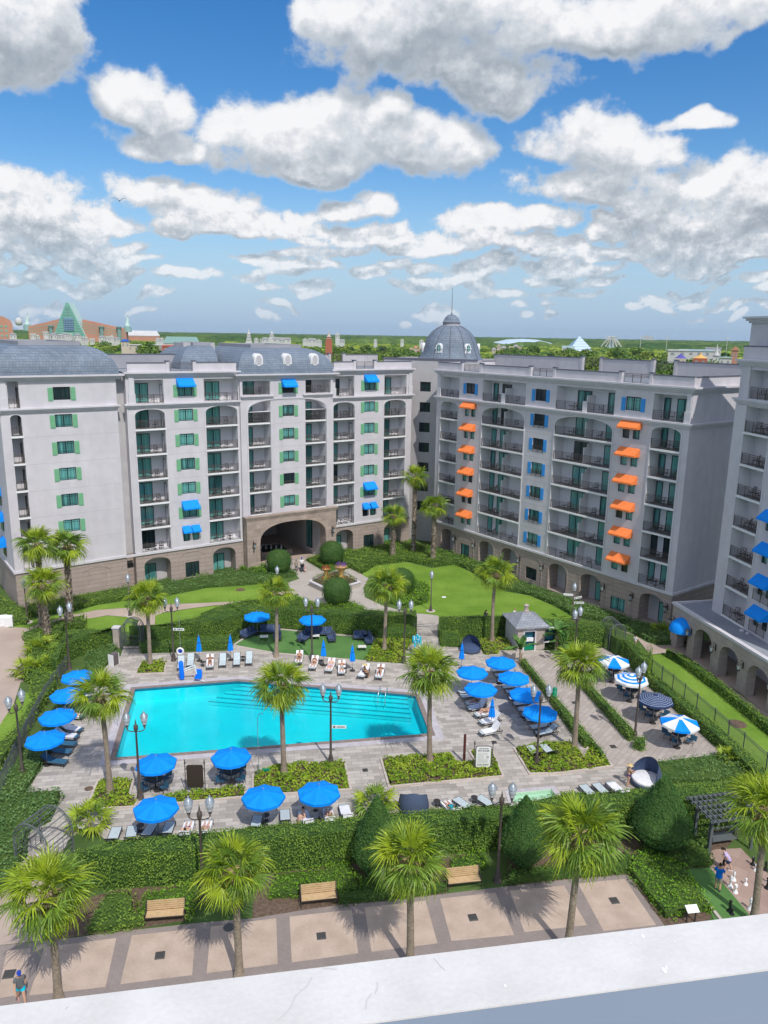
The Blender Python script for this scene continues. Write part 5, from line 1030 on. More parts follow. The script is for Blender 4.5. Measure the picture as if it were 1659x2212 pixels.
for i,(l,p,h,m_,s_,dn) in enumerate([
('sprawling juniper along the left side of the pool deck',b2(G(Q1,(0,1005),(180,985),(300,780),(330,700),(500,470),(560,330),(440,300),(200,690),(60,850))),.45,'juniper',.2,30),
('juniper filling the lower left corner bed beside the arched gate',b2(G(Q1,(-300,1500),(0,1005),(178,990),(450,980),(370,1170),(205,1250),(160,1475),(-300,2200))),.55,'juniper',.22,28),
('juniper beside the left bins and the tall square hedge',b2(G(A5,(570,1140),(780,1060),(720,1175),(640,1260),(560,1240))),.45,'juniper',.18,34),
('dark ground cover at the foot of the left wing',b2(G(A5,(160,870),(240,880),(460,845),(640,800),(850,765),(850,705),(640,715),(480,740),(200,800))),.7,'hedge_leaf',.2,24),
('low juniper in front of the centre wing, left of the gateway',b2(G(A5,(850,770),(1100,742),(1350,690),(1659,668)))+b2(G(A6,(240,655),(450,612),(400,575),(185,600),(0,560)))+b2(G(A5,(1100,640),(850,700))),.5,'juniper',.22,22),
('bright lime shrubs beside the stone gateway',b2(G(A6,(60,585),(240,620),(250,575),(185,560),(60,552))),.9,'lime_cover',.2,32),
('lime green shrubs under the ground floor window of the centre wing',b2(G(A5,(1150,650),(1350,625),(1350,600),(1150,625))),.9,'lime_cover',.2,32),
('low planting right of the gateway walk with a box edge',b2(G(A6,(505,512),(640,590),(790,560),(700,540),(740,460),(620,470))),.45,'hedge_leaf',.18,30),
('mixed shrubs in the corner between centre and right wings',b2(G(A6,(740,540),(870,598),(960,540),(1160,515),(1330,550),(1480,540),(1660,600),(1600,520),(1240,425),(1180,395),(1000,400),(820,440),(740,470))),.7,'hedge_leaf',.24,22),
('low juniper in front of the left half of the right wing',b2(G(A7,(0,690),(180,668),(300,715),(420,795),(600,885),(700,800),(500,700),(170,590),(30,560))),.6,'juniper',.24,22),
('low juniper in front of the right half of the right wing',b2(G(A7,(600,885),(800,922),(1000,1008),(1150,1095),(1450,1150),(1640,1150),(1560,1110),(1200,1000),(940,905),(700,820))),.55,'juniper',.24,22),
('juniper between the right path and the stone arcade',b2(G(A8,(340,1330),(420,1350),(520,1405),(570,1432),(650,1460),(795,1460),(780,1400),(700,1330),(480,1270),(380,1280))),.5,'juniper',.22,26),
('feathery grass bed right of the flower planter',b2(G(A6,(1040,790),(1160,820),(1300,785),(1305,690),(1150,625),(1060,680))),.6,'lime_cover',.24,26),
('low shrubs between plaza and the tall patio hedge',b2(G(A6,(560,808),(640,816),(760,785),(890,840),(880,850),(300,810),(0,800),(250,800),(440,760))),.6,'lime_cover',.2,28),
('planting on the slope above the dark hedge',b2(G(A5,(1350,880),(1659,800)))+b2(G(A6,(220,790),(420,755),(300,800),(0,830)))+b2(G(A5,(1400,860))),.8,'hedge_leaf',.2,22),
('bright green cover behind the left bench',b2(G(B1,(890,690),(960,560),(1250,490),(1250,700),(1210,700),(1200,640),(950,660))),.45,'lime_cover',.16,46),
('bright green cover behind the middle bench',b2(G(B2,(90,570),(150,420),(400,400),(620,350),(700,520),(545,540),(530,500),(300,530),(290,560))),.4,'lime_cover',.16,46),
('bright green cover behind the right bench',b2(G(B2,(1280,400),(1290,330),(1500,262),(1520,360),(1480,395))),.4,'lime_cover',.16,46),
('dark cover between the benches under the cone tree',b2(G(B2,(550,605),(550,550),(700,520),(640,400),(850,470),(1250,470),(1260,525),(880,575))),.35,'hedge_dark',.16,44),
('rounded green mounds left of the left bench',b2(G(B1,(560,800),(700,560),(830,540),(880,600),(860,690),(950,690),(940,755),(860,765))),.5,'hedge_leaf',.17,42),
('dark cover along the promenade right of the lamp post',b2(G(B3,(0,630),(0,540),(340,520),(780,440),(800,545),(760,555),(360,590))),.4,'hedge_dark',.16,40),
('bright green planting left of the chess turf',b2(G(B3,(790,480),(860,420),(1120,540),(1310,810),(1180,800),(1000,850),(770,560))),.5,'lime_cover',.17,42),
('dark shrubs between the cone tree and the swing seat',b2(G(B3,(860,420),(860,330),(1130,290),(1280,290),(1275,420),(1310,510),(1115,520))),.45,'hedge_dark',.18,36),
('juniper bed in the lower right corner of the terrace',b2(G(Q4,(680,1040),(840,1020),(1050,995),(1300,960),(1500,1140),(1330,1160),(900,1190),(800,1200),(740,1100))),.4,'juniper',.18,30),
('shrubs along the far side of the left path',b2(G(A5,(-200,700),(0,770),(200,870),(180,935),(70,930),(0,900),(-200,870))),.7,'hedge_leaf',.22,22),
('shrub border between left lawn and metal fence',b2(G(Q1,(0,830),(0,660),(120,545),(235,340),(230,190),(400,120),(420,210),(230,480))),.9,'hedge_leaf',.2,26),
('shrubs on the bank beside the left path',b2(G(A5,(150,1020),(350,945),(560,900),(560,960),(430,960),(340,1130),(390,1290),(180,1320),(150,1290),(195,1200),(190,1100))),.8,'hedge_leaf',.22,24)]):
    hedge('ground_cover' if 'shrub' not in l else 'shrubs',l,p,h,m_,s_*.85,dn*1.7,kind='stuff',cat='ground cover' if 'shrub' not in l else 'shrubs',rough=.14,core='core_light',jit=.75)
sheet('mulch_bed',G(B1,(280,840),(560,800),(860,765),(1210,705),(1250,465),(775,500),(560,560)),.006,'mulch'); sheet('mulch_bed',G(B2,(-10,690),(300,640),(550,605),(880,575),(1250,530),(1500,258),(620,335),(180,390),(0,400)),.006,'mulch'); sheet('mulch_bed',G(B3,(0,632),(360,590),(760,556),(985,862),(1140,1000),(1310,812),(1110,530),(1300,500),(1500,262),(1130,282),(0,300)),.006,'mulch')
# ------------------------------------------------------------------ lamps
def lamp_head(par,x,y,z):
    if 'lh' not in _cache:
        mb=MB(); mb.lathe([(.09,-.1),(.09,.05),(.14,.06),(.14,.1)],'lamp_post',12); mb.lathe([(.045,-.28),(.06,-.1)],'lamp_post',8); _cache['lh']=mb.mesh('lamp_socket',True)
        mb=MB(); mb.lathe([(.13,.10),(.2,.3),(.245,.62)],'lamp_glass',14); _cache['lg']=mb.mesh('lamp_glass',True)
        mb=MB(); mb.lathe([(.27,.62),(.27,.66),(.25,.68),(.2,.80),(.1,.90),(.05,.93),(.05,1.0),(.01,1.08)],'lamp_cap',14); _cache['lc']=mb.mesh('lamp_cap',True)
    o=mkobj('lamp_head',_cache['lh'],par,(x,y,z)); mkobj('lamp_glass',_cache['lg'],o,(0,0,0)); mkobj('lamp_cap',_cache['lc'],o,(0,0,0))
def double_lamp(loc,label,rz=0,h=6.5):
    o=thing('street_lamp',label,'street lamp',(loc[0],loc[1],0),rz,'double headed lamp posts'); mb=MB()
    mb.lathe([(.26,0),(.26,.12),(.2,.2),(.2,.5),(.14,.62),(.16,.7),(.10,.8),(.085,2),(.065,h-1.45),(.1,h-1.4),(.1,h-1.3),(.15,h-1.2),(.15,h-.95),(.07,h-.9),(.03,h-.6),(.005,h-.45)],'lamp_post',12)
    mb.build('post',o,True); ar=MB()
    for s in (-1,1): ar.tube([(0,0,h-1.35),(s*.25,0,h-1.4),(s*.5,0,h-1.32),(s*.58,0,h-1.15),(s*.58,0,h-.98)],.035,'lamp_post',7)
    ar.build('arm',o,True)
    for s in (-1,1): lamp_head(o,s*.58,0,h-.95)
    return o
def single_lamp(loc,label,h=4.9):
    o=thing('garden_lamp',label,'street lamp',(loc[0],loc[1],0),0,'single headed lamp posts'); mb=MB(); mb.lathe([(.24,0),(.24,.1),(.18,.2),(.17,.5),(.11,.6),(.07,.8),(.055,h-1)],'lamp_post',12); mb.build('post',o,True); mb=MB(); mb.lathe([(.55,.015),(.55,.05)],'kerb',20); mb.build('base_ring',o); lamp_head(o,0,0,h-.95)
def atb(top,h): return at(top,h)
DL=[((-25.81,49.78),'double lamp post on the far left, by the metal fence',1.2),((-16.52,47.23),'double lamp post off the lower left corner of the pool',.1),(tuple(atb(Q1(1447,1110),5.5))[:2],'double lamp post rising behind the tall hedge above two sunbathers',.1),((-3.70,51.97),'double lamp post in front of the pool carrying a white sign arm',0),((7.06,39.52),'double lamp post in front of the tall hedge, right of the right bench',0),
((11.82,52.37),'double lamp post beside the pair of loungers in the planting bed',.1),((20.46,56.32),'double lamp post among the striped parasols',.9),((-6.89,70.81),'double lamp post at the front of the turf patio',0),((2.19,70.43),'double lamp post between turf patio and pool gate',0),((-20.38,70.11),'double lamp post carrying the life ring',.1),((-29.67,67.82),'double lamp post beside the square hedge on the left',1.2),(tuple(atb(A7(1190,1100),5.6))[:2],'double lamp post beside the kiosk',.9)]
for p,l,r in DL: double_lamp(p,l,r)
for p,l in (((-28.59,82.18),'single lamp on the lawn beside the left path'),((-39.03,79.59),'single lamp by the white bins near the left wing'),((5.65,85.2),'single lamp on the big lawn'),(tuple(atb(A6(317,565),4.6))[:2],'single lamp left of the plaza'),(tuple(atb(A7(1168,835),4.7))[:2],'single lamp with three white direction signs')): single_lamp(p,l)
def signarm(p,z,dx,label):
    o=thing('direction_sign',label,'sign',(p[0],p[1],z),dx); mb=MB(); mb.box(.08,1.15,-.02,.02,-.12,.12,'sign_white'); mb.build('board',o); mb=MB(); mb.box(.18,.34,-.028,-.021,-.08,.08,'sign_ink'); mb.box(.45,1.05,-.028,-.021,-.035,.035,'sign_ink'); mb.build('lettering',o)
signarm((-3.70,51.97),3.1,0,'white arrow shaped sign on the lamp post in front of the pool'); signarm((-20.38,70.11),3.3,0,'white sign on the lamp post with the life ring')
q=atb(A7(1168,835),4.7); signarm(q,2.6,0,'lowest white direction sign on the lamp by the right wing'); signarm(q,3.1,.5,'middle white direction sign on the lamp by the right wing'); signarm(q,3.5,PI-.2,'top white direction sign on the lamp by the right wing')
# ------------------------------------------------------------------ parasols
def umb_mesh(key,R=1.42,n=8,rise=.42,pattern=None,mats=('umb_blue',)):
    mb=MB(); K=7 if pattern=='rings' else 24 if pattern=='fine' else 4
    for i in range(n):
        a0,a1=2*PI*i/n,2*PI*(i+1)/n
        for j in range(K):
            r0,r1=R*j/K,R*(j+1)/K; z0,z1=[rise*(1-(r/R)**1.25) for r in (r0,r1)]
            m=mats[i%2] if pattern=='wedge' else mats[j%2] if pattern=='rings' else mats[1 if j%3==1 else 0] if pattern=='fine' else mats[0]
            p=[(r0*math.cos(a0),r0*math.sin(a0),z0),(r1*math.cos(a0),r1*math.sin(a0),z1),(r1*math.cos(a1),r1*math.sin(a1),z1-.0),(r0*math.cos(a1),r0*math.sin(a1),z0)]
            # cloth sags between the ribs
            md=lambda a,b,s:((a[0]+b[0])/2*(1-.0),(a[1]+b[1])/2,(a[2]+b[2])/2-s*.05)
            q0,q1=md(p[0],p[3],r0/R),md(p[1],p[2],r1/R)
            mb.quad(p[0],p[1],q1,q0,m); mb.quad(q0,q1,p[2],p[3],m)
        m=mats[i%2] if pattern=='wedge' else mats[0]
        a,b=(R*math.cos(a0),R*math.sin(a0)),(R*math.cos(a1),R*math.sin(a1)); c=((a[0]+b[0])/2,(a[1]+b[1])/2)
        for (p,q,zp,zq) in ((a,c,0,-.05),(c,b,-.05,0)): mb.quad((p[0],p[1],zp),(q[0],q[1],zq),(q[0]*1.01,q[1]*1.01,zq-.17),(p[0]*1.01,p[1]*1.01,zp-.17),m)
    mb.lathe([(.30,rise-.10),(.12,rise+.04),(.03,rise+.10)],mats[0],8); return mb.mesh('canopy')
UMB={'blue':umb_mesh('b'),'wedge':umb_mesh('w',R=1.5,pattern='wedge',mats=('umb_white','umb_blue')),'rings':umb_mesh('r',R=1.5,pattern='rings',mats=('umb_white','umb_blue')),'fine':umb_mesh('f',R=1.5,pattern='fine',mats=('umb_navy','navy_piping'))}
_p=MB(); _p.tube([(0,0,0),(0,0,2.75)],.024,'lamp_cap',8); _p.lathe([(.03,2.72),(.05,2.76),(.01,2.84)],'lamp_cap',8); UP=_p.mesh('pole')
_p=MB(); _p.lathe([(.28,0),(.28,.05),(.06,.09),(.05,.35)],'metal_dark',16); UBm=_p.mesh('base')
_p=MB()
for i in range(8): _p.bar((.05*math.cos(i*PI/4),.05*math.sin(i*PI/4),.1),(1.3*math.cos(i*PI/4),1.3*math.sin(i*PI/4),-.03),.02,.02,'lamp_cap')
UR=_p.mesh('ribs')
def parasol(px,kind,label,z=2.3,group='open blue parasols round the pool',rz=0,name='parasol'):
    q=at(px,z); o=thing(name,label,'parasol',(q.x,q.y,0),rz,group); c=mkobj('canopy',UMB[kind],o,(0,0,z-.15)); mkobj('ribs',UR,c,(0,0,0)); mkobj('pole',UP,o,(0,0,0)); mkobj('base',UBm,o,(0,0,0)); return o
for p,l in (((168,1457),'blue parasol farthest up the left side row'),((146,1496),'second blue parasol from the far end of the left side row'),((124,1543),'third blue parasol from the far end of the left side row'),((97,1592),'blue parasol nearest in the left side row'),((337,1644),'blue parasol over a round table off the lower left corner of the pool'),((499,1630),'blue parasol over a round table near the middle of the pool edge'),((337,1740),'blue parasol above the four empty loungers by the tall hedge'),((569,1716),'blue parasol above two empty loungers with dark backs'),((689,1707),'blue parasol above the seated man and sunbathers by the tall hedge'),((555,1328),'left blue parasol of the turf patio'),((675,1335),'right blue parasol of the turf patio, behind a lamp post'),((1020,1448),'farther blue parasol of the left line by the pool end'),((1038.5,1484),'nearer blue parasol of the left line by the pool end'),((1082,1427),'farthest blue parasol of the right hand line of four'),((1110,1460),'second farthest blue parasol of the right hand line of four'),((1136.5,1496),'third blue parasol of the right hand line of four, behind lamp heads'),((1167,1535),'nearest blue parasol of the right hand line of four')): parasol(p,'blue',l,rz=random.uniform(0,.7))
for p,k,l in (((1325.5,1424),'wedge','blue and white wedge striped parasol, farthest on the terrace'),((1364,1463),'rings','blue and white ring striped parasol'),((1415.5,1507),'fine','navy parasol with fine pale stripes'),((1468.6,1557),'wedge','blue and white wedge striped parasol, nearest on the terrace')): parasol(p,k,l,2.35,'striped parasols of the terrace',rz=.2)
# folded parasols
mb=MB(); n=14
prof=[(.04,2.6),(.09,2.35),(.13,2.0),(.15,1.95),(.14,1.9),(.2,1.5),(.24,1.15),(.22,1.08)]; base=len(mb.v); k=mb.mi('umb_blue')
for i,(r,z) in enumerate(prof):
    for j in range(n): a=2*PI*j/n; rr=r*(1+.22*(1 if j%2 else -1)*(1-i*.02)); mb.v.append((rr*math.cos(a),rr*math.sin(a),z-(.1 if j%2 and i>5 else 0)))
for i in range(len(prof)-1):
    for j in range(n): a=i*n+j;b=i*n+(j+1)%n; mb.f.append((a,b,b+n,a+n)); mb.m.append(k)
mb.f.append(tuple(range(n))); mb.m.append(k); FU=mb.mesh('folded_canopy'); _p=MB(); _p.lathe([(.155,1.9),(.165,1.93),(.155,1.97)],'umb_navy',12); FS=_p.mesh('tie_strap')
for p,l in ((A5(1303,1165),'folded blue parasol left of the sunbather on the far left row'),(A5(1508,1160),'folded blue parasol between the grey loungers of the far row'),(A6(620,1195),'folded blue parasol between two sunbathers on the far side'),(A6(808,1230),'folded blue parasol right of the man in aqua trunks'),(A6(1520,1215),'folded blue parasol near the navy round daybed'),(Q3(900,760),'folded blue parasol among the loungers at the pool end')):
    q=at(p); o=thing('folded_parasol',l,'parasol',(q.x,q.y,0),random.random(),'folded blue parasols'); c=mkobj('folded_canopy',FU,o,(0,0,0)); mkobj('tie_strap',FS,c,(0,0,0)); mkobj('pole',UP,o,(0,0,0)); mkobj('base',UBm,o,(0,0,0))
# ------------------------------------------------------------------ loungers
def lounger_parts(sling,back=35):
    t=math.radians(back); yb,zb=.28,.36; L_=.78; ye,ze=yb+L_*math.cos(t),zb+L_*math.sin(t)
    f=MB()
    for s in (-1,1):
        x=.33*s; f.bar((x,-.98,.35),(x,yb,.36),.04,.05,'lounge_frame'); f.bar((x,yb,.36),(x,ye,ze),.04,.05,'lounge_frame'); 
        f.bar((x,yb+.45,.36),(x,yb+.0,.355),.035,.04,'lounge_frame'); f.bar((x,.95,.3),(x,.2,.35),.035,.04,'lounge_frame'); f.bar((x,.62,.32),(x,ye-.15,ze-.1),.03,.03,'lounge_frame')
    f.bar((-.33,-.98,.35),(.33,-.98,.35),.04,.04,'lounge_frame'); f.bar((-.33,ye,ze),(.33,ye,ze),.04,.04,'lounge_frame'); f.bar((-.33,.95,.3),(.33,.95,.3),.035,.035,'lounge_frame')
    legs=[]
    for x,y in ((-.33,-.9),(.33,-.9),(-.33,.82),(.33,.82)):
        l=MB(); l.tube([(x,y,.33),(x,y+(.06 if y>0 else -.04),0)],.02,'lounge_frame',6); legs.append(l.mesh('leg'))
    sl_=MB()
    ys=np.linspace(-.96,yb,8)
    for i,(a,b) in enumerate(zip(ys,ys[1:])): sl_.hexa([(-.31,a,.335),(.31,a,.335),(.31,b-.008,.345),(-.31,b-.008,.345),(-.31,a,.375),(.31,a,.375),(.31,b-.008,.385),(-.31,b-.008,.385)],sling)
    bk=MB()
    for i in range(4):
        a,b=i/4,(i+1)/4-.015; P=lambda s,o:(yb+L_*s*math.cos(t)-o*math.sin(t),zb+L_*s*math.sin(t)+o*math.cos(t))
        q=[P(a,-.0),P(b,-.0),P(b,.03),P(a,.03)]; w=.31
        bk.hexa([(-w,q[0][0],q[0][1]),(w,q[0][0],q[0][1]),(w,q[1][0],q[1][1]),(-w,q[1][0],q[1][1]),(-w,q[3][0],q[3][1]),(w,q[3][0],q[3][1]),(w,q[2][0],q[2][1]),(-w,q[2][0],q[2][1])],sling)
    dk=MB(); a=(yb+L_*.5*math.cos(t)+.03*math.sin(t),zb+L_*.5*math.sin(t)-.03*math.cos(t)); b=(ye-.01+.03*math.sin(t),ze-.03*math.cos(t)); dk.bar((0,a[0],a[1]),(0,b[0],b[1]),.62,.02,'sling_back')
    bm_=bk.mesh('backrest')
    return f.mesh('frame'),legs,sl_.mesh('seat'),bm_,dk.mesh('back_pocket')
LP={('l',b):lounger_parts('sling_light',b) for b in (12,38,55)}; LP.update({('b',b):lounger_parts('sling_blue',b) for b in (12,38,55)})
def towel_mesh(back):
    t=math.radians(back); mb=MB(); yb,zb=.28,.36; pts=[(-.75,.40),(-.3,.405),(.0,.41),(.24,.42)]+[(yb+.78*s*math.cos(t)-.05*math.sin(t),zb+.03+.78*s*math.sin(t)+.05*math.cos(t)) for s in (.2,.5,.8,1.02)]+[(yb+.8*math.cos(t)+.05,zb+.5*math.sin(t))]
    for (a,b),(c,d) in zip(pts,pts[1:]):
        for x0,x1 in ((-.34,-.1),(-.1,.15),(.15,.34)):
            e=lambda x,y:.012*math.sin(x*31+y*17); mb.quad((x0,a,b+e(x0,a)),(x1,a,b+e(x1,a)),(x1,c,d+e(x1,c)),(x0,c,d+e(x0,c)),'towel'); mb.quad((x0,a,b-.02),(x1,a,b-.02),(x1,c,d-.02),(x0,c,d-.02),'towel')
    for x in (-.34,.34):
        for (a,b),(c,d) in zip(pts,pts[1:]): mb.quad((x,a,b),(x,c,d),(x*1.04,c,d-.14),(x*1.04,a,b-.14),'towel')
    return mb.mesh('towel')
TW={b:towel_mesh(b) for b in (12,38,55)}
LOUNGE=[]
def lounger(foot,head,label,kind='l',back=38,towel=None,group='sun loungers on the pool deck',person=None):
    a,b=at(foot,.35),at(head,.35); d=Vector((b.x-a.x,b.y-a.y)); d=d.normalized() if d.length>.01 else Vector((0,1)); mid=Vector((a.x,a.y))+d*.95; rz=math.atan2(d.y,d.x)-PI/2
    o=thing('sun_lounger',label,'sun lounger',(mid.x,mid.y,0),rz,group); f,lg,s,bk,dk=LP[(kind,back)]
    mkobj('frame',f,o); [mkobj('leg',l,o) for l in lg]; mkobj('seat',s,o); w=mkobj('backrest',bk,o); mkobj('back_pocket',dk,w)
    if towel: tt=mkobj('towel',TW[back],None,(mid.x,mid.y,.015),rz); tag(tt,towel,'towel','towels spread on loungers')
    LOUNGE.append((o,mid,rz)); return mid,rz
S_=lambda *a,**k: lounger(*a,**k)
LB=[((480,738),(320,722)),((515,662),(372,650)),((550,605),(430,600)),((565,552),(450,545)),((590,505),(450,482)),((605,405),(500,395)),((605,365),(520,350)),((650,272),(540,255))]
for i,(f,h) in enumerate(LB): S_(Q1(*f),Q1(*h),'%s blue lounger in the row under the left side parasols'%['nearest','second nearest','third nearest','fourth nearest','fifth nearest','sixth nearest','seventh nearest','farthest'][i],'b',38,{3:'white towel on the fourth blue lounger of the left side row',4:'white towel on the fifth blue lounger of the left side row',5:'white towel on the sixth blue lounger of the left side row',7:'white towel on the farthest blue lounger of the left side row'}.get(i))
BR=[(Q1,(848,1212),(820,1290),'leftmost of four empty loungers by the tall hedge',0),(Q1,(962,1202),(950,1275),'second of four empty loungers by the tall hedge',0),(Q1,(1112,1185),(1070,1250),'third of four empty loungers by the tall hedge',0),(Q1,(1238,1172),(1215,1240),'fourth of four empty loungers by the tall hedge',0),
(Q1,(1378,1165),(1358,1235),'lounger of the sunbather in purple trunks','white towel under the sunbather in purple trunks'),(Q1,(1510,1160),(1490,1228),'lounger of the pink sunbather left of the shrubs','white towel under the pink sunbather'),
(Q2,(582,1128),(565,1195),'empty lounger under the left one of the two near parasols',0),(Q2,(776,1085),(780,1168),'empty lounger with a dark back beside a small table',0),(Q2,(900,1090),(928,1160),'lounger the seated man is sitting on','white towel under the seated man'),(Q2,(1084,1070),(1098,1150),'lounger of the sunbather lying with raised knees','white towel under the sunbather with raised knees'),(Q2,(1202,1048),(1222,1118),'lounger with a towelled back left of the palmetto','white towel on the lounger left of the palmetto'),
(Q3,(510,1350),(560,1405),'lounger of the woman in turquoise by the tall hedge','white towel under the woman in turquoise'),(Q3,(610,1335),(690,1390),'empty lounger beside the woman in turquoise',0),(Q3,(795,1318),(880,1375),'empty lounger left of the hot tub',0),
(Q4,(190,1190),(242,1245),'leftmost of three loungers right of the hot tub',0),(Q4,(292,1178),(350,1235),'middle of three loungers right of the hot tub',0),(Q4,(400,1165),(465,1225),'towel covered lounger beside the woman in the straw hat','white towel on the lounger by the woman in the straw hat'),
(Q3,(1210,905),(1272,975),'left lounger of the pair in the planting bed',0),(Q3,(1318,895),(1382,960),'right lounger of the pair in the planting bed',0)]
for fn,f,h,l,t in BR: S_(fn(*f),fn(*h),l,'l',38,t or None)
TR=[(A5,(1180,1212),(1188,1135),'leftmost lounger of the far row, beside the pool lift',0),(A5,(1240,1195),(1250,1130),'second lounger of the far row, behind the pool lift arm',0),(A5,(1370,1208),(1376,1122),'lounger of the sunbather in the brown bikini','white towel under the sunbather in the brown bikini'),(A5,(1452,1195),(1460,1115),'empty grey lounger right of the bikini sunbather',0),(A5,(1545,1190),(1550,1106),'empty grey lounger right of the second folded parasol',0),(A5,(1625,1182),(1632,1105),'rightmost empty grey lounger of the far left row',0),
(A6,(455,1180),(468,1120),'lounger half hidden by the middle palm crown','white towel behind the middle palm crown'),(A6,(545,1215),(578,1142),'lounger of the woman in black by the lamp post','white towel under the woman in black'),(A6,(650,1232),(692,1150),'lounger of the man in pale shorts','white towel under the man in pale shorts'),(A6,(738,1248),(742,1165),'lounger of the man in aqua trunks','white towel under the man in aqua trunks'),(A6,(860,1268),(915,1200),'lounger of the woman sitting up in a straw hat','white towel behind the sitting woman in a straw hat'),(A6,(978,1275),(1006,1195),'rightmost occupied lounger of the far side','white towel under the rightmost far side sunbather')]
for fn,f,h,l,t in TR: S_(fn(*f),fn(*h),l,'l',38,t or None)
RG=[((812,800),(1000,760),'nearest lounger at the pool end','white towel on the nearest lounger at the pool end'),((812,715),(975,680),'second nearest lounger at the pool end','white towel on the second lounger at the pool end'),((772,655),(930,620),'lounger of the sunbather beside the folded parasol','white towel beside the folded parasol'),((712,600),(862,570),'lounger left of the folded parasol','white towel left of the folded parasol'),((695,560),(845,535),'lounger of the tanned sunbather in parasol shade','brown shaded towel under the nearer left line parasol'),((655,502),(775,490),'lounger under the nearer left line parasol',0),((640,468),(745,452),'farthest lounger of the left line by the pool end',0)]
for f,h,l,t in RG: S_(Q3(*f),Q3(*h),l,'l',55 if f[0]>700 else 38,t or None)
RR=[((1272,805),(1440,770),'nearest lounger of the right line'),((1228,757),(1395,722),'second nearest lounger of the right line'),((1188,692),(1340,680),'third nearest lounger of the right line'),((1152,655),(1290,645),'fourth nearest lounger of the right line'),((1120,610),(1260,598),'fifth nearest lounger of the right line'),((1085,562),(1220,548),'sixth nearest lounger of the right line'),((1048,515),(1170,505),'seventh nearest lounger of the right line'),((1025,465),(1140,455),'eighth nearest lounger of the right line'),((995,427),(1110,415),'ninth nearest lounger of the right line'),((952,372),(1080,362),'tenth nearest lounger of the right line'),((935,330),(1050,320),'eleventh nearest lounger of the right line'),((905,290),(1030,275),'farthest lounger of the right line')]
for i,(f,h,l) in enumerate(RR): S_(Q3(*f),Q3(*h),l,'l',38,{3:'white towel on the fourth lounger of the right line',4:'white towel on the fifth lounger of the right line',9:'white towel on the tenth lounger of the right line'}.get(i))
# small side tables
mb=MB(); mb.lathe([(.24,.42),(.24,.45)],'metal_dark',16); ST=mb.mesh('table_top'); mb=MB()
for i in range(3): a=i*2.1; mb.tube([(0,0,.42),(.18*math.cos(a),.18*math.sin(a),0)],.015,'metal_dark',6)
mb.lathe([(.17,.0),(.17,.02)],'metal_dark',12); SL=mb.mesh('table_base')
for p,l in ((A6(605,1190),'small side table by the woman in black'),(A6(760,1240),'small side table right of the man in aqua trunks'),(A6(900,1275),'small side table beside the sitting woman in a straw hat'),(A5(1325,1200),'small side table left of the bikini sunbather'),(A5(1587,1165),'small side table between the two right grey loungers'),(Q1(1020,1240),'small side table among the four empty loungers'),(Q2(640,1165),'small side table between the two dark backed loungers'),(Q2(1000,1090),'small side table beside the seated man'),(Q3(760,1370),'small side table left of the hot tub'),(Q3(455,1400),'small side table left of the woman in turquoise'),(Q3(950,740),'small side table by the nearest pool end lounger')):
    q=at(p); o=thing('side_table',l,'table',(q.x,q.y,0),0,'small dark side tables'); mkobj('table_top',ST,o); mkobj('table_base',SL,o)
# round tables and armchairs
mb=MB(); mb.lathe([(.55,.70),(.58,.72),(.58,.74)],'frame',24); RT=mb.mesh('table_top'); mb=MB(); mb.tube([(0,0,0),(0,0,.7)],.05,'metal_dark',8)
for i in range(4): a=i*PI/2+.4; mb.tube([(0,0,.12),(.38*math.cos(a),.38*math.sin(a),.02)],.025,'metal_dark',6)
RTB=mb.mesh('table_base')
def chair_parts():
    f=MB(); W_=.27
    for s in (-1,1):
        f.tube([(s*W_,-.22,.42),(s*W_,.24,.42)],.016,'lounge_frame',6); f.tube([(s*W_,.24,.42),(s*W_,.33,.92)],.016,'lounge_frame',6); f.tube([(s*W_,-.26,.64),(s*W_,.05,.66),(s*W_,.29,.7)],.018,'lounge_frame',6); f.tube([(s*W_,-.24,.42),(s*W_,-.26,.64)],.016,'lounge_frame',6)
    f.tube([(-W_,.33,.92),(W_,.33,.92)],.016,'lounge_frame',6); f.tube([(-W_,-.22,.42),(W_,-.22,.42)],.016,'lounge_frame',6)
    L_=[]
    for x,y in ((-W_,-.24),(W_,-.24),(-W_,.26),(W_,.26)): l=MB(); l.tube([(x,y,.42),(x,y*1.12,0)],.016,'lounge_frame',6); L_.append(l.mesh('leg'))
    s=MB(); s.box(-.25,.25,-.22,.24,.405,.425,'sling_blue'); b=MB(); b.bar((0,.25,.45),(0,.325,.9),.5,.02,'sling_blue'); return f.mesh('frame'),L_,s.mesh('seat'),b.mesh('backrest')
CHM=chair_parts()
def armchair(x,y,rz,label,group,z=0,light=False):
    o=thing('armchair',label,'chair',(x,y,z),rz,group); mkobj('frame',CHM[0],o); [mkobj('leg',l,o) for l in CHM[1]]; mkobj('seat',CHM[2],o); mkobj('backrest',CHM[3],o)
for p,l in ((Q1(1130,925),'under the parasol off the lower left corner of the pool'),(Q2(390,870),'under the parasol near the middle of the pool edge'),(Q4(432,330),'under the farthest striped parasol'),(Q4(575,490),'under the ring striped parasol'),(Q4(745,645),'under the fine striped navy parasol'),(Q4(948,845),'under the nearest wedge striped parasol')):
    q=at(p); o=thing('round_table','round dark table '+l,'table',(q.x,q.y,0),0,'round dining tables'); mkobj('table_top',RT,o); mkobj('table_base',RTB,o)
    for i,w in enumerate(('far left','near left','near right','far right')):
        a=math.radians([140,220,320,40][i]+8); armchair(q.x+.82*math.cos(a),q.y+.82*math.sin(a),a-PI/2,'%s armchair at the table %s'%(w,l.replace('off the lower left corner of the pool','off the lower left pool corner')),'armchairs at the round tables')
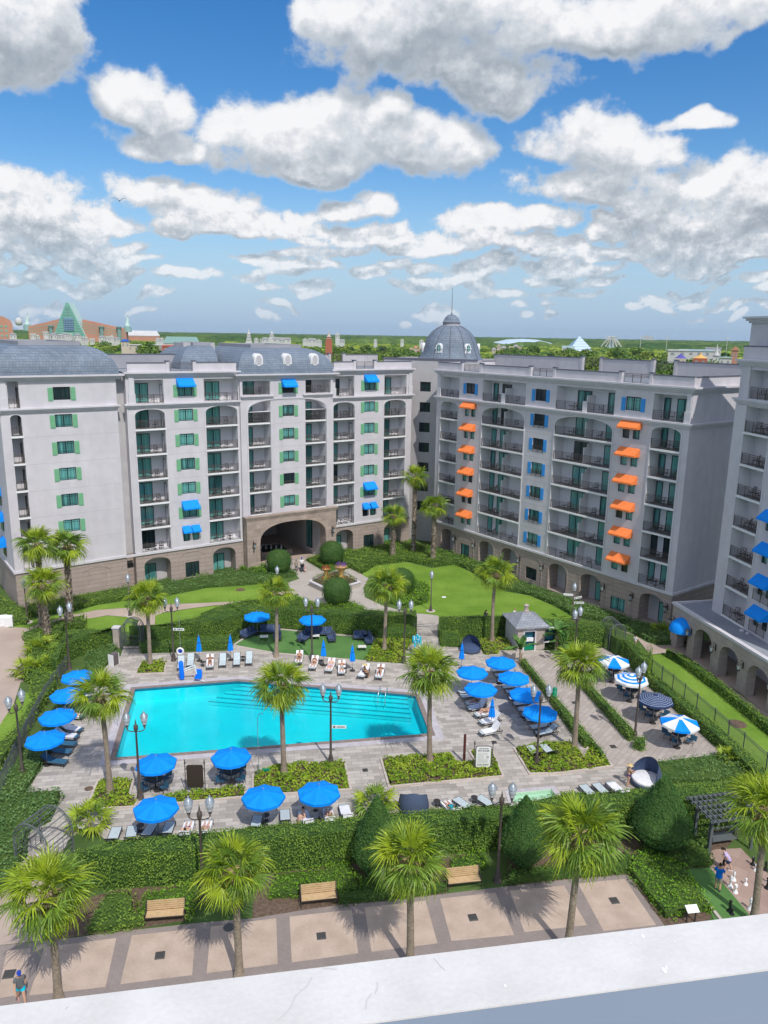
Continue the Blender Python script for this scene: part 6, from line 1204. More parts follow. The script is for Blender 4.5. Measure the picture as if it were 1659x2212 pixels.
# balcony furniture
f=MB()
for s in (-1,1): f.tube([(s*.25,-.25,0),(s*.25,-.24,.6),(s*.25,.2,.62)],.018,'metal_dark',5); f.tube([(s*.25,.3,0),(s*.24,.2,.4),(s*.22,.33,.95)],.018,'metal_dark',5)
f.tube([(-.22,.33,.95),(.22,.33,.95)],.018,'metal_dark',5)
for a in range(5): f.tube([(-.2+.1*a,.22,.45),(-.2+.1*((a*2)%5),.32,.93)],.012,'metal_dark',4)
f.box(-.25,.25,-.24,.22,.40,.43,'metal_dark'); BCm=f.mesh('balcony_chair')
f=MB(); f.lathe([(.28,.48),(.28,.51)],'metal_dark',12); f.tube([(0,0,0),(0,0,.48)],.02,'metal_dark',6); f.lathe([(.2,0),(.2,.02)],'metal_dark',10); BTm=f.mesh('balcony_table')
for root,x0,x1,z,dep,lab in CHAIRSPOTS:
    M_=root.matrix_basis; w=x1-x0; dbl=w>6
    spots=[(x0+w*.28,'left'),(x0+w*.72,'right')] if w>2 else []
    c,s=math.cos(root.rotation_euler.z),math.sin(root.rotation_euler.z); lx=root.location.x; ly=root.location.y
    for i,(x,sd) in enumerate(spots):
        y=.75+random.uniform(-.1,.1); X=lx+x*c-y*s; Y=ly+x*s+y*c; o=mkobj('balcony_chair',BCm,None,(X,Y,z),root.rotation_euler.z+random.uniform(-.9,.9)+(PI if 0 else 0)); tag(o,'%s chair on %s'%(sd,lab),'chair','dark metal chairs on the balconies')
    if w>2:
        x=x0+w*.5; y=.7; 
        if dbl: x=x0+w*.2
        o=mkobj('balcony_table',BTm,None,(lx+x*c-y*s,ly+x*s+y*c,z)); tag(o,'round table on %s'%lab,'table','small tables on the balconies')
# ------------------------------------------------------------------ navy sofas and patio tables
def sofa(p,face,n,label):
    q=at(p); a=math.atan2(face[1],face[0])+PI/2; W_=.72*n; o=thing('outdoor_sofa',label,'sofa',(q.x,q.y,0),a,'navy sofas of the turf patio')
    f=MB(); f.box(-W_/2,W_/2,-.40,.36,.24,.29,'lounge_frame'); [f.bar((s*(W_/2),-.38,.5),(s*(W_/2),.35,.52),.05,.03,'lounge_frame') for s in (-1,1)]; f.bar((-W_/2,.40,.86),(W_/2,.40,.86),.03,.04,'lounge_frame'); f.build('frame',o)
    for sx in (-1,1):
        for sy in (-.36,.36): l=MB(); l.tube([(sx*W_/2*.97,sy,.5 if sy<0 else .86),(sx*W_/2*.97,sy,0)],.022,'lounge_frame',6); l.build('leg',o)
    for i in range(n):
        x=-W_/2+.72*(i+.5)
        s=MB(); s.box(x-.34,x+.34,-.38,.32,.30,.42,'navy_cushion'); s.build('seat_cushion',o); b=MB(); b.hexa([(x-.34,.20,.43),(x+.34,.20,.43),(x+.34,.34,.43),(x-.34,.34,.43),(x-.34,.30,.88),(x+.34,.30,.88),(x+.34,.42,.86),(x-.34,.42,.86)],'navy_cushion')
        b.bar((x-.34,.19,.44),(x-.34,.29,.885),.02,.02,'navy_piping'); b.bar((x+.34,.19,.44),(x+.34,.29,.885),.02,.02,'navy_piping'); b.build('back_cushion',o)
        pp=MB(); pp.box(x-.34,x+.34,-.392,-.378,.30,.31,'navy_piping'); pp.build('piping',o)
V=(0,-1)
for p,fc,n,l in ((A6(135,1005),(.8,-.5),3,'navy sofa at the far left of the turf patio'),(A6(270,985),(0,-1),3,'navy sofa under the left turf patio parasol, facing the pool'),(A6(318,1025),(-.85,-.2),2,'navy sofa half hidden behind the palm on the turf patio'),
(T1(420,1120),(.85,-.35),3,'navy sofa left of the lamp post on the turf patio'),(T1(640,1045),(0,-1),4,'longest navy sofa under the right turf patio parasol'),(T1(850,1135),(-.9,-.2),2,'navy chaise right of the longest sofa'),(T1(1320,1110),(0,-1),2,'navy two seat sofa at the right end of the turf patio'),(T1(1445,1150),(-.9,-.2),3,'navy side sofa at the right end of the turf patio')): sofa(p,fc,n,l)
for p,l in ((A6(232,1030),'white topped low table between the left navy sofas'),(T1(590,1110),'white topped low table beside the lamp post on the turf patio'),(T1(1350,1290),'white topped low table at the right end of the turf patio')):
    q=at(p); o=thing('low_table',l,'table',(q.x,q.y,0),.1,'white topped patio tables'); mb=MB(); mb.box(-.42,.42,-.3,.3,.42,.46,'table_white'); mb.build('table_top',o); mb=MB(); [mb.bar((x,y,.42),(x*.9,y,0),.03,.03,'lounge_frame') for x in (-.36,.36) for y in (-.25,.25)]; mb.bar((-.33,-.25,.03),(-.33,.25,.03),.03,.03,'lounge_frame'); mb.bar((.33,-.25,.03),(.33,.25,.03),.03,.03,'lounge_frame'); mb.build('table_base',o)
# wicker daybeds
def daybed(p,rz,label,R=1.05,cush='navy_cushion',hood=1.55):
    q=at(p); o=thing('daybed',label,'daybed',(q.x,q.y,0),rz,'round wicker daybeds'); mb=MB(); mb.lathe([(R*.9,0),(R,.12),(R,.36),(R*.97,.38)],'wicker',28); mb.build('base',o,True)
    mb=MB(); mb.lathe([(R*.93,.38),(R*.95,.44),(R*.93,.52),(R*.85,.54)],cush,28); mb.build('cushion',o,True)
    mb=MB(); n=22; K=7
    for i in range(n):
        for j in range(K):
            def P(i,j,r=1.0):
                a=math.radians(-25+230*i/n); f=j/K; e=math.sin(PI*i/n)**.6; z=.3+(hood-.3)*(.42+.58*e)*f; rr=R*r*(1.0-.45*f*f*e); return (rr*math.cos(a),rr*math.sin(a)+.12*f*e*0,z)
            mb.quad(P(i,j),P(i+1,j),P(i+1,j+1),P(i,j+1),'wicker'); mb.quad(P(i,j,.96),P(i+1,j,.96),P(i+1,j+1,.96),P(i,j+1,.96),'navy_cushion')
    mb.build('hood',o,True)
daybed(A7(315,1375),0,'navy round daybed on the paving right of the pool gate'); daybed(Q3(265,1420),PI,'navy daybed seen from behind at the tall hedge',hood=1.45); daybed(Q4(690,1180),-.85,'navy shell daybed with a white cushion beside the straw hat woman',cush='towel',hood=1.9,R=1.1)
# ------------------------------------------------------------------ kiosk
a=at(T4(165,782)); b=at(T4(735,748)); e=Vector((b.x-a.x,b.y-a.y)); Wk=e.length*.9; rz=math.atan2(e.y,e.x); Dk=3.7
kk=thing('kiosk','small stone towel kiosk with a grey hipped slate roof','kiosk',(a.x,a.y,0),rz); mb=MB(); KH=2.65
wallpanel(mb,0,Wk,0,KH,[(.75,1.85,.05,2.1,.35,0,'frame'),(2.9,4.0,.95,2.05,.35,0,'frame')],'portico_stone'); mb.quad((0,0,0),(0,Dk,0),(0,Dk,KH),(0,0,KH),'stucco_grey'); mb.quad((Wk,0,0),(Wk,Dk,0),(Wk,Dk,KH),(Wk,0,KH),'stucco_grey'); mb.quad((0,Dk,0),(Wk,Dk,0),(Wk,Dk,KH),(0,Dk,KH),'stucco_grey'); mb.box(.7,1.9,.34,.36,.05,2.1,'pool_tile'); mb.box(2.85,4.05,.34,.36,.95,2.05,'pool_tile'); mb.build('wall',kk)
mb=MB(); mb.box(.6,.75,-.05,.1,0,2.25,'trim'); mb.box(1.85,2.0,-.05,.1,0,2.25,'trim'); mb.box(.75,1.85,-.05,.1,2.1,2.25,'trim'); mb.box(2.8,4.1,-.09,.2,.83,.95,'white_edge'); mb.box(-.08,Wk+.08,-.08,.1,KH-.25,KH-.02,'trim'); mb.build('trim',kk)
mb=MB(); ex=.35; c=(Wk/2,Dk/2); RZ=3.65; P0=[(-ex,-ex,KH),(Wk+ex,-ex,KH),(Wk+ex,Dk+ex,KH),(-ex,Dk+ex,KH)]; 
q1,q2=(c[0]-.25,c[1],RZ),(c[0]+.25,c[1],RZ)
mb.quad(P0[0],P0[1],q2,q1,'slate_roof'); mb.quad(P0[2],P0[3],q1,q2,'slate_roof'); mb.face((P0[1],P0[2],q2),'slate_roof'); mb.face((P0[3],P0[0],q1),'slate_roof'); mb.box(-ex,Wk+ex,-ex,Dk+ex,KH-.1,KH-.005,'roof_grey'); mb.build('roof',kk)
mb=MB(); mb.lathe([(.3,RZ-.15),(.3,RZ+.05),(.22,RZ+.15),(.2,RZ+.5),(.28,RZ+.55),(.28,RZ+.65),(.1,RZ+.75)],'portico_stone',12,c=(c[0],c[1],0)); mb.build('finial',kk)
mb=MB(); mb.box(.85,1.75,-.10,-.055,2.32,2.5,'sign_white'); mb.box(.95,1.65,-.108,-.101,2.37,2.45,'sign_ink_light'); mb.box(2.95,3.95,-.10,-.055,2.32,2.5,'sign_white'); mb.box(3.05,3.85,-.108,-.101,2.37,2.45,'sign_ink_light'); mb.build('sign_board',kk)
mb=MB(); mb.box(.78,1.82,.05,.30,.06,.45,'green_tube'); 
for i in range(4): mb.tube([(.85,.12+.06*i,1.0+.1*i),(1.3,.1,1.05+.11*i),(1.75,.14,1.0+.1*i)],.07,'towel',8)
mb.build('towel_shelf',kk)
# towel bins
for i,(p,l) in enumerate(((A7(1150,1310),'left white rimmed towel bin beside the kiosk lamp'),(A7(1205,1320),'right white rimmed towel bin beside the kiosk lamp'))):
    q=at(p); o=thing('towel_bin',l,'bin',(q.x,q.y,0),.1,'white rimmed towel bins'); mb=MB(); mb.box(-.5,.5,-.35,.35,0,1.0,'trash_dark'); mb.build('body',o); mb=MB(); mb.tube([(-.5,-.36,0),(-.5,-.36,.9),(-.38,-.36,1.05),(.38,-.36,1.05),(.5,-.36,.9),(.5,-.36,0)],.045,'plastic_white',8); mb.tube([(-.5,.36,0),(-.5,.36,.9),(-.38,.36,1.05),(.38,.36,1.05),(.5,.36,.9),(.5,.36,0)],.045,'plastic_white',8); mb.build('rim',o,True)
# litter bins
for p,l,rzz,m1 in ((A5(30,935),'white arched litter bin by the left path, left one',.3,'plastic_white'),(A5(62,938),'white arched litter bin by the left path, right one',.3,'plastic_white'),(A5(745,1188),'brown double litter bin with white sides near the garden gate',1.1,'trash_dark')):
    q=at(p); o=thing('litter_bin',l,'bin',(q.x,q.y,0),rzz,'litter bins'); mb=MB(); mb.box(-.34,.34,-.3,.3,.03,1.05,m1); mb.build('body',o); mb=MB()
    for s in (-1,1): mb.box(s*.36-.03,s*.36+.03,-.33,.33,0,1.12,'plastic_white')
    n=8
    for i in range(n): 
        a0,a1=PI*i/n,PI*(i+1)/n; mb.hexa([(-.34,.3*math.cos(a0),1.05),(.34,.3*math.cos(a0),1.05),(.34,.3*math.cos(a1),1.05),(-.34,.3*math.cos(a1),1.05),(-.34,.3*math.cos(a0),1.052+.2*math.sin(a0)),(.34,.3*math.cos(a0),1.052+.2*math.sin(a0)),(.34,.3*math.cos(a1),1.052+.2*math.sin(a1)),(-.34,.3*math.cos(a1),1.052+.2*math.sin(a1))],m1)
    mb.build('lid',o)
# ------------------------------------------------------------------ fences
def fence(label,pts,h=1.45,name='metal_fence',cat='fence'):
    pts=[Vector((p[0],p[1])) for p in pts]; o=thing(name,label,cat,(pts[0].x,pts[0].y,0)); org=pts[0]; rl=MB(); np_=0
    for a,b in zip(pts,pts[1:]):
        L_=(b-a).length; k=max(1,round(L_/2.3)); d=(b-a)/L_
        A=a-org;B=b-org
        for z in (.12,h-.25,h-.06): rl.bar((A.x,A.y,z),(B.x,B.y,z+.0011),.03,.035,'pergola_grey')
        n=int(L_/.13)
        for i in range(n): p=A+(B-A)*(i+.5)/n; rl.bar((p.x,p.y,.12),(p.x,p.y,h-.07),.016,.016,'pergola_grey')
        for i in range(k+1):
            p=A+(B-A)*i/k
            if i==k and b is not pts[-1]: continue
            m=MB(); m.box(p.x-.035,p.x+.035,p.y-.035,p.y+.035,0,h+.05,'pergola_grey'); m.box(p.x-.05,p.x+.05,p.y-.05,p.y+.05,h+.05,h+.08,'pergola_grey'); m.build('post',o)
    rl.build('rail_panel',o); return o
fence('dark metal fence along the left side of the pool deck',b2(G(Q1,(-200,1250),(0,985),(150,650),(330,300),(480,80)))+b2(G(A5,(450,1215))))
fence('dark metal fence between terrace hedge and arcade lawn',b2(G(Q4,(735,300),(900,430),(1090,590),(1230,710),(1460,910),(1640,1075),(1800,1230))))
fence('metal swing gate at the end of the pool path',b2(G(A6,(1212,1000),(1365,1008))),1.35,'pool_gate','gate')
def garden_arch(p,rz,label,w=1.9,dep=1.5,h=3.0,gate=False,curved=0):
    q=at(p); o=thing('garden_arch',label,'garden arch',(q.x,q.y,0),rz,'dark metal garden arches'); sp=h-w/2
    hoops=[]
    for y in (-dep/2,dep/2):
        m=MB(); pts=[(-w/2,y,0),(-w/2,y,sp)]+[(-w/2*math.cos(t),y,sp+w/2*math.sin(t)) for t in np.linspace(.2,PI-.2,11)]+[(w/2,y,sp),(w/2,y,0)]; m.tube(pts,.05,'pergola_grey',6); m.build('hoop',o)
        m=MB(); pts=[(-(w/2-.16),y,0),(-(w/2-.16),y,sp)]+[(-(w/2-.16)*math.cos(t),y,sp+(w/2-.16)*math.sin(t)) for t in np.linspace(.2,PI-.2,11)]+[((w/2-.16),y,sp),((w/2-.16),y,0)]; m.tube(pts,.022,'pergola_grey',5); m.build('inner_hoop',o)
    m=MB()
    for t in np.linspace(0,PI,12): m.bar((-w/2*math.cos(t),-dep/2,sp+w/2*math.sin(t)),(-w/2*math.cos(t),dep/2,sp+w/2*math.sin(t)),.05,.03,'pergola_grey')
    for s in (-1,1):
        for z in np.arange(.3,sp,.3): m.bar((s*w/2,-dep/2,z),(s*w/2,dep/2,z),.03,.02,'pergola_grey')
        for i in range(6): m.bar((s*w/2,-dep/2+dep*i/5,0),(s*w/2,-dep/2+dep*i/5,sp),.018,.018,'pergola_grey')
    m.build('slats',o)
    if gate:
        m=MB(); y=-dep/2; m.bar((-w/2+.1,y,.15),(w/2-.1,y,.15),.04,.04,'pergola_grey'); m.bar((-w/2+.1,y,1.5),(w/2-.1,y,1.5),.04,.04,'pergola_grey')
        for i in range(13): x=-w/2+.1+(w-.2)*i/12; m.bar((x,y,.15),(x,y,1.5),.018,.018,'pergola_grey')
        for s in (-1,1):
            m.tube([(s*(.3+.25*math.cos(t)*(1-t/9)),y-.02,.8+.28*math.sin(t)*(1-t/9)) for t in np.linspace(0,7,22)],.016,'pergola_grey',5)
        m.box(-.18,.18,y-.05,y-.03,1.15,1.4,'sign_brown'); m.build('gate',o)
    return o
garden_arch(A5(870,1075),.05,'dark metal arch with a scrolled gate at the top left of the deck',1.95,1.4,3.0,True)
garden_arch(Q1(330,1440),-.35,'rounded metal arch tunnel at the lower left corner of the deck',2.6,2.0,3.0)
garden_arch(A8(250,1480),.15,'slatted metal arch beside the striped parasol terrace',1.7,2.2,2.9)
q=at(A5(768,1075)); o=thing('gate_pier','short stone pier left of the scrolled gate','pier',(q.x,q.y,0),0); mb=MB(); mb.box(-.3,.3,-.3,.3,0,2.1,'portico_stone'); mb.build('shaft',o); mb=MB(); mb.box(-.38,.38,-.38,.38,2.1,2.22,'trim'); mb.build('cap',o)
# ------------------------------------------------------------------ signs
def board(p,rz,label,face,text=False,w=1.15,h=1.75):
    q=at(p); o=thing('notice_board',label,'sign',(q.x,q.y,0),rz,'framed notice boards'); 
    for s in (-1,1):
        m=MB(); m.tube([(s*(w/2+.1),0,0),(s*(w/2+.1),0,2.2)],.035,'sign_brown' if not text else 'metal_dark',8); m.lathe([(.035,2.2),(.06,2.25),(.06,2.31),(.02,2.4),(.05,2.46),(.005,2.55)],'metal_dark',8,c=(s*(w/2+.1),0,0)); m.build('post',o,True)
    c=.1; z0=.35; z1=z0+h; x=w/2; oct_=[(-x+c,z0),(x-c,z0),(x,z0+c),(x,z1-c),(x-c,z1),(-x+c,z1),(-x,z1-c),(-x,z0+c)]
    m=MB(); b=len(m.v); k=m.mi('metal_dark' if text else 'sign_brown'); m.v+=[(a,-.03,z) for a,z in oct_]+[(a,.03,z) for a,z in oct_]
    for i in range(8): m.f.append((i,(i+1)%8,8+(i+1)%8,8+i)); m.m.append(k)
    m.f.append(tuple(range(8))); m.m.append(k); m.f.append(tuple(range(8,16))); m.m.append(k); m.bar((-x-.1,0,z0+.3),(x+.1,0,z0+.3),.03,.04,'metal_dark'); m.bar((-x-.1,0,z1-.3),(x+.1,0,z1-.3),.03,.04,'metal_dark'); bd=m.build('board',o)
    if text:
        m=MB(); s=.94; pts=[(a*s,-.036,(z-(z0+z1)/2)*.965+(z0+z1)/2) for a,z in oct_]; m.face(pts,'sign_white'); m.build('face',o)
        m=MB(); y=-.040; m.quad((-.36,y,z1-.24),(.36,y,z1-.24),(.36,y,z1-.18),(-.36,y,z1-.18),'sign_ink')
        zz=z1-.56; rng=random.Random(3)
        while zz>z0+.36:
            wd=rng.uniform(.75,1); blk=zz<z1-.75 and zz>z1-1.05; m.quad((-.44,y,zz),(-.44+(.55 if blk else .88)*wd,y,zz),(-.44+(.55 if blk else .88)*wd,y,zz+.016),(-.44,y,zz+.016),'sign_ink_light'); zz-=.034
        n=18
        for (cx,cz,r) in ((.3,z1-.9,.11),(-.38,z0+.235,.055)):
            for i in range(n): a0,a1=2*PI*i/n,2*PI*(i+1)/n; m.quad((cx+r*math.cos(a0),y-.002,cz+r*math.sin(a0)),(cx+r*math.cos(a1),y-.002,cz+r*math.sin(a1)),(cx+r*.78*math.cos(a1),y-.002,cz+r*.78*math.sin(a1)),(cx+r*.78*math.cos(a0),y-.002,cz+r*.78*math.sin(a0)),'sign_ink')
            m.bar((cx-r*.7,y-.003,cz+r*.7),(cx+r*.7,y-.003,cz-r*.7),.002,.02,'sign_ink'); m.bar((cx-r*.3,y-.003,cz-r*.2),(cx+r*.4,y-.003,cz+r*.3),.002,.03,'sign_ink')
        m.build('small_print',o)
        for t_,sz,zz,wx in (('SPA RULES',.19,z1-.44,.84),('NO DIVING',.15,z0+.18,.72)):
            c_=bpy.data.curves.new('lettering','FONT'); c_.body=t_; c_.size=sz; c_.align_x='CENTER'; c_.offset=.006; c_.extrude=.002; to=bpy.data.objects.new('tmp',c_); COL.objects.link(to); bpy.context.view_layer.update()
            me=bpy.data.meshes.new_from_object(to.evaluated_get(bpy.context.evaluated_depsgraph_get())); wid=max(v.co.x for v in me.vertices)-min(v.co.x for v in me.vertices); bpy.data.objects.remove(to)
            me.materials.clear(); me.materials.append(M['sign_ink']); l=mkobj('lettering',me,o,(.05 if 'NO' in t_ else 0,-.043,zz)); l.rotation_euler=(PI/2,0,0); l.scale=(wx/wid,1,1)
    return o
board(Q3(830,1115),.03,'white notice board headed SPA RULES in the planting bed','sign_white',True); board(Q1(1420,955),.03,'blank brown notice board facing away from the pool','sign_brown')
q=at(Q3(678,1040)); o=thing('rust_post','dark red cylindrical post left of the SPA RULES board','post',(q.x,q.y,0)); m=MB(); m.lathe([(.10,0),(.10,2.3),(.07,2.3),(.07,2.1)],'rust_post',14); m.build('tube',o); m=MB(); m.lathe([(.16,.015),(.16,.04)],'metal_dark',14); m.build('foot_plate',o)
for p,l in ((A6(672,975),'green cylinder bin behind the navy chaise of the turf patio'),(Q3(1413,550),'green cylinder bin in the hedge right of the blue parasols')):
    q=at(p); o=thing('green_bin',l,'bin',(q.x,q.y,0),0,'green cylinder bins'); m=MB(); m.lathe([(.19,0),(.2,.05),(.2,1.25)],'green_tube',16); m.build('body',o,True); m=MB(); m.lathe([(.21,1.25),(.21,1.32),(.1,1.42)],'green_tube',16); m.build('lid',o)
# life ring, lift, handrails, vests
q=Vector((-20.38,70.11)); o=thing('life_ring','white life ring with blue centre hanging by the far left lamp post','life ring',(q.x+.75,q.y-.25,1.15)); m=MB(); n=24
for i in range(n):
    for j in range(8):
        def T_(i,j): a=2*PI*i/n; b=2*PI*j/8; r=.30+.09*math.cos(b); return (r*math.cos(a),.09*math.sin(b),r*math.sin(a))
        m.quad(T_(i,j),T_(i+1,j),T_(i+1,j+1),T_(i,j+1),'plastic_white')
m.build('ring',o,True); m=MB(); m.lathe([(.2,0),(.2,.02)],'cl_capblue',20); t=m.build('centre_disc',o); t.rotation_euler=(PI/2,0,0); m=MB(); m.tube([(0,.1,-1.15),(0,.1,3.6)],.02,'lamp_cap',6); m.build('rescue_pole',o)
q=at(A5(1190,1290)); o=thing('pool_lift','blue and white pool access lift on the far pool edge','pool lift',(q.x,q.y,0),.0); m=MB(); m.tube([(0,0,.15),(0,0,.3),(-.05,0,1.75),(-.04,0,1.85)],[.2,.24,.22,.14],'lift_blue',12); m.build('cover',o,True); m=MB(); m.bar((0,0,1.0),(1.25,-.1,1.55),.08,.09,'plastic_white'); m.bar((0,0,.8),(1.25,-.1,1.35),.06,.07,'plastic_white'); m.bar((1.25,-.1,1.6),(1.4,-.15,.7),.07,.07,'plastic_white'); m.bar((1.4,-.2,.25),(2.2,-.5,.12),.06,.06,'plastic_white'); m.build('arm',o)
m=MB(); m.hexa([(1.25,-.45,.35),(1.85,-.45,.35),(1.85,.05,.35),(1.25,.05,.35),(1.25,-.45,.45),(1.85,-.45,.45),(1.85,.05,.45),(1.25,.05,.45)],'lift_blue'); m.hexa([(1.25,0,.45),(1.85,0,.45),(1.85,.1,.45),(1.25,.1,.45),(1.3,.15,1.0),(1.8,.15,1.0),(1.8,.25,1.0),(1.3,.25,1.0)],'lift_blue'); m.build('seat',o)
a_=at(Q2(1490,290)); 
for i,(p,l) in enumerate(((Q2(1452,300),'left steel pool handrail by the steps'),(Q2(1503,305),'right steel pool handrail by the steps'))):
    q=at(p); o=MB(); o.tube([(0,0,-.6),(0,0,.15),(.05,.25,.75),(.15,.7,.98),(.2,1.1,.9),(.22,1.3,.55),(.22,1.35,0)],.028,'steel',8); tag(o.build('pool_handrail',None,True,(q.x,q.y,0)),l,'handrail','steel pool handrails')
o=MB(); q=at(Q1(860,480)); o.tube([(0,0,-.5),(-.1,.05,.5),(-.35,.1,.8),(-.7,.1,.75),(-.8,.1,0)],.025,'steel',8); tag(o.build('pool_handrail',None,True,(q.x,q.y,0)),'steel handrail at the left end of the pool','handrail')
q=at(A6(1228,1125)); o=thing('life_vest_rack','white rack hung with bright blue life vests beside the pool gate path','rack',(q.x,q.y,0)); m=MB(); [m.tube([(x,y,0),(x*.4,y*.4,1.5)],.03,'plastic_white',6) for x in (-.4,.4) for y in (-.3,.3)]; m.build('stand',o)
for i in range(9):
    a=i*.7; m=MB(); x,y,z=.32*math.cos(a),.28*math.sin(a),1.0+.42*(i%3)/1.5; m.box(x-.17,x+.17,y-.07,y+.07,z,z+.5,'cl_turq' if i%2 else 'cl_cyan',rz=a); m.box(x-.03,x+.03,y-.078,y+.078,z+.05,z+.52,'plastic_white',rz=a); m.build('life_vest',o)
# shade spray pipe in the bed by the middle palm
q=at(Q2(588,840)); o=thing('shower_pole','thin curved steel pole at the left end of the middle planting bed','pole',(q.x,q.y,0)); m=MB(); m.tube([(0,0,0),(0,0,4.6),(.05,0,4.85),(.25,0,5.0),(.42,0,4.95)],.022,'lamp_cap',6); m.build('pipe',o); m=MB(); m.tube([(-.05,-.02,.05),(-.05,-.02,.9)],.09,'steel',8); m.build('sleeve',o)
q=at(Q2(640,825)); o=thing('low_bench_box','small green utility box in the middle planting bed','utility box',(q.x,q.y,0)); m=MB(); m.box(-.3,.3,-.1,.1,.25,.4,'green_tube'); m.build('cover',o); m=MB(); m.box(-.25,-.2,-.06,.06,0,.25,'grate'); m.build('leg',o); m=MB(); m.box(.2,.25,-.06,.06,0,.25,'grate'); m.build('leg',o)
# drains
for p,l,s in ((B1(1045,935),'square drain grate in the panel left of the middle bench',.25),(B2(440,808),'square drain grate below the middle bench',.25),(B2(1430,687),'square drain grate below the right bench',.25),(B3(678,725),'square drain grate in the rightmost promenade panel',.25),(B1(60,1057),'square drain grate beside the man in the blue cap',.28),(Q2(1360,800),'drain grate between the two middle beds',.2),(Q3(925,880),'drain grate near the nearest pool end lounger',.2),(Q4(432,888),'drain grate at the bottom of the walkway',.24),(Q4(125,540),'drain grate in the middle of the walkway',.22),(Q4(468,403),'drain grate left of the striped parasols',.22),(T1(283,385),'drain grate on the plaza',.25)):
    q=at(p); m=MB(); m.box(-s,s,-s,s,.016,.032,'grate'); [m.box(-s*.9,s*.9,-s+.1+i*s*.25,-s+.13+i*s*.25,.033,.038,'metal_dark') for i in range(7)]; tag(m.build('drain_grate',None,False,(q.x,q.y,0),.17),l,'drain cover','square metal drain grates')
# ------------------------------------------------------------------ benches
BN=[(B1(953,735),B1(1200,715),'left wooden bench on the promenade'),(B2(312,625),B2(540,600),'middle wooden bench on the promenade'),(B2(1270,510),B2(1482,488),'right wooden bench on the promenade')]
for a,b,l in BN:
    a,b=at(a),at(b); e=Vector((b.x-a.x,b.y-a.y)); L_=e.length; o=thing('bench',l,'bench',((a.x+b.x)/2,(a.y+b.y)/2,0),math.atan2(e.y,e.x),'wooden benches'); m=MB()
    for i in range(5): m.box(-L_/2,L_/2,.02+i*.105,.112+i*.105,.43,.465,'wood_bench')
    m.build('seat',o); m=MB()
    for i in range(5): m.bar((-L_/2,.57+i*.035,.52+i*.10),(L_/2,.57+i*.035,.52+i*.10),.03,.085,'wood_bench')
    m.build('backrest',o)
    for s in (-1,1): m=MB(); x=s*(L_/2+.03); m.tube([(x,.02,0),(x,.05,.62),(x,.4,.66),(x,.55,.62),(x,.76,1.0)],.03,'metal_dark',6); m.tube([(x,.55,.62),(x,.62,0)],.03,'metal_dark',6); m.build('end_frame',o)
    m=MB(); m.box(-L_/2,L_/2,-.005,.018,.385,.428,'metal_dark'); m.build('front_rail',o)
# ------------------------------------------------------------------ flower planter and plaza
c=[at(T1(490,240)),at(T1(820,400)),at(T1(1325,258)),at(T1(930,60))]; pl=[(p.x,p.y) for p in c]; cx=sum(p[0] for p in pl)/4; cy=sum(p[1] for p in pl)/4; pc=[(x-cx,y-cy) for x,y in pl]
o=thing('flower_planter','diamond shaped stone planter with a low rail in the middle of the plaza','planter',(cx,cy,0)); m=MB(); m.prism(pc,0,.62,'concrete_grey'); m.build('wall',o); m=MB(); m.prism(offset(pc,.08),.62,.74,'trim'); m.build('coping',o); m=MB()
ip=offset(pc,-.35)
for i in range(4):
    a,b=ip[i],ip[(i+1)%4]; m.bar((*a,1.1),(*b,1.1),.04,.04,'metal_dark'); m.bar((*a,.9),(*b,.9),.025,.025,'metal_dark'); m.bar((*a,.74),(*a,1.15),.05,.05,'metal_dark')
m.build('rail',o); m=MB(); m.prism(offset(pc,-.3),.74,.76,'mulch'); m.build('soil',o)
h1=hedge('flowers','red and green flowering plants filling the diamond planter',[(x+cx,y+cy) for x,y in offset(pc,-.5)],.75,'hedge_leaf',.16,60,kind='stuff',cat='flowers',rough=.22,z0=.5,core='core_green',jit=.8)
P=np.stack([RNG.uniform(-2.6,2.6,240),RNG.uniform(-1.3,1.3,240),RNG.uniform(1.1,1.5,240)],1); P=P[np.abs(P[:,0])/3.2+np.abs(P[:,1])/2.2<.9]; V,F=leaves(P,np.tile([0,0,1.],(len(P),1)),.17,.5,.9); tag(mkobj('red_blossoms',np_mesh('red_blossoms',V,F,['flower_red']),None,(cx,cy,0)),'red blossoms scattered over the diamond planter','flowers',kind='stuff')
for dx,dy,s,l,fm in ((.9,.1,1.25,'large ochre urn with purple flowers in the planter','flower_purple'),(-1.1,1.0,.85,'smaller ochre urn at the back of the planter','flower_red')):
    u=thing('flower_urn',l,'urn',(cx+dx,cy+dy,.7),0,'ochre urns in the planter'); m=MB(); m.lathe([(.38*s,0),(.38*s,.15*s),(.25*s,.25*s),(.2*s,.8*s),(.3*s,.9*s),(.22*s,1.0*s),(.5*s,1.25*s),(.62*s,1.5*s),(.66*s,1.55*s)],'terracotta_pot',16); m.build('pot',u,True); P=RNG.normal(0,1,(220,3)); P/=np.linalg.norm(P,axis=1)[:,None]; P=P*[.6*s,.6*s,.33*s]+[0,0,1.65*s]; V,F=leaves(P,P-[0,0,1.5*s],.14,.4,.8); mkobj('blossoms',np_mesh('blossoms',V,F,[fm]),u)
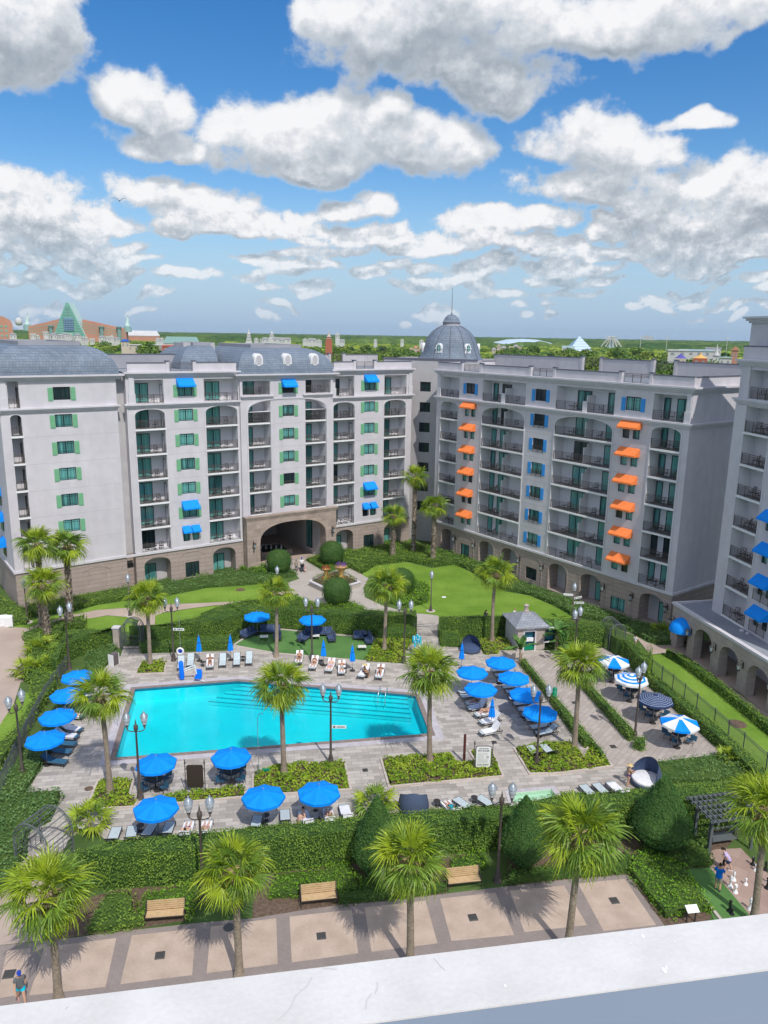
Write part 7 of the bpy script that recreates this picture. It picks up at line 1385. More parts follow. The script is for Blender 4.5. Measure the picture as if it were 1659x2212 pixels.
# fountain inside the stone passage
a=at(A6(215,490)); b=at(A6(416,462)); e=Vector((b.x-a.x,b.y-a.y)); L_=e.length; o=thing('fountain','low stone fountain basin with five jets inside the stone passage','fountain',(a.x,a.y,0),math.atan2(e.y,e.x)); dp=4.6; m=MB()
for q in ((0,L_,0,.45),(0,L_,dp-.45,dp),(0,.45,.45,dp-.45),(L_-.45,L_,.45,dp-.45)): m.box(q[0],q[1],q[2],q[3],0,.62,'stone_block')
m.build('basin',o); m=MB(); m.box(.45,L_-.45,.45,dp-.45,.05,.1,'pool_tile'); m.build('floor',o); m=MB(); m.quad((.451,.451,.5),(L_-.451,.451,.5),(L_-.451,dp-.451,.5),(.451,dp-.451,.5),'water_dark'); m.build('water',o); 
for i in range(5): m=MB(); x=L_*(.22+.14*i); y=dp*(.62-.07*i); m.lathe([(.16,.5),(.09,.7),(.04,1.0),(.005,1.15)],'towel',8,c=(x,y,0)); m.build('jet',o,True)
# manhole covers and flat lids on the lawns
for p,l,r,mm in ((Q4(1415,708),'round brown cover in the arcade lawn',.75,'mulch'),(A5(1570,702),'brown cover in the long lawn before the centre wing',.6,'mulch'),(A7(100,937),'white square light fitting in the big lawn',.35,'sign_white'),(Q1(645,933),'round brown lid in the deck by the lower left bed',.3,'mulch'),(B1(1495,752),'round dark lid on the promenade by the second palm',.3,'grate')):
    q=at(p); m=MB(); m.lathe([(r,.03),(r,.045),(r*.85,.05)],mm,4 if 'square' in l else 20,ph=PI/4); tag(m.build('ground_cover_lid',None,False,(q.x,q.y,0)),l,'cover')
# ------------------------------------------------------------------ giant chess, swing seat
def chess(p,kind,col,label):
    q=at(p); s=.75 if kind=='pawn' else .85 if kind in('rook','bishop') else .92; base=[(.17,0),(.17,.06),(.145,.09),(.12,.14),(.08,.2)]
    pr={'pawn':base+[(.05,.36),(.09,.38),(.05,.41),(.085,.47),(.09,.52),(.06,.58),(.0,.6)],'rook':base+[(.07,.4),(.11,.44),(.08,.46),(.10,.5),(.11,.62),(.07,.62),(.07,.56)],'bishop':base+[(.05,.42),(.1,.45),(.05,.48),(.085,.56),(.07,.64),(.02,.7),(.03,.73),(.0,.75)],'king':base+[(.06,.5),(.11,.53),(.06,.57),(.1,.72),(.11,.74),(.03,.78),(.02,.86),(.0,.88)]}[kind]
    m=MB(); m.lathe([(r*s,z*s) for r,z in pr],col,18,c=(0,0,.02)); o=m.build('chess_piece',None,True,(q.x,q.y,0)); tag(o,label,'chess piece','giant chess pieces')
for f,k,c_,l in ((T3(925,1525),'king','chess_white','tall white chess king beside the white pawn group'),(T3(975,1425),'bishop','chess_white','white chess bishop farthest of the three clustered pieces'),(T3(1000,1605),'rook','chess_white','white chess rook nearest of the three clustered pieces'),(T3(1148,1490),'pawn','chess_white','lone white chess pawn left of the palm trunk'),(T3(1470,1460),'pawn','chess_white','white chess piece at the right edge'),(T3(1215,1850),'king','chess_white','white chess piece half behind the palm trunk'),(T3(1292,1285),'pawn','chess_white','small white chess pawn behind the palm trunk'),
(T3(915,1880),'king','chess_black','black chess king on the turf'),(T3(950,1925),'pawn','chess_black','black chess pawn on the turf beside the king'),(T3(1250,1205),'rook','chess_black','black chess rook at the back of the board'),(T3(1435,1280),'bishop','chess_black','black chess bishop at the back right'),(T3(1460,1545),'king','chess_black','black chess piece at the right edge of the board')): chess(f,k,c_,l)
a=at(T3(605,1055)); b=at(T3(1100,985)); e=Vector((b.x-a.x,b.y-a.y)).normalized(); o=thing('pergola_swing','grey slatted pergola with a hanging swing seat','swing seat',(a.x,a.y,0),math.atan2(e.y,e.x)); Wp=3.0
for x in (0,Wp):
    for y in (0,1.5): m=MB(); m.box(x-.09,x+.09,y-.09,y+.09,0,2.5,'pergola_grey'); m.build('post',o)
m=MB()
for x in (0,Wp): m.box(x-.06,x+.06,-.6,2.1,2.5,2.66,'pergola_grey')
m.build('beam',o); m=MB()
for i in range(6): m.box(-.5,Wp+.5,-.55+i*.5,-.43+i*.5,2.66,2.78,'pergola_grey')
for i in range(12): m.box(-.4+i*.35,-.33+i*.35,-.6,2.1,2.78,2.84,'pergola_grey')
m.build('slats',o); m=MB(); m.box(.6,2.4,.5,1.0,.45,.5,'pergola_grey'); m.box(.6,2.4,1.0,1.05,.5,.7,'pergola_grey'); m.box(.6,2.4,1.0,1.05,1.0,1.06,'pergola_grey')
for i in range(4):
    m.tube([(.85+.43*i+.17*math.cos(t)*(1-t/9),1.02,.85+.14*math.sin(t)*(1-t/9)) for t in np.linspace(0,8,18)],.014,'pergola_grey',4)
for x in (.6,2.4): m.box(x-.02,x+.02,.5,1.05,.7,.74,'pergola_grey'); m.box(x-.02,x+.02,.48,.52,.45,.74,'pergola_grey')
m.build('seat',o); m=MB()
for x in (.6,2.4):
    for y in (.5,1.02): m.tube([(x,y,.72),(x,.76,2.5)],.012,'lamp_cap',5)
m.build('chain',o)
q=at(T3(350,2030)); o=thing('lectern_sign','white slanted lectern sign by the promenade end','sign',(q.x,q.y,0),.15); m=MB(); m.hexa([(-.35,-.2,.75),(.35,-.2,.75),(.35,.2,.95),(-.35,.2,.95),(-.35,-.22,.78),(.35,-.22,.78),(.35,.18,.98),(-.35,.18,.98)],'sign_white'); m.build('panel',o); m=MB(); [m.box(x-.03,x+.03,-.03,.03,0,.86,'metal_dark') for x in (-.25,.25)]; m.build('leg',o)
# ------------------------------------------------------------------ people
def skinmesh(name,chains,mats_,sub=1,root=0):
    """chains: lists of (x,y,z,r); points that coincide are shared"""
    vs=[];rs=[];es=[];key={}
    for ch in chains:
        prev=None
        for (x,y,z,r) in ch:
            k=(round(x,3),round(y,3),round(z,3))
            if k not in key: key[k]=len(vs); vs.append((x,y,z)); rs.append(r)
            i=key[k]
            if prev is not None and prev!=i: es.append((prev,i))
            prev=i
    me=bpy.data.meshes.new('t'); me.from_pydata(vs,es,[]); o=bpy.data.objects.new('t',me); COL.objects.link(o)
    md=o.modifiers.new('s','SKIN'); md.use_smooth_shade=True; md.branch_smoothing=.6
    for i,d in enumerate(me.skin_vertices[0].data):
        r=rs[i]; r=(r,r) if not isinstance(r,tuple) else r; d.radius=(r[0]*1.36,r[1]*1.36); d.use_root=(i==root)
    sb_=o.modifiers.new('u','SUBSURF'); sb_.levels=sub; sb_.render_levels=sub
    bpy.context.view_layer.update(); m2=bpy.data.meshes.new_from_object(o.evaluated_get(bpy.context.evaluated_depsgraph_get())); bpy.data.objects.remove(o)
    m2.name=name; m2.materials.clear(); m2.materials.append(M[mats_]); 
    for p in m2.polygons: p.material_index=0
    return m2
def V3(t): return Vector(t)
def person(label,loc,rz,J,skin='skin_a',hair='hair_dark',shirt=None,shorts=None,hat=None,scale=1,group='people',shoes=None,longhair=False,extra=None,sleeve=True,z=0,female=False,trunk_shirt=None):
    """J: joints pelvis chest neck head; kneeL/R ankleL/R toeL/R; shL/R elL/R wrL/R"""
    o=thing('person',label,'person',(loc[0],loc[1],z),rz,group); o.scale=(scale,)*3
    P=V3(J['pelvis']);C=V3(J['chest']);Nk=V3(J['neck']);H=V3(J['head']); wst=(P+C)/2
    w=lambda v,r:(v[0],v[1],v[2],r)
    ch=[[w(P,(.145,.11)),w(wst,(.125,.095)),w(C,(.165,.11)),w(Nk,.055),w(Nk.lerp(H,.55),.06)]]
    hips={}
    for s in 'LR':
        kn,an,to=V3(J['knee'+s]),V3(J['ankle'+s]),V3(J['toe'+s]); sx=-1 if s=='L' else 1
        lat=V3(J.get('side',(1,0,0)))*sx; hp=P+lat*.09; hips[s]=hp
        ch.append([w(P,.14),w(hp,.10),w(hp.lerp(kn,.5),.078),w(kn,.055),w(kn.lerp(an,.35),.056),w(an,.034),w(to,.032)])
        sh=C+lat*.175+(Nk-C)*.45; el,wr=V3(J['el'+s]),V3(J['wr'+s]); J['sh'+s]=sh
        ch.append([w(C,.15),w(sh,.055),w(sh.lerp(el,.5),.045),w(el,.037),w(el.lerp(wr,.4),.036),w(wr,.024),w(wr+(wr-el).normalized()*.07,.030)])
    body=skinmesh('body',ch,skin,2); body0=body.copy()
    # head with nose and ears, joined to the body mesh; hands with fingers
    fwd=V3(J.get('face',(0,-1,0))).normalized(); up=(H-Nk).normalized(); rt=fwd.cross(up).normalized(); fwd=up.cross(rt).normalized()
    mb=MB(); n=12; 
    def hp_(a,b,s=1.0):
        x=.075*math.cos(a)*math.cos(b)*s; y=.095*math.sin(a)*math.cos(b)*s; zz=.118*math.sin(b)*s
        if zz<0: x*=1-.25*(-zz/.118); y*=1-.15*(-zz/.118)
        return H+rt*x+fwd*(y)+up*zz
    for i in range(n):
        for j in range(8):
            a0,a1=2*PI*i/n,2*PI*(i+1)/n; b0,b1=-PI/2+PI*j/8,-PI/2+PI*(j+1)/8; mb.quad(hp_(a0,b0),hp_(a1,b0),hp_(a1,b1),hp_(a0,b1),skin)
    mb.tube([H+fwd*.085+up*.02,H+fwd*.118-up*.02,H+fwd*.09-up*.028],[.008,.016,.012],skin,6)
    for s in (-1,1):
        mb.tube([H+rt*s*.072+up*.025,H+rt*s*.088,H+rt*s*.072-up*.03],[.01,.014,.008],skin,5); mb.tube([H+fwd*.086+rt*s*.03+up*.012,H+fwd*.094+rt*s*.03+up*.012],.011,'cl_black',6)
    mb.bar(H+fwd*.088-up*.052-rt*.022,H+fwd*.088-up*.052+rt*.022,.008,.008,'cl_pink')
    for s in 'LR':
        el,wr=V3(J['el'+s]),V3(J['wr'+s]); d=(wr-el).normalized(); side=d.cross(Vector((0,0,1))); side=side.normalized() if side.length>.1 else Vector((1,0,0)); nrm=side.cross(d); palm=wr+d*.08; sx=1 if s=='L' else -1
        for k in range(4):
            L_=(.07,.08,.076,.06)[k]; b=palm+side*(k-1.5)*.02; mb.tube([b-d*.02,b+d*L_*.5+nrm*.006,b+d*L_*.85+nrm*.03,b+d*L_*.95+nrm*.045],[.010,.009,.008,.006],skin,5)
        b=wr+d*.025+side*sx*.03; mb.tube([b,b+d*.035+side*sx*.025,b+d*.06+side*sx*.028+nrm*.012],[.012,.010,.008],skin,5)
    join_np('body',body,mb); bo=mkobj('body',body,o)
    # hair / hat
    hm=MB()
    for i in range(n):
        for j in range(3,8):
            a0,a1=2*PI*i/n,2*PI*(i+1)/n; b0,b1=-PI/2+PI*j/8,-PI/2+PI*(j+1)/8; am=(a0+a1)/2
            if math.sin(am)>.35 and j<6: continue
            hm.quad(hp_(a0,b0,1.09),hp_(a1,b0,1.09),hp_(a1,b1,1.09),hp_(a0,b1,1.09),hair)
    if longhair: hm.tube([H+up*.04-fwd*.09,H-up*.06-fwd*.12,H-up*.2-fwd*.11],[.06,.055,.02],hair,7)
    hm.build('hair',o,True)
    if hat=='cap': m=MB(); m.lathe([(.105,-.02),(.108,.05),(.08,.10),(.02,.125)],'cl_capblue',12); m.hexa([(-.09,.05,0),(.09,.05,0),(.065,.165,-.01),(-.065,.165,-.01),(-.09,.05,.015),(.09,.05,.015),(.065,.165,.005),(-.065,.165,.005)],'cl_capblue'); h=m.build('cap',o,True)
    elif hat=='straw': m=MB(); m.lathe([(.26,-.01),(.25,.01),(.11,.02),(.10,.09),(.06,.13),(.01,.135)],'cl_straw',16); h=m.build('straw_hat',o,True)
    if hat: mt=Matrix((( -rt.x,fwd.x,up.x),(-rt.y,fwd.y,up.y),(-rt.z,fwd.z,up.z))); mt=mt if mt.determinant()>0 else Matrix(((rt.x,fwd.x,up.x),(rt.y,fwd.y,up.y),(rt.z,fwd.z,up.z))); h.rotation_euler=mt.to_euler(); h.location=H+up*.035
    segs=[('torso',P,Nk,.16)]+[(n_,a,b,r) for s in 'LR' for n_,a,b,r in (('thigh',hips[s],V3(J['knee'+s]),.09),('shin',V3(J['knee'+s]),V3(J['ankle'+s]),.055),('uarm',J['sh'+s],V3(J['el'+s]),.05),('farm',V3(J['el'+s]),V3(J['wr'+s]),.04))]
    def cls(p):
        best=None
        for n_,a,b,r in segs:
            d=b-a; t=(p-a).dot(d)/d.length_squared; tt=min(1,max(0,t)); q=(p-(a+d*tt)).length/r
            if best is None or q<best[0]: best=(q,n_,t)
        return best[1],best[2]
    info=[cls(v.co) for v in body0.vertices]; ln=J.get('short_len',.62)
    def cloth(name,m_,test,off):
        ok=[test(n_,t) for n_,t in info]; idx={}; V=[];F=[]
        for f in body0.polygons:
            if all(ok[i] for i in f.vertices):
                for i in f.vertices:
                    if i not in idx: v=body0.vertices[i]; idx[i]=len(V); V.append(v.co+v.normal*off)
                F.append([idx[i] for i in f.vertices])
        if not F: return
        me=bpy.data.meshes.new(name); me.from_pydata([tuple(v) for v in V],[],F); me.materials.append(M[m_]); me.polygons.foreach_set('use_smooth',[True]*len(F)); mkobj(name,me,o)
    if shirt: cloth('shirt',shirt,lambda n_,t:(n_=='torso' and t<.93) or (n_=='thigh' and t<.14) or (n_=='uarm' and t<(.62 if sleeve else -1)),.022)
    if shorts: cloth('shorts' if ln<.95 else 'trousers',shorts,lambda n_,t:(n_=='torso' and t<(.3 if shirt else .14)) or (n_=='thigh' and t<ln) or (ln>.95 and n_=='shin' and t<.8),.016)
    if trunk_shirt: cloth('swimsuit_top',trunk_shirt,lambda n_,t:n_=='torso' and .5<t<.80,.012)
    if shoes:
        m=MB()
        for s in 'LR': an,to=V3(J['ankle'+s]),V3(J['toe'+s]); d=(to-an); d.z=0; d=d.normalized() if d.length>.01 else Vector((0,-1,0)); b=an-d*.06; m.bar((b.x,b.y,.035),(b.x+d.x*.27,b.y+d.y*.27,.035),.095,.07,shoes)
        m.build('shoes',o)
    return o
def stand(step=0,arms='down',lean=0,turn=0):
    J=dict(pelvis=(0,0,.93),chest=(0,-.02-lean,1.32),neck=(0,-.02-lean*1.3,1.49),head=(0,-.05-lean*1.6,1.64),face=(0,-1,-.25))
    for s,x in (('L',-1),('R',1)):
        f=step*x; J['knee'+s]=(x*.10,-.04-f*.18,.49); J['ankle'+s]=(x*.12,.0-f*.34 if f>=0 else .02-f*.30,.08 if f>=0 else .10); J['toe'+s]=(x*.13,J['ankle'+s][1]-.15,.035)
        J['el'+s]=(x*.27,.02+f*.14,1.12); J['wr'+s]=(x*.26,-.06+f*.25-.04,.88)
    if arms=='front':
        for s,x in (('L',-1),('R',1)): J['el'+s]=(x*.26,-.12,1.15); J['wr'+s]=(x*.14,-.38,1.12)
    if arms=='hips':
        for s,x in (('L',-1),('R',1)): J['el'+s]=(x*.36,.05,1.18); J['wr'+s]=(x*.19,-.06,1.0)
    return J
def recline(arms=0,knee=0,spread=.12):
    t=math.radians(38); yb,zb=.22,.50; c,s_=math.cos(t),math.sin(t)
    J=dict(pelvis=(0,.12,.50),chest=(0,yb+.33*c,zb+.33*s_),neck=(0,yb+.52*c,zb+.52*s_),head=(0,yb+.66*c-.03,zb+.66*s_+.03),face=(0,-s_,c))
    for s,x in (('L',-1),('R',1)):
        J['knee'+s]=(x*spread,-.33+(.08 if knee else 0),.47+(.30 if knee else 0)); J['ankle'+s]=(x*spread*1.25,-.72+(.12 if knee else 0),.43); J['toe'+s]=(x*spread*1.4,-.77+(.08 if knee else 0),.55 if not knee else .43)
        if arms==0: J['el'+s]=(x*.27,yb+.12,zb+.12); J['wr'+s]=(x*.24,-.02,.53)
        elif arms==1: J['el'+s]=(x*.36,yb+.18,zb+.25); J['wr'+s]=(x*.08,yb+.16,zb+.30)
        else: J['el'+s]=(x*.34,yb+.62,zb+.45); J['wr'+s]=(x*.10,yb+.62*c+.15,zb+.62*s_+.12)
    J['short_len']=.45; return J
def sitside(fx=1):
    J=dict(pelvis=(0,0,.50),chest=(.06*fx,.0,.88),neck=(.10*fx,0,1.05),head=(.14*fx,0,1.19),face=(fx,0,-.4),side=(0,1,0))
    for s,x in (('L',-1),('R',1)):
        J['knee'+s]=(.42*fx,x*.12,.52); J['ankle'+s]=(.48*fx,x*.14,.10); J['toe'+s]=(.62*fx,x*.15,.04); J['el'+s]=(.10*fx,x*.26,.68); J['wr'+s]=(.32*fx,x*.14,.62)
    J['short_len']=.45; return J
gnd=lambda p:at(p)
G0=gnd(DD(47,2163)); 
person('man in a blue cap, grey shirt and cyan shorts walking on the promenade',(G0.x,G0.y),.6,stand(.9),'skin_a','hair_dark','cl_grey','cl_cyan','cap',1.0,'people walking',shoes='cl_pink')
q=gnd(T3(738,1570)); person('man in a bright blue shirt and khaki shorts on the chess turf',(q.x,q.y),PI-.5,dict(stand(.15,'front'),short_len=.8),'skin_a','hair_dark','cl_blue','cl_khaki',None,1.03,'people walking',shoes='cl_navy')
J=stand(.8,'front',.28); q=gnd(T3(890,1295)); person('girl in a lilac shirt leaning forward on the chess board',(q.x,q.y),-1.9,J,'skin_c','hair_dark','cl_lilac','cl_navy',None,.88,'people walking',shoes='cl_white',longhair=True)
q=gnd(T3(815,1280)); person('small child in dark clothes beside the girl in the lilac shirt',(q.x,q.y),1.2,stand(.3,'front',.05),'skin_c','hair_dark','cl_black','cl_black',None,.55,'people walking')
q=gnd(Q4(545,1195)); person('woman in a straw hat and dark bikini bottoms by the navy daybed',(q.x,q.y),1.9,dict(stand(.4,'front'),short_len=.25),'skin_a','hair_light',None,'cl_purple','straw',.98,'people walking',trunk_shirt='cl_khaki')
q=gnd(A6(478,572)); person('man in a white shirt pushing a stroller by the gateway',(q.x,q.y),.3,stand(.5,'front'),'skin_a','hair_dark','cl_white','cl_navy','cap',1.02,'people walking',shoes='cl_white')
q=gnd(A6(442,580)); person('woman in a long grey skirt walking by the gateway',(q.x,q.y),.5,dict(stand(.3),short_len=1.0),'skin_b','hair_dark','cl_khaki','cl_grey',None,.96,'people walking',longhair=True)
q=gnd(A6(500,588)); person('small child in pink beside the stroller',(q.x,q.y),.2,stand(.4),'skin_c','hair_light','cl_pink','cl_white',None,.6,'people walking')
q=gnd(A6(484,580)); o=thing('stroller','dark folding stroller pushed by the man in the white shirt','stroller',(q.x,q.y-.15,0),.3); m=MB(); m.tube([(-.25,.35,1.05),(.25,.35,1.05)],.02,'metal_dark',6); [m.tube([(x,.35,1.05),(x,-.1,.5),(x,-.4,.1)],.018,'metal_dark',6) for x in (-.25,.25)]; [m.tube([(x,-.15,.6),(x,.3,.1)],.018,'metal_dark',6) for x in (-.25,.25)]; m.build('frame',o); m=MB(); m.hexa([(-.22,-.3,.4),(.22,-.3,.4),(.22,.1,.35),(-.22,.1,.35),(-.22,-.3,.45),(.22,-.3,.45),(.22,.2,.85),(-.22,.2,.85)],'cl_navy'); m.build('seat',o); m=MB(); m.lathe([(.28,0),(.26,.12),(.16,.22),(.02,.26)],'cl_black',12,c=(0,.12,.8)); m.build('hood',o,True)
for x in (-.25,.25):
    for y in (-.4,.3): m=MB(); m.lathe([(.1,-.02),(.1,.02)],'cl_black',12); w_=m.build('wheel',o); w_.location=(x,y,.1); w_.rotation_euler=(0,PI/2,0)
q=at(A7(437,1068),.9); J=sitside(); person('dark haired person sitting on the lawn behind the tall hedge',(q.x,q.y),.6,J,'skin_b','hair_dark','cl_navy','cl_navy',None,1,'people sitting on the lawn',longhair=True,z=-.0)
q=at(A7(672,1050),.9); person('person in white sitting on the lawn by the tall hedge',(q.x,q.y),-.6,sitside(),'skin_a','hair_light','cl_white','cl_black',None,1,'people sitting on the lawn',z=-.0)
q=at(A8(462,1430),.6); person('child with dark hair in a white shirt on the right path',(q.x,q.y),2.2,stand(.5),'skin_a','hair_dark','cl_white','cl_pink',None,.72,'people walking')
def LZ(fn,f,h):
    a,b=at(fn(*f),.35),at(fn(*h),.35); d=Vector((b.x-a.x,b.y-a.y)).normalized(); mid=Vector((a.x,a.y))+d*.95; return mid,math.atan2(d.y,d.x)-PI/2
SB=[(Q1,(1378,1165),(1358,1235),'sunbather in purple trunks by the tall hedge',dict(arms=1),'skin_c','hair_dark',None,'cl_purple'),(Q1,(1510,1160),(1490,1228),'pink sunbather left of the clump of shrubs',dict(arms=0),'skin_c','hair_light',None,'cl_pink'),(Q2,(1084,1070),(1098,1150),'sunbather in a brown bikini lying under the near parasol',dict(arms=0,knee=1),'skin_c','hair_light','cl_brown','cl_brown'),
(A5,(1370,1208),(1376,1122),'woman in a brown bikini on the far row',dict(arms=1),'skin_b','hair_dark','cl_brown','cl_brown'),(A6,(455,1180),(468,1120),'sunbather half hidden by the middle palm crown',dict(arms=0),'skin_b','hair_dark',None,'cl_black'),(A6,(545,1215),(578,1142),'woman in a black swimsuit by the lamp post',dict(arms=0),'skin_a','hair_dark','cl_black','cl_black'),(A6,(650,1232),(692,1150),'dark haired man in pale shorts on a white lounger',dict(arms=0),'skin_c','hair_dark',None,'cl_lilac'),(A6,(738,1248),(742,1165),'man in aqua trunks with hands behind his head',dict(arms=1),'skin_a','hair_light',None,'cl_aqua'),(A6,(978,1275),(1006,1195),'woman with raised knees on the rightmost far side lounger',dict(arms=1,knee=1),'skin_b','hair_dark','cl_black','cl_black'),
(Q3,(772,655),(930,620),'sunbather with raised knees beside the folded parasol',dict(arms=0,knee=1),'skin_a','hair_dark',None,'cl_black'),(Q3,(695,560),(845,535),'tanned sunbather in the shade of the left line parasol',dict(arms=0),'skin_b','hair_dark',None,'cl_brown'),(Q1,(605,405),(500,395),'sunbather under the third left side parasol',dict(arms=0),'skin_c','hair_dark',None,'cl_navy')]
for fn,f,h,l,k,sk,hr,tp,bt in SB:
    mid,rz=LZ(fn,f,h); person(l,(mid.x,mid.y),rz,recline(**k),sk,hr,None,bt,None,.97,'sunbathers lying on loungers',trunk_shirt=tp)
mid,rz=LZ(A6,(860,1268),(915,1200)); person('woman in a straw hat and black swimsuit sitting up on her lounger',(mid.x,mid.y),rz,sitside(1),'skin_b','hair_light','cl_black','cl_black','straw',.97,'sunbathers sitting up',sleeve=False)
mid,rz=LZ(Q2,(900,1090),(928,1160)); person('bare chested man sitting on a lounger by the tall hedge',(mid.x,mid.y),rz+PI,sitside(-1),'skin_c','hair_dark',None,'cl_white',None,1.0,'sunbathers sitting up')
mid,rz=LZ(Q3,(510,1350),(560,1405)); J=recline(0); person('woman in a turquoise top on a lounger by the tall hedge',(mid.x,mid.y),rz,J,'skin_a','hair_dark','cl_turq','cl_black',None,.97,'sunbathers sitting up',longhair=True)
# the bird crossing the clouds
d=ray(258,434).normalized(); p=CAM+d*160; m=MB(); 
for s in (-1,1): m.hexa([(0,-.12,0),(s*.75,-.1,.5),(s*.75,.12,.5),(0,.2,0),(0,-.12,.03),(s*.75,-.1,.53),(s*.75,.12,.53),(0,.2,.03)],'cl_black'); m.hexa([(s*.75,-.1,.5),(s*1.35,.05,.42),(s*1.35,.12,.42),(s*.75,.12,.5),(s*.75,-.1,.53),(s*1.35,.05,.44),(s*1.35,.12,.44),(s*.75,.12,.53)],'cl_black')
m.tube([(0,-.45,.02),(0,-.2,0),(0,.2,0),(0,.55,.02)],[.03,.1,.1,.05],'cl_black',7); tag(m.build('bird',None,False,p,.3),'dark soaring bird in front of the clouds on the left','bird')
# ------------------------------------------------------------------ the terrace we look from
ZL=CAMZ-1.2; a=at(DD(0,2173),ZL); b=at(DD(1659,1973),ZL); e=Vector((b.x-a.x,b.y-a.y)).normalized(); n_=Vector((e.y,-e.x)); c1=at(DD(1097,2169),ZL); wd=abs((Vector((c1.x,c1.y))-Vector((a.x,a.y))).dot(n_)); rz=math.atan2(e.y,e.x)
o=thing('viewing_terrace','white capped parapet wall of the terrace in the foreground','parapet',(a.x,a.y,0),rz)
m=MB(); m.box(-9,9,-wd,0,ZL-.004,ZL,'ledge_white'); m.box(-9,9,-.03,0,ZL-.06,ZL-.0045,'ledge_white'); cp=m.build('coping',o)
m=MB(); m.box(-9,9,-wd+.0005,-wd+.03,ZL-1.2,ZL-.0045,'wall_bluegrey'); m.build('inner_wall',o)
m=MB(); m.box(-9,9,-wd+.031,-.02,0,ZL-.052,'stucco'); m.box(-9,9,-12,-wd+.011,ZL-1.5,ZL-1.21,'concrete_grey'); m.build('outer_wall',o)
# bird droppings and scuffs lie on the coping and the wall
c_,s_=math.cos(rz),math.sin(rz)
def loc_(p): q=at(p,ZL); dx,dy=q.x-a.x,q.y-a.y; return dx*c_+dy*s_,-dx*s_+dy*c_
rng=random.Random(5); m=MB()
for p,r in ((B3(862,952),.0045),(B3(995,1165),.006),(B3(1010,1150),.004),(B3(780,995),.002),(B3(1062,985),.002),(B2(1640,1130),.003)):
    x,y=loc_(p); n=9; pts=[(x+r*(1+.4*rng.random())*math.cos(t)*.7,y+r*(1+.5*rng.random())*math.sin(t),ZL+.0006) for t in np.linspace(0,2*PI,n+1)[:-1]]; m.face(pts,'cl_white')
m.build('dropping',cp)
m=MB()
for path in ([B2(380,1075),B2(350,1130),B2(270,1200),B2(235,1280),B2(190,1330),B2(140,1365)],[B2(805,1105),B2(808,1140),B2(790,1185)],[B2(770,1180),B2(735,1230),B2(730,1285)],[B2(1175,950),B2(1215,1000),B2(1250,1035)],[B1(445,1265),B1(425,1285)],[B2(450,1015),B2(540,1025)]):
    P=[loc_(p) for p in path]
    for (x0,y0),(x1,y1) in zip(P,P[1:]):
        d=Vector((x1-x0,y1-y0)); 
        if d.length==0: continue
        q=Vector((-d.y,d.x)).normalized()*.0011; m.face([(x0-q.x,y0-q.y,ZL+.0005),(x1-q.x,y1-q.y,ZL+.0005),(x1+q.x,y1+q.y,ZL+.0005),(x0+q.x,y0+q.y,ZL+.0005)],'scuff')
m.build('scuff_mark',cp)
# ------------------------------------------------------------------ woods
def canopy(name,r0,r1,na,nr,base,amp,matn,label,seed=3,az0=-36,az1=36,cell=13):
    A,T=np.meshgrid(np.radians(np.linspace(az0,az1,na)),np.linspace(0,1,nr)); R_=r0*(r1/r0)**T; X=R_*np.sin(A);Y=R_*np.cos(A)
    z=base+amp*(2.6*(1-np.abs(2*vnoise(X/cell+100,Y/cell+100,seed)-1))+.8*vnoise(X/(cell*.37)+50,Y/(cell*.37)+9,seed+1)+1.6*vnoise(X/70+40,Y/70+40,seed+2)-1.6)
    z=z-np.clip((800-R_)/470,0,1)*4.5; z=np.where(T<=0.001,-1,z); V=np.stack([X,Y,z],-1).reshape(-1,3); ii=np.arange(nr-1)[:,None]*na+np.arange(na-1)[None,:]; F=np.stack([ii,ii+1,ii+na+1,ii+na],-1).reshape(-1,4)
    tag(mkobj(name,np_mesh(name,V,F,[matn])),label,'woods',kind='stuff')
mat('woods_near',(.045,.105,.02),(.24,.30,.04),rough=1,scale=.022,detail=12,fine=(.3,.5),bump=1,bscale=.5,spec=.05,lo=.42,hi=.6)
mat('woods_far',(.04,.09,.03),(.12,.18,.045),rough=1,scale=.008,detail=10,fine=(.12,.3),bump=1,bscale=.2,spec=.05)
canopy('woods',330,1500,900,420,7.5,3.0,'woods_near','mass of mixed green tree crowns beyond the hotel roofs')
canopy('distant_woods',1500,7200,900,260,13,4.2,'woods_far','flat blue green woods reaching to the horizon',9,cell=45)
def tree_kind(seed,H,R,n,matn,tall=False):
    rng=np.random.default_rng(seed); P=[];Nn=[]; L_=[]
    for i in range(11):
        t=rng.uniform(0,2*PI); r=R*rng.uniform(.15,.68); z=H*(rng.uniform(.42,.86)); lr=R*rng.uniform(.32,.5); c=np.array([r*math.cos(t),r*math.sin(t),z]); L_.append((c,lr)); k=n//11
        d=rng.normal(0,1,(k,3)); d/=np.linalg.norm(d,axis=1)[:,None]; rad=lr*rng.uniform(.55,1.05,(k,1))**.5; P.append(c+d*rad*[1,1,.75]); Nn.append(d)
    P=np.concatenate(P);Nn=np.concatenate(Nn); V,F=leaves(P,Nn+[0,0,.3],1.05,.6,.8,rng); me=np_mesh('crown',V,F,[matn]); m=MB(); m.tube([(0,0,0),(.1,0,H*.3),(0,.1,H*.55)],[R*.09,R*.06,R*.04],'bark',7)
    for c,lr in L_[:6]: m.tube([(0,0,H*.32),tuple(c*.55+np.array([0,0,H*.2])),tuple(c)],[R*.045,R*.03,R*.012],'bark',5)
    return me,m.mesh('trunk')
TK=[tree_kind(i+200,13,6.2,1000,mm) for i,mm in enumerate(('tree_a','tree_b','tree_c','tree_a','tree_b','tree_c'))]
KN=['bushy yellow green','dark green','bright lime green','mid green','dark olive','pale green']
rng=random.Random(12); NT=0
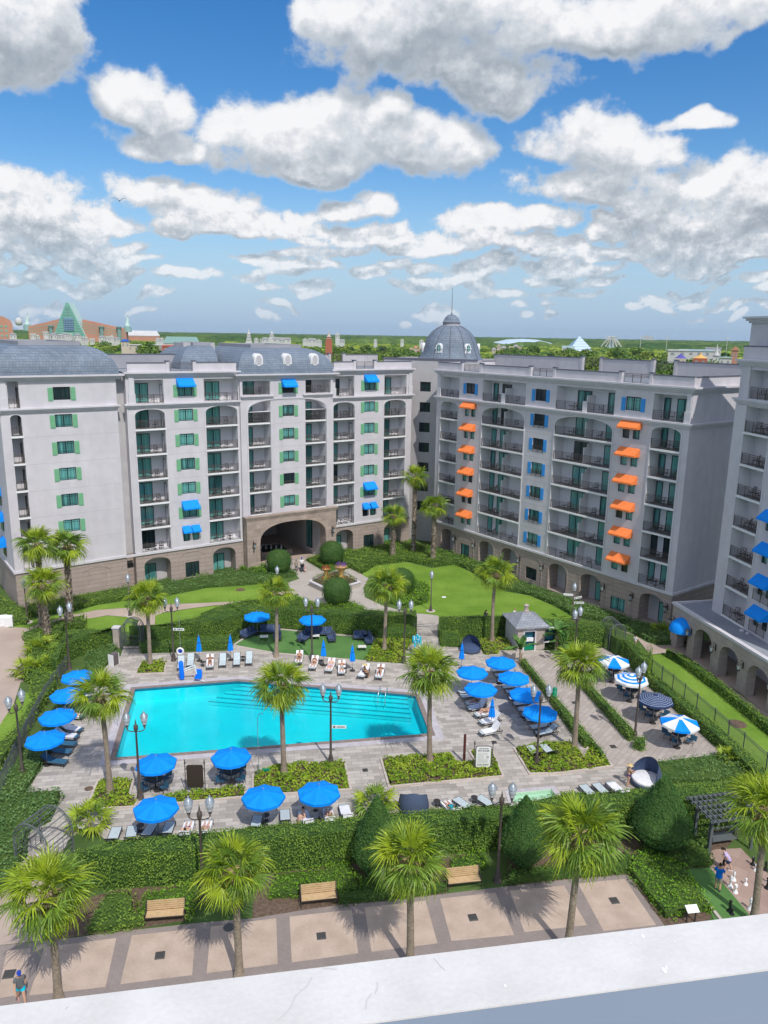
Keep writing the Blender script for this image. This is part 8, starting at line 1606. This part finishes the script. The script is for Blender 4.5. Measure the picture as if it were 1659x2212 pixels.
zones=[(285,370,470,600,16,'beyond the gap right of the left wing roof'),(360,700,560,950,44,'behind the roofs of the centre wing'),(700,930,470,900,52,'between the slate dormers and the domed tower'),(1040,1330,480,950,66,'right of the domed tower'),(1300,1600,440,880,84,'beyond the right wing parapet'),(0,320,700,880,26,'in front of the green pyramid hotel')]
for x0,x1,d0,d1,n,w in zones:
    for i in range(n):
        k=rng.choices(range(6),[4,2,4,3,1.5,2])[0]; d=rng.uniform(d0,d1); q=far(rng.uniform(x0,x1),d); o=thing('tree','%s tree %s'%(KN[k],w),'tree',q,rng.uniform(0,6),'%s trees %s'%(KN[k],w)); s=rng.uniform(1.15,1.65); o.scale=(s,s,s*rng.uniform(.85,1.1)); mkobj('crown',TK[k][0],o); mkobj('trunk',TK[k][1],o)
# ------------------------------------------------------------------ far buildings
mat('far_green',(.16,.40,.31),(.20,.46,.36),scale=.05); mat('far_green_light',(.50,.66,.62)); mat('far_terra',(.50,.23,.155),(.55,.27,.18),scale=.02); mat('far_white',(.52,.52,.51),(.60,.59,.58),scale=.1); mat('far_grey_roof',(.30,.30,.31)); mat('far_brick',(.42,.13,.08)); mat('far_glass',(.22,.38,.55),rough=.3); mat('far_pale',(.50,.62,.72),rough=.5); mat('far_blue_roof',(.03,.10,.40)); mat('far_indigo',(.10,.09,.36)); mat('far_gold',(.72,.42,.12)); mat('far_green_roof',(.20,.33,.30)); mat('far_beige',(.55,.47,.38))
def fb(px,d,name,label,cat='building',rz=None,group=None):
    q=far(px,d); return thing(name,label,cat,q,(math.atan2(q.y,q.x)-PI/2) if rz is None else rz+(math.atan2(q.y,q.x)-PI/2),group)
def mpx(d): return d/FOC
# green pyramid hotel, its wings and rooftop ornaments
d=1400; o=fb(150,d,'pyramid_hotel','far green triangular hotel tower with terracotta wings','hotel building',-.30)
m=MB(); hw,H,dp=47,77,40; m.face([(-hw,0,0),(hw,0,0),(3,0,H),(-3,0,H)],'far_green'); m.quad((hw,0,0),(hw,dp,0),(3,dp,H),(3,0,H),'far_green_light'); m.quad((-hw,0,0),(-hw,dp,0),(-3,dp,H),(-3,0,H),'far_green'); m.face([(-hw,dp,0),(hw,dp,0),(3,dp,H),(-3,dp,H)],'far_green'); m.quad((-3,0,H),(3,0,H),(3,dp,H),(-3,dp,H),'far_green_light')  # sunlit look of the right slope is put into its lighter green
for i in range(15):
    z=8+i*4.4; w=hw*(1-z/H)*.93
    if w>2: m.box(-w,-min(w*.3,11.5) if z<54 else w,-.5,0,z,z+1.1,'far_green_roof'); m.box(min(w*.3,11.5) if z<54 else w,w,-.51,0,z,z+1.1,'far_green_roof')
m.build('tower',o); m=MB(); m.box(-10.5,10.5,-.8,-.1,30,52,'far_glass'); [m.box(-10.5,10.5,-1,-.81,30+i*3,30.8+i*3,'frame') for i in range(7)]; [m.box(-10.5+i*3.5,-10+i*3.5,-1.1,-1.01,30,52,'frame') for i in range(7)]; m.box(-1.2,1.2,-.9,-.5,54,66,'far_green_roof'); m.box(-4,4,-.9,-.5,66,68,'far_green_roof'); m.build('window_wall',o)
for s,x0,x1,z0,z1 in ((-1,22,90,50,37),(1,28,122,50,35)):
    m=MB(); n=6
    for i in range(n):
        a0=x0+(x1-x0)*i/n; a1=x0+(x1-x0)*(i+1)/n; za=z0+(z1-z0)*i/n; zb=z0+(z1-z0)*(i+1)/n; m.hexa([(s*a0,6,0),(s*a1,6,0),(s*a1,24,0),(s*a0,24,0),(s*a0,6,za),(s*a1,6,zb),(s*a1,24,zb),(s*a0,24,za)],'far_terra')
        for r in range(4): [m.box(s*a0+s*j*3.6+(0 if s>0 else -1.6),s*a0+s*j*3.6+(1.6 if s>0 else 0),5.6,6,30-r*4.6+((za+zb)/2-40)*.9+4,32-r*4.6+((za+zb)/2-40)*.9+4,'far_green') for j in range(int((a1-a0)/3.6))]
    m.build('wing',o)
for x in (-94,124):
    m=MB(); m.lathe([(9,30),(9,38),(6,40),(4,41)],'far_green_roof',12,c=(x,14,0)); m.tube([(x,14,40),(x,14,47),(x+1.5,14,52),(x-.5,14,56),(x+3.5,14,58)],[5,4,2.4,2,1.1],'far_green_light',8); m.build('roof_ornament',o,True)
m=MB(); m.lathe([(1,38),(6,39),(8,43),(7,48),(3,51),(0,52)],'far_white',14,c=(-112,14,0)); m.build('roof_ornament',o,True)
for x in (-40,70,108): m=MB(); m.lathe([(4,0),(4,34),(6,38),(6,39)],'far_green_roof',10,c=(x,2,0)); m.build('round_tower',o)
o.scale=(.74,.8,.96)
o=fb(-8,1250,'terracotta_hotel','terracotta hotel with a curved roof at the far left edge','hotel building'); m=MB(); m.box(-40,22,0,30,0,38,'far_terra'); n=8
for i in range(n): a0,a1=PI*i/n,PI*(i+1)/n; m.hexa([(-9-31*math.cos(a0),0,38),(-9-31*math.cos(a1),0,38),(-9-31*math.cos(a1),30,38),(-9-31*math.cos(a0),30,38),(-9-31*math.cos(a0),0,38.01+13*math.sin(a0)),(-9-31*math.cos(a1),0,38.01+13*math.sin(a1)),(-9-31*math.cos(a1),30,38.01+13*math.sin(a1)),(-9-31*math.cos(a0),30,38.01+13*math.sin(a0))],'far_terra')
[m.box(-36+i*6,-33+i*6,-.4,0,z,z+3,'far_green') for i in range(9) for z in (20,27,33)]; m.build('wall',o)
def hall(px,py,d,wpx,hpx,roof,wall,name,label,group=None,kind='flat',dep=18,rz=0):
    """building whose roof line is at photo row py at distance d"""
    zt=farz(px,py,d); w=wpx*mpx(d); o=fb(px,d,name,label,rz=rz,group=group); h=hpx*mpx(d); m=MB(); m.box(-w/2,w/2,0,dep,0,zt-h,wall); nw=max(2,int(w/5)); 
    for i in range(nw): x=-w/2+w*(i+.3)/nw; m.box(x,x+w/nw*.35,-.15,0,zt-h-3,zt-h-1.2,'far_grey_roof')
    m.build('wall',o); r=MB()
    if kind=='flat': r.box(-w/2-.5,w/2+.5,-.5,dep+.5,zt-h,zt,roof)
    elif kind=='gable':
        r.face([(-w/2-.6,-.4,zt-h),(w/2+.6,-.4,zt-h),(0,-.4,zt)],wall); r.quad((-w/2-.6,-.4,zt-h),(0,-.4,zt),(0,dep,zt),(-w/2-.6,dep,zt-h),roof); r.quad((w/2+.6,-.4,zt-h),(0,-.4,zt),(0,dep,zt),(w/2+.6,dep,zt-h),roof); r.face([(-w/2-.6,dep,zt-h),(w/2+.6,dep,zt-h),(0,dep,zt)],wall)
    elif kind in('hip','long'):
        k=w*.28 if kind=='hip' else w*.08; A=[(-w/2-.5,-.5,zt-h),(w/2+.5,-.5,zt-h),(w/2+.5,dep+.5,zt-h),(-w/2-.5,dep+.5,zt-h)]; p,q=(-w/2+k,dep/2,zt),(w/2-k,dep/2,zt); r.quad(A[0],A[1],q,p,roof); r.quad(A[2],A[3],p,q,roof); r.face((A[1],A[2],q),roof); r.face((A[3],A[0],p),roof)
    elif kind=='cone': r.lathe([(w/2*1.15,zt-h),(w/2*.6,zt-h*.62),(w*.12,zt-h*.2),(.05,zt)],roof,12,c=(0,dep/2,0))
    r.build('roof',o); return o
hall(*A1(935,252),1500,64,10,'far_white','far_terra','exhibition_hall','long far hall with a white roof right of the pyramid hotel',kind='long',dep=40)
WH=[(215,262),(245,268),(85,258),(300,250),(318,262),(350,258),(372,266),(400,262),(425,256),(455,262),(470,276),(505,262),(530,282),(560,280),(665,275),(700,282),(730,272),(760,286),(600,295)]
for i,(x,y) in enumerate(WH):
    g=i%3; hall(*A1(x,y+9),930+i*7,[9,8,12][g],[2.2,3.6,3.2][g],['far_white','far_grey_roof','far_grey_roof'][g],'far_white','white_house','white house with gabled roof below the pyramid hotel','white gabled houses below the pyramid hotel',['flat','gable','hip'][g],14)
hall(*A1(815,308),560,16,4.5,'far_blue_roof','far_beige','blue_roof_tower','small tower with a flared blue roof beyond the left wing',kind='hip',dep=9); hall(*A1(945,343),600,75,1.5,'far_white','far_beige','low_hall','long low white hall beside the blue roofed tower',dep=12)
hall(*A1(1110,345),570,34,3,'far_brick','far_brick','red_roof_hall','low hall with a red brown roof left of the curved slate roof',kind='long',dep=14); hall(*A1(1185,292),760,72,13,'far_green_roof','far_white','green_roof_house','broad building with a grey green mansard roof and dormers',kind='long',dep=26)
for i,(x,y) in enumerate(((1030,298),(1055,296))): hall(*A1(x,y),880,9,3,'far_white','far_white','white_house','white house left of the green mansard roof','white houses left of the green mansard roof','gable',12)
def spire(px,py,d,w,hb,label,wall='far_white',roof='far_white',name='church_tower',stages=3,sp=.45):
    zt=farz(px,py,d); o=fb(px,d,name,label,'tower'); W_=w*mpx(d); h=hb*mpx(d); zb=zt-h; m=MB(); z=0; m.box(-W_/2,W_/2,0,W_,0,zb,wall)
    zz=zb; ww=W_
    for i in range(stages): hh=h*(1-sp)/stages; ww*=.78; m.box(-ww/2,ww/2,W_/2-ww/2,W_/2+ww/2,zz,zz+hh*.8,wall); m.box(-ww/2-.3,ww/2+.3,W_/2-ww/2-.3,W_/2+ww/2+.3,zz+hh*.8,zz+hh,'far_grey_roof' if wall!='far_brick' else 'far_white'); zz+=hh
    m.build('shaft',o); m=MB(); m.lathe([(ww*.5,zz),(ww*.22,zz+(zt-zz)*.35),(.1,zt)],roof,8,c=(0,W_/2,0)); m.build('spire',o); return o
spire(*A2(132,232),980,15,30,'white stepped church tower left of the white village'); spire(*A2(283,247),1150,14,16,'white cupola with a spire above the white village'); spire(*A2(207,303),760,6,9,'small white turret beside the stepped church tower')
spire(*A2(655,252),620,14,20,'brick clock tower with a white belfry and pointed roof','far_brick','far_beige','clock_tower',2,.6)
q=A2(655,330); hall(*A2(655,325),619.5,15,3.5,'far_white','far_white','tower_balcony','white belfry stage on the brick clock tower',dep=.3) if 0 else None
hall(*A2(712,262),1050,9,6,'far_white','far_white','white_gate_tower','white gabled tower with an open arch right of the clock tower',kind='gable',dep=8)
for i,(x,y,w,k) in enumerate(((240,290,16,'hip'),(320,290,22,'long'),(375,292,20,'long'),(350,298,9,'gable'),(180,292,9,'gable'),(500,296,10,'gable'),(545,297,18,'long'),(590,303,12,'gable'),(740,303,12,'long'),(960,300,7,'gable'),(1135,300,7,'gable'),(1262,304,9,'gable'),(740,393,6,'gable'),(800,395,7,'gable'))): hall(*A2(x,y+5),1100 if y<310 else 640,w,3.4,'far_grey_roof' if k!='gable' else 'far_white','far_white','white_house','white house in the distant village behind the centre wing','white village houses behind the centre wing',k,12)
for i,(x,y,w) in enumerate(((1195,362,10),(1225,352,7),(1260,358,9),(1240,376,14),(1200,385,12))): hall(*A2(x,y),720+i*9,w,4,'far_terra','far_beige','red_roof_house','red roofed house left of the domed tower','red roofed houses left of the domed tower','hip' if i%2 else 'gable',10)
# right hand side
o=fb(A3(950,410)[0],1500,'arena','wide pale blue shallow dome right of the domed tower','arena'); m=MB(); zt=farz(*A3(950,382),1500); R_=82*mpx(1500)*.98; m.lathe([(R_,0),(R_,zt-16),(R_*.75,zt-7),(R_*.4,zt-1.5),(0.1,zt)],'far_pale',28,c=(0,R_,0)); m.build('dome',o,True); m=MB(); [m.box(x-2,x+2,R_*.15,R_*.15+3,zt-11,zt-9,'far_grey_roof') for x in (-30,25)]; m.build('roof_vent',o)
for i,(x,y,w) in enumerate(((720,455,9),(760,425,8),(800,440,12),(850,440,10),(900,430,12),(930,445,9),(870,460,14),(780,470,12))): hall(*A3(x,y),900+i*12,w,4,'far_brick' if i%2 else 'far_grey_roof','far_beige','brown_house','brown roofed house in the clump below the pale dome','brown houses below the pale dome','gable' if i%2 else 'hip',10)
o=fb(A3(1455,430)[0],1150,'glass_pyramid','blue glass pyramid with a white sloping wall','pavilion',.25); zt=farz(*A3(1455,358),1150); hw=26*mpx(1150)*1.6; m=MB(); m.face([(-hw,0,0),(hw,0,0),(0,hw,zt)],'far_pale'); m.face([(hw,0,0),(hw,2*hw,0),(0,hw,zt)],'far_white'); m.face([(-hw,0,0),(-hw,2*hw,0),(0,hw,zt)],'far_glass'); m.face([(-hw,2*hw,0),(hw,2*hw,0),(0,hw,zt)],'far_glass'); m.build('glass_shell',o); m=MB()
for i in range(1,9): f=i/9; m.bar((-hw*(1-f),hw*f-.2,zt*f),(hw*(1-f),hw*f-.2,zt*f),.3,.3,'far_glass')
m.build('glazing_bar',o)
hall(*A3(1330,440),1120,24,5,'far_pale','far_white','white_pavilion','low white pavilion left of the glass pyramid',dep=14)
o=fb(A4(252,440)[0],1300,'lattice_pavilion','white lattice pavilion with outward swept legs','pavilion'); zt=farz(*A4(252,400),1300); zb=farz(*A4(252,472),1300); m=MB(); w=20*mpx(1300)
for k,x in enumerate((-1,-.55,-.2,.2,.55,1)): m.tube([(x*w,0,zb-4),(x*w*.55,0,(zt+zb)/2),((-x*.6+.15*(1 if x>0 else -1))*w,0,zt)],.9,'far_white',5); m.tube([(x*w,10,zb-4),(x*w*.4,10,(zt+zb)/2),(x*.7*w,10,zt)],.9,'far_white',5)
m.build('lattice',o); m=MB(); m.face([(-w*.4,2,zb-5),(w*.4,2,zb-5),(0,4,(zt+zb)/2+3)],'far_pale'); m.build('tent',o)
for i,(x,y,y2) in enumerate(((515,410,460),(752,410,445),(1297,415,440))):
    d=1100; zt=farz(*A4(x,y),d); q=far(A4(x,y)[0],d); m=MB(); m.tube([(0,0,0),(0,0,zt)],.35,'far_white',5); m.box(-1.6,1.6,-.5,.5,zt-1,zt+.6,'far_white'); tag(m.build('light_mast',None,False,q),'%s slim white light mast on the right horizon'%('left','middle','right')[i],'mast')
hall(*A4(892,557),470,21,9,'far_indigo','far_beige','indigo_roof_pavilion','pavilion with a conical indigo roof beyond the right wing',kind='cone',dep=10)
o=hall(*A4(1070,565),440,26,7,'far_gold','far_brick','pagoda','golden roofed pagoda beyond the right wing',kind='cone',dep=9); zt=farz(*A4(1070,555),440); m=MB(); m.lathe([(.4,zt-1.5),(.5,zt-.8),(.1,zt+.6)],'far_gold',8,c=(0,4.5,0)); m.build('finial',o); m=MB(); m.box(-4.2,4.2,.3,8.7,zt-7.3,zt-6.6,'far_gold'); m.build('lower_roof',o)
spire(*A4(1213,470),520,14,30,'white square tower with a flared roof and needle spire','far_white','far_white','white_spire_tower',1,.72)
for i,(x,y,w,m_) in enumerate(((860,520,36,'far_white'),(1020,520,60,'far_pale'),(1140,522,40,'far_white'),(1180,500,28,'far_grey_roof'))): hall(*A4(x,y),640+i*12,w,2.5,m_,'far_white','white_hall','long low hall behind the indigo roofed pavilion','long low halls on the right',dep=14)
hall(*A4(1378,488),420,12,8,'far_gold','far_terra','orange_roof_house','steep orange roofed house at the edge of the near right wing',kind='gable',dep=10); hall(*A4(1300,585),400,22,2,'far_green_roof','far_white','green_roof_hall','green roofed hall right of the white spire tower',kind='gable',dep=14)
for x,y in ((565,392),(600,403)): hall(*A4(x,y),5200,12,3,'far_white','far_white','horizon_block','white block just breaking the horizon','white blocks on the horizon',dep=60)
# ------------------------------------------------------------------ air
m=MB(); m.box(-7400,7400,-3050,7400,-1,95,'hedge_leaf'); hz=m.build('haze'); hz['kind']='stuff'
hm=bpy.data.materials.new('haze'); hm.use_nodes=True; t=hm.node_tree; t.nodes.clear(); ho=t.nodes.new('ShaderNodeOutputMaterial'); pv=t.nodes.new('ShaderNodeVolumePrincipled'); pv.inputs['Color'].default_value=(.66,.84,1,1); pv.inputs['Density'].default_value=.00005; pv.inputs['Anisotropy'].default_value=.2; t.links.new(pv.outputs[0],ho.inputs['Volume']); hz.data.materials.clear(); hz.data.materials.append(hm)
sc.cycles.volume_bounces=0; sc.cycles.max_bounces=6; sc.cycles.diffuse_bounces=3; sc.cycles.glossy_bounces=2; sc.cycles.transparent_max_bounces=12
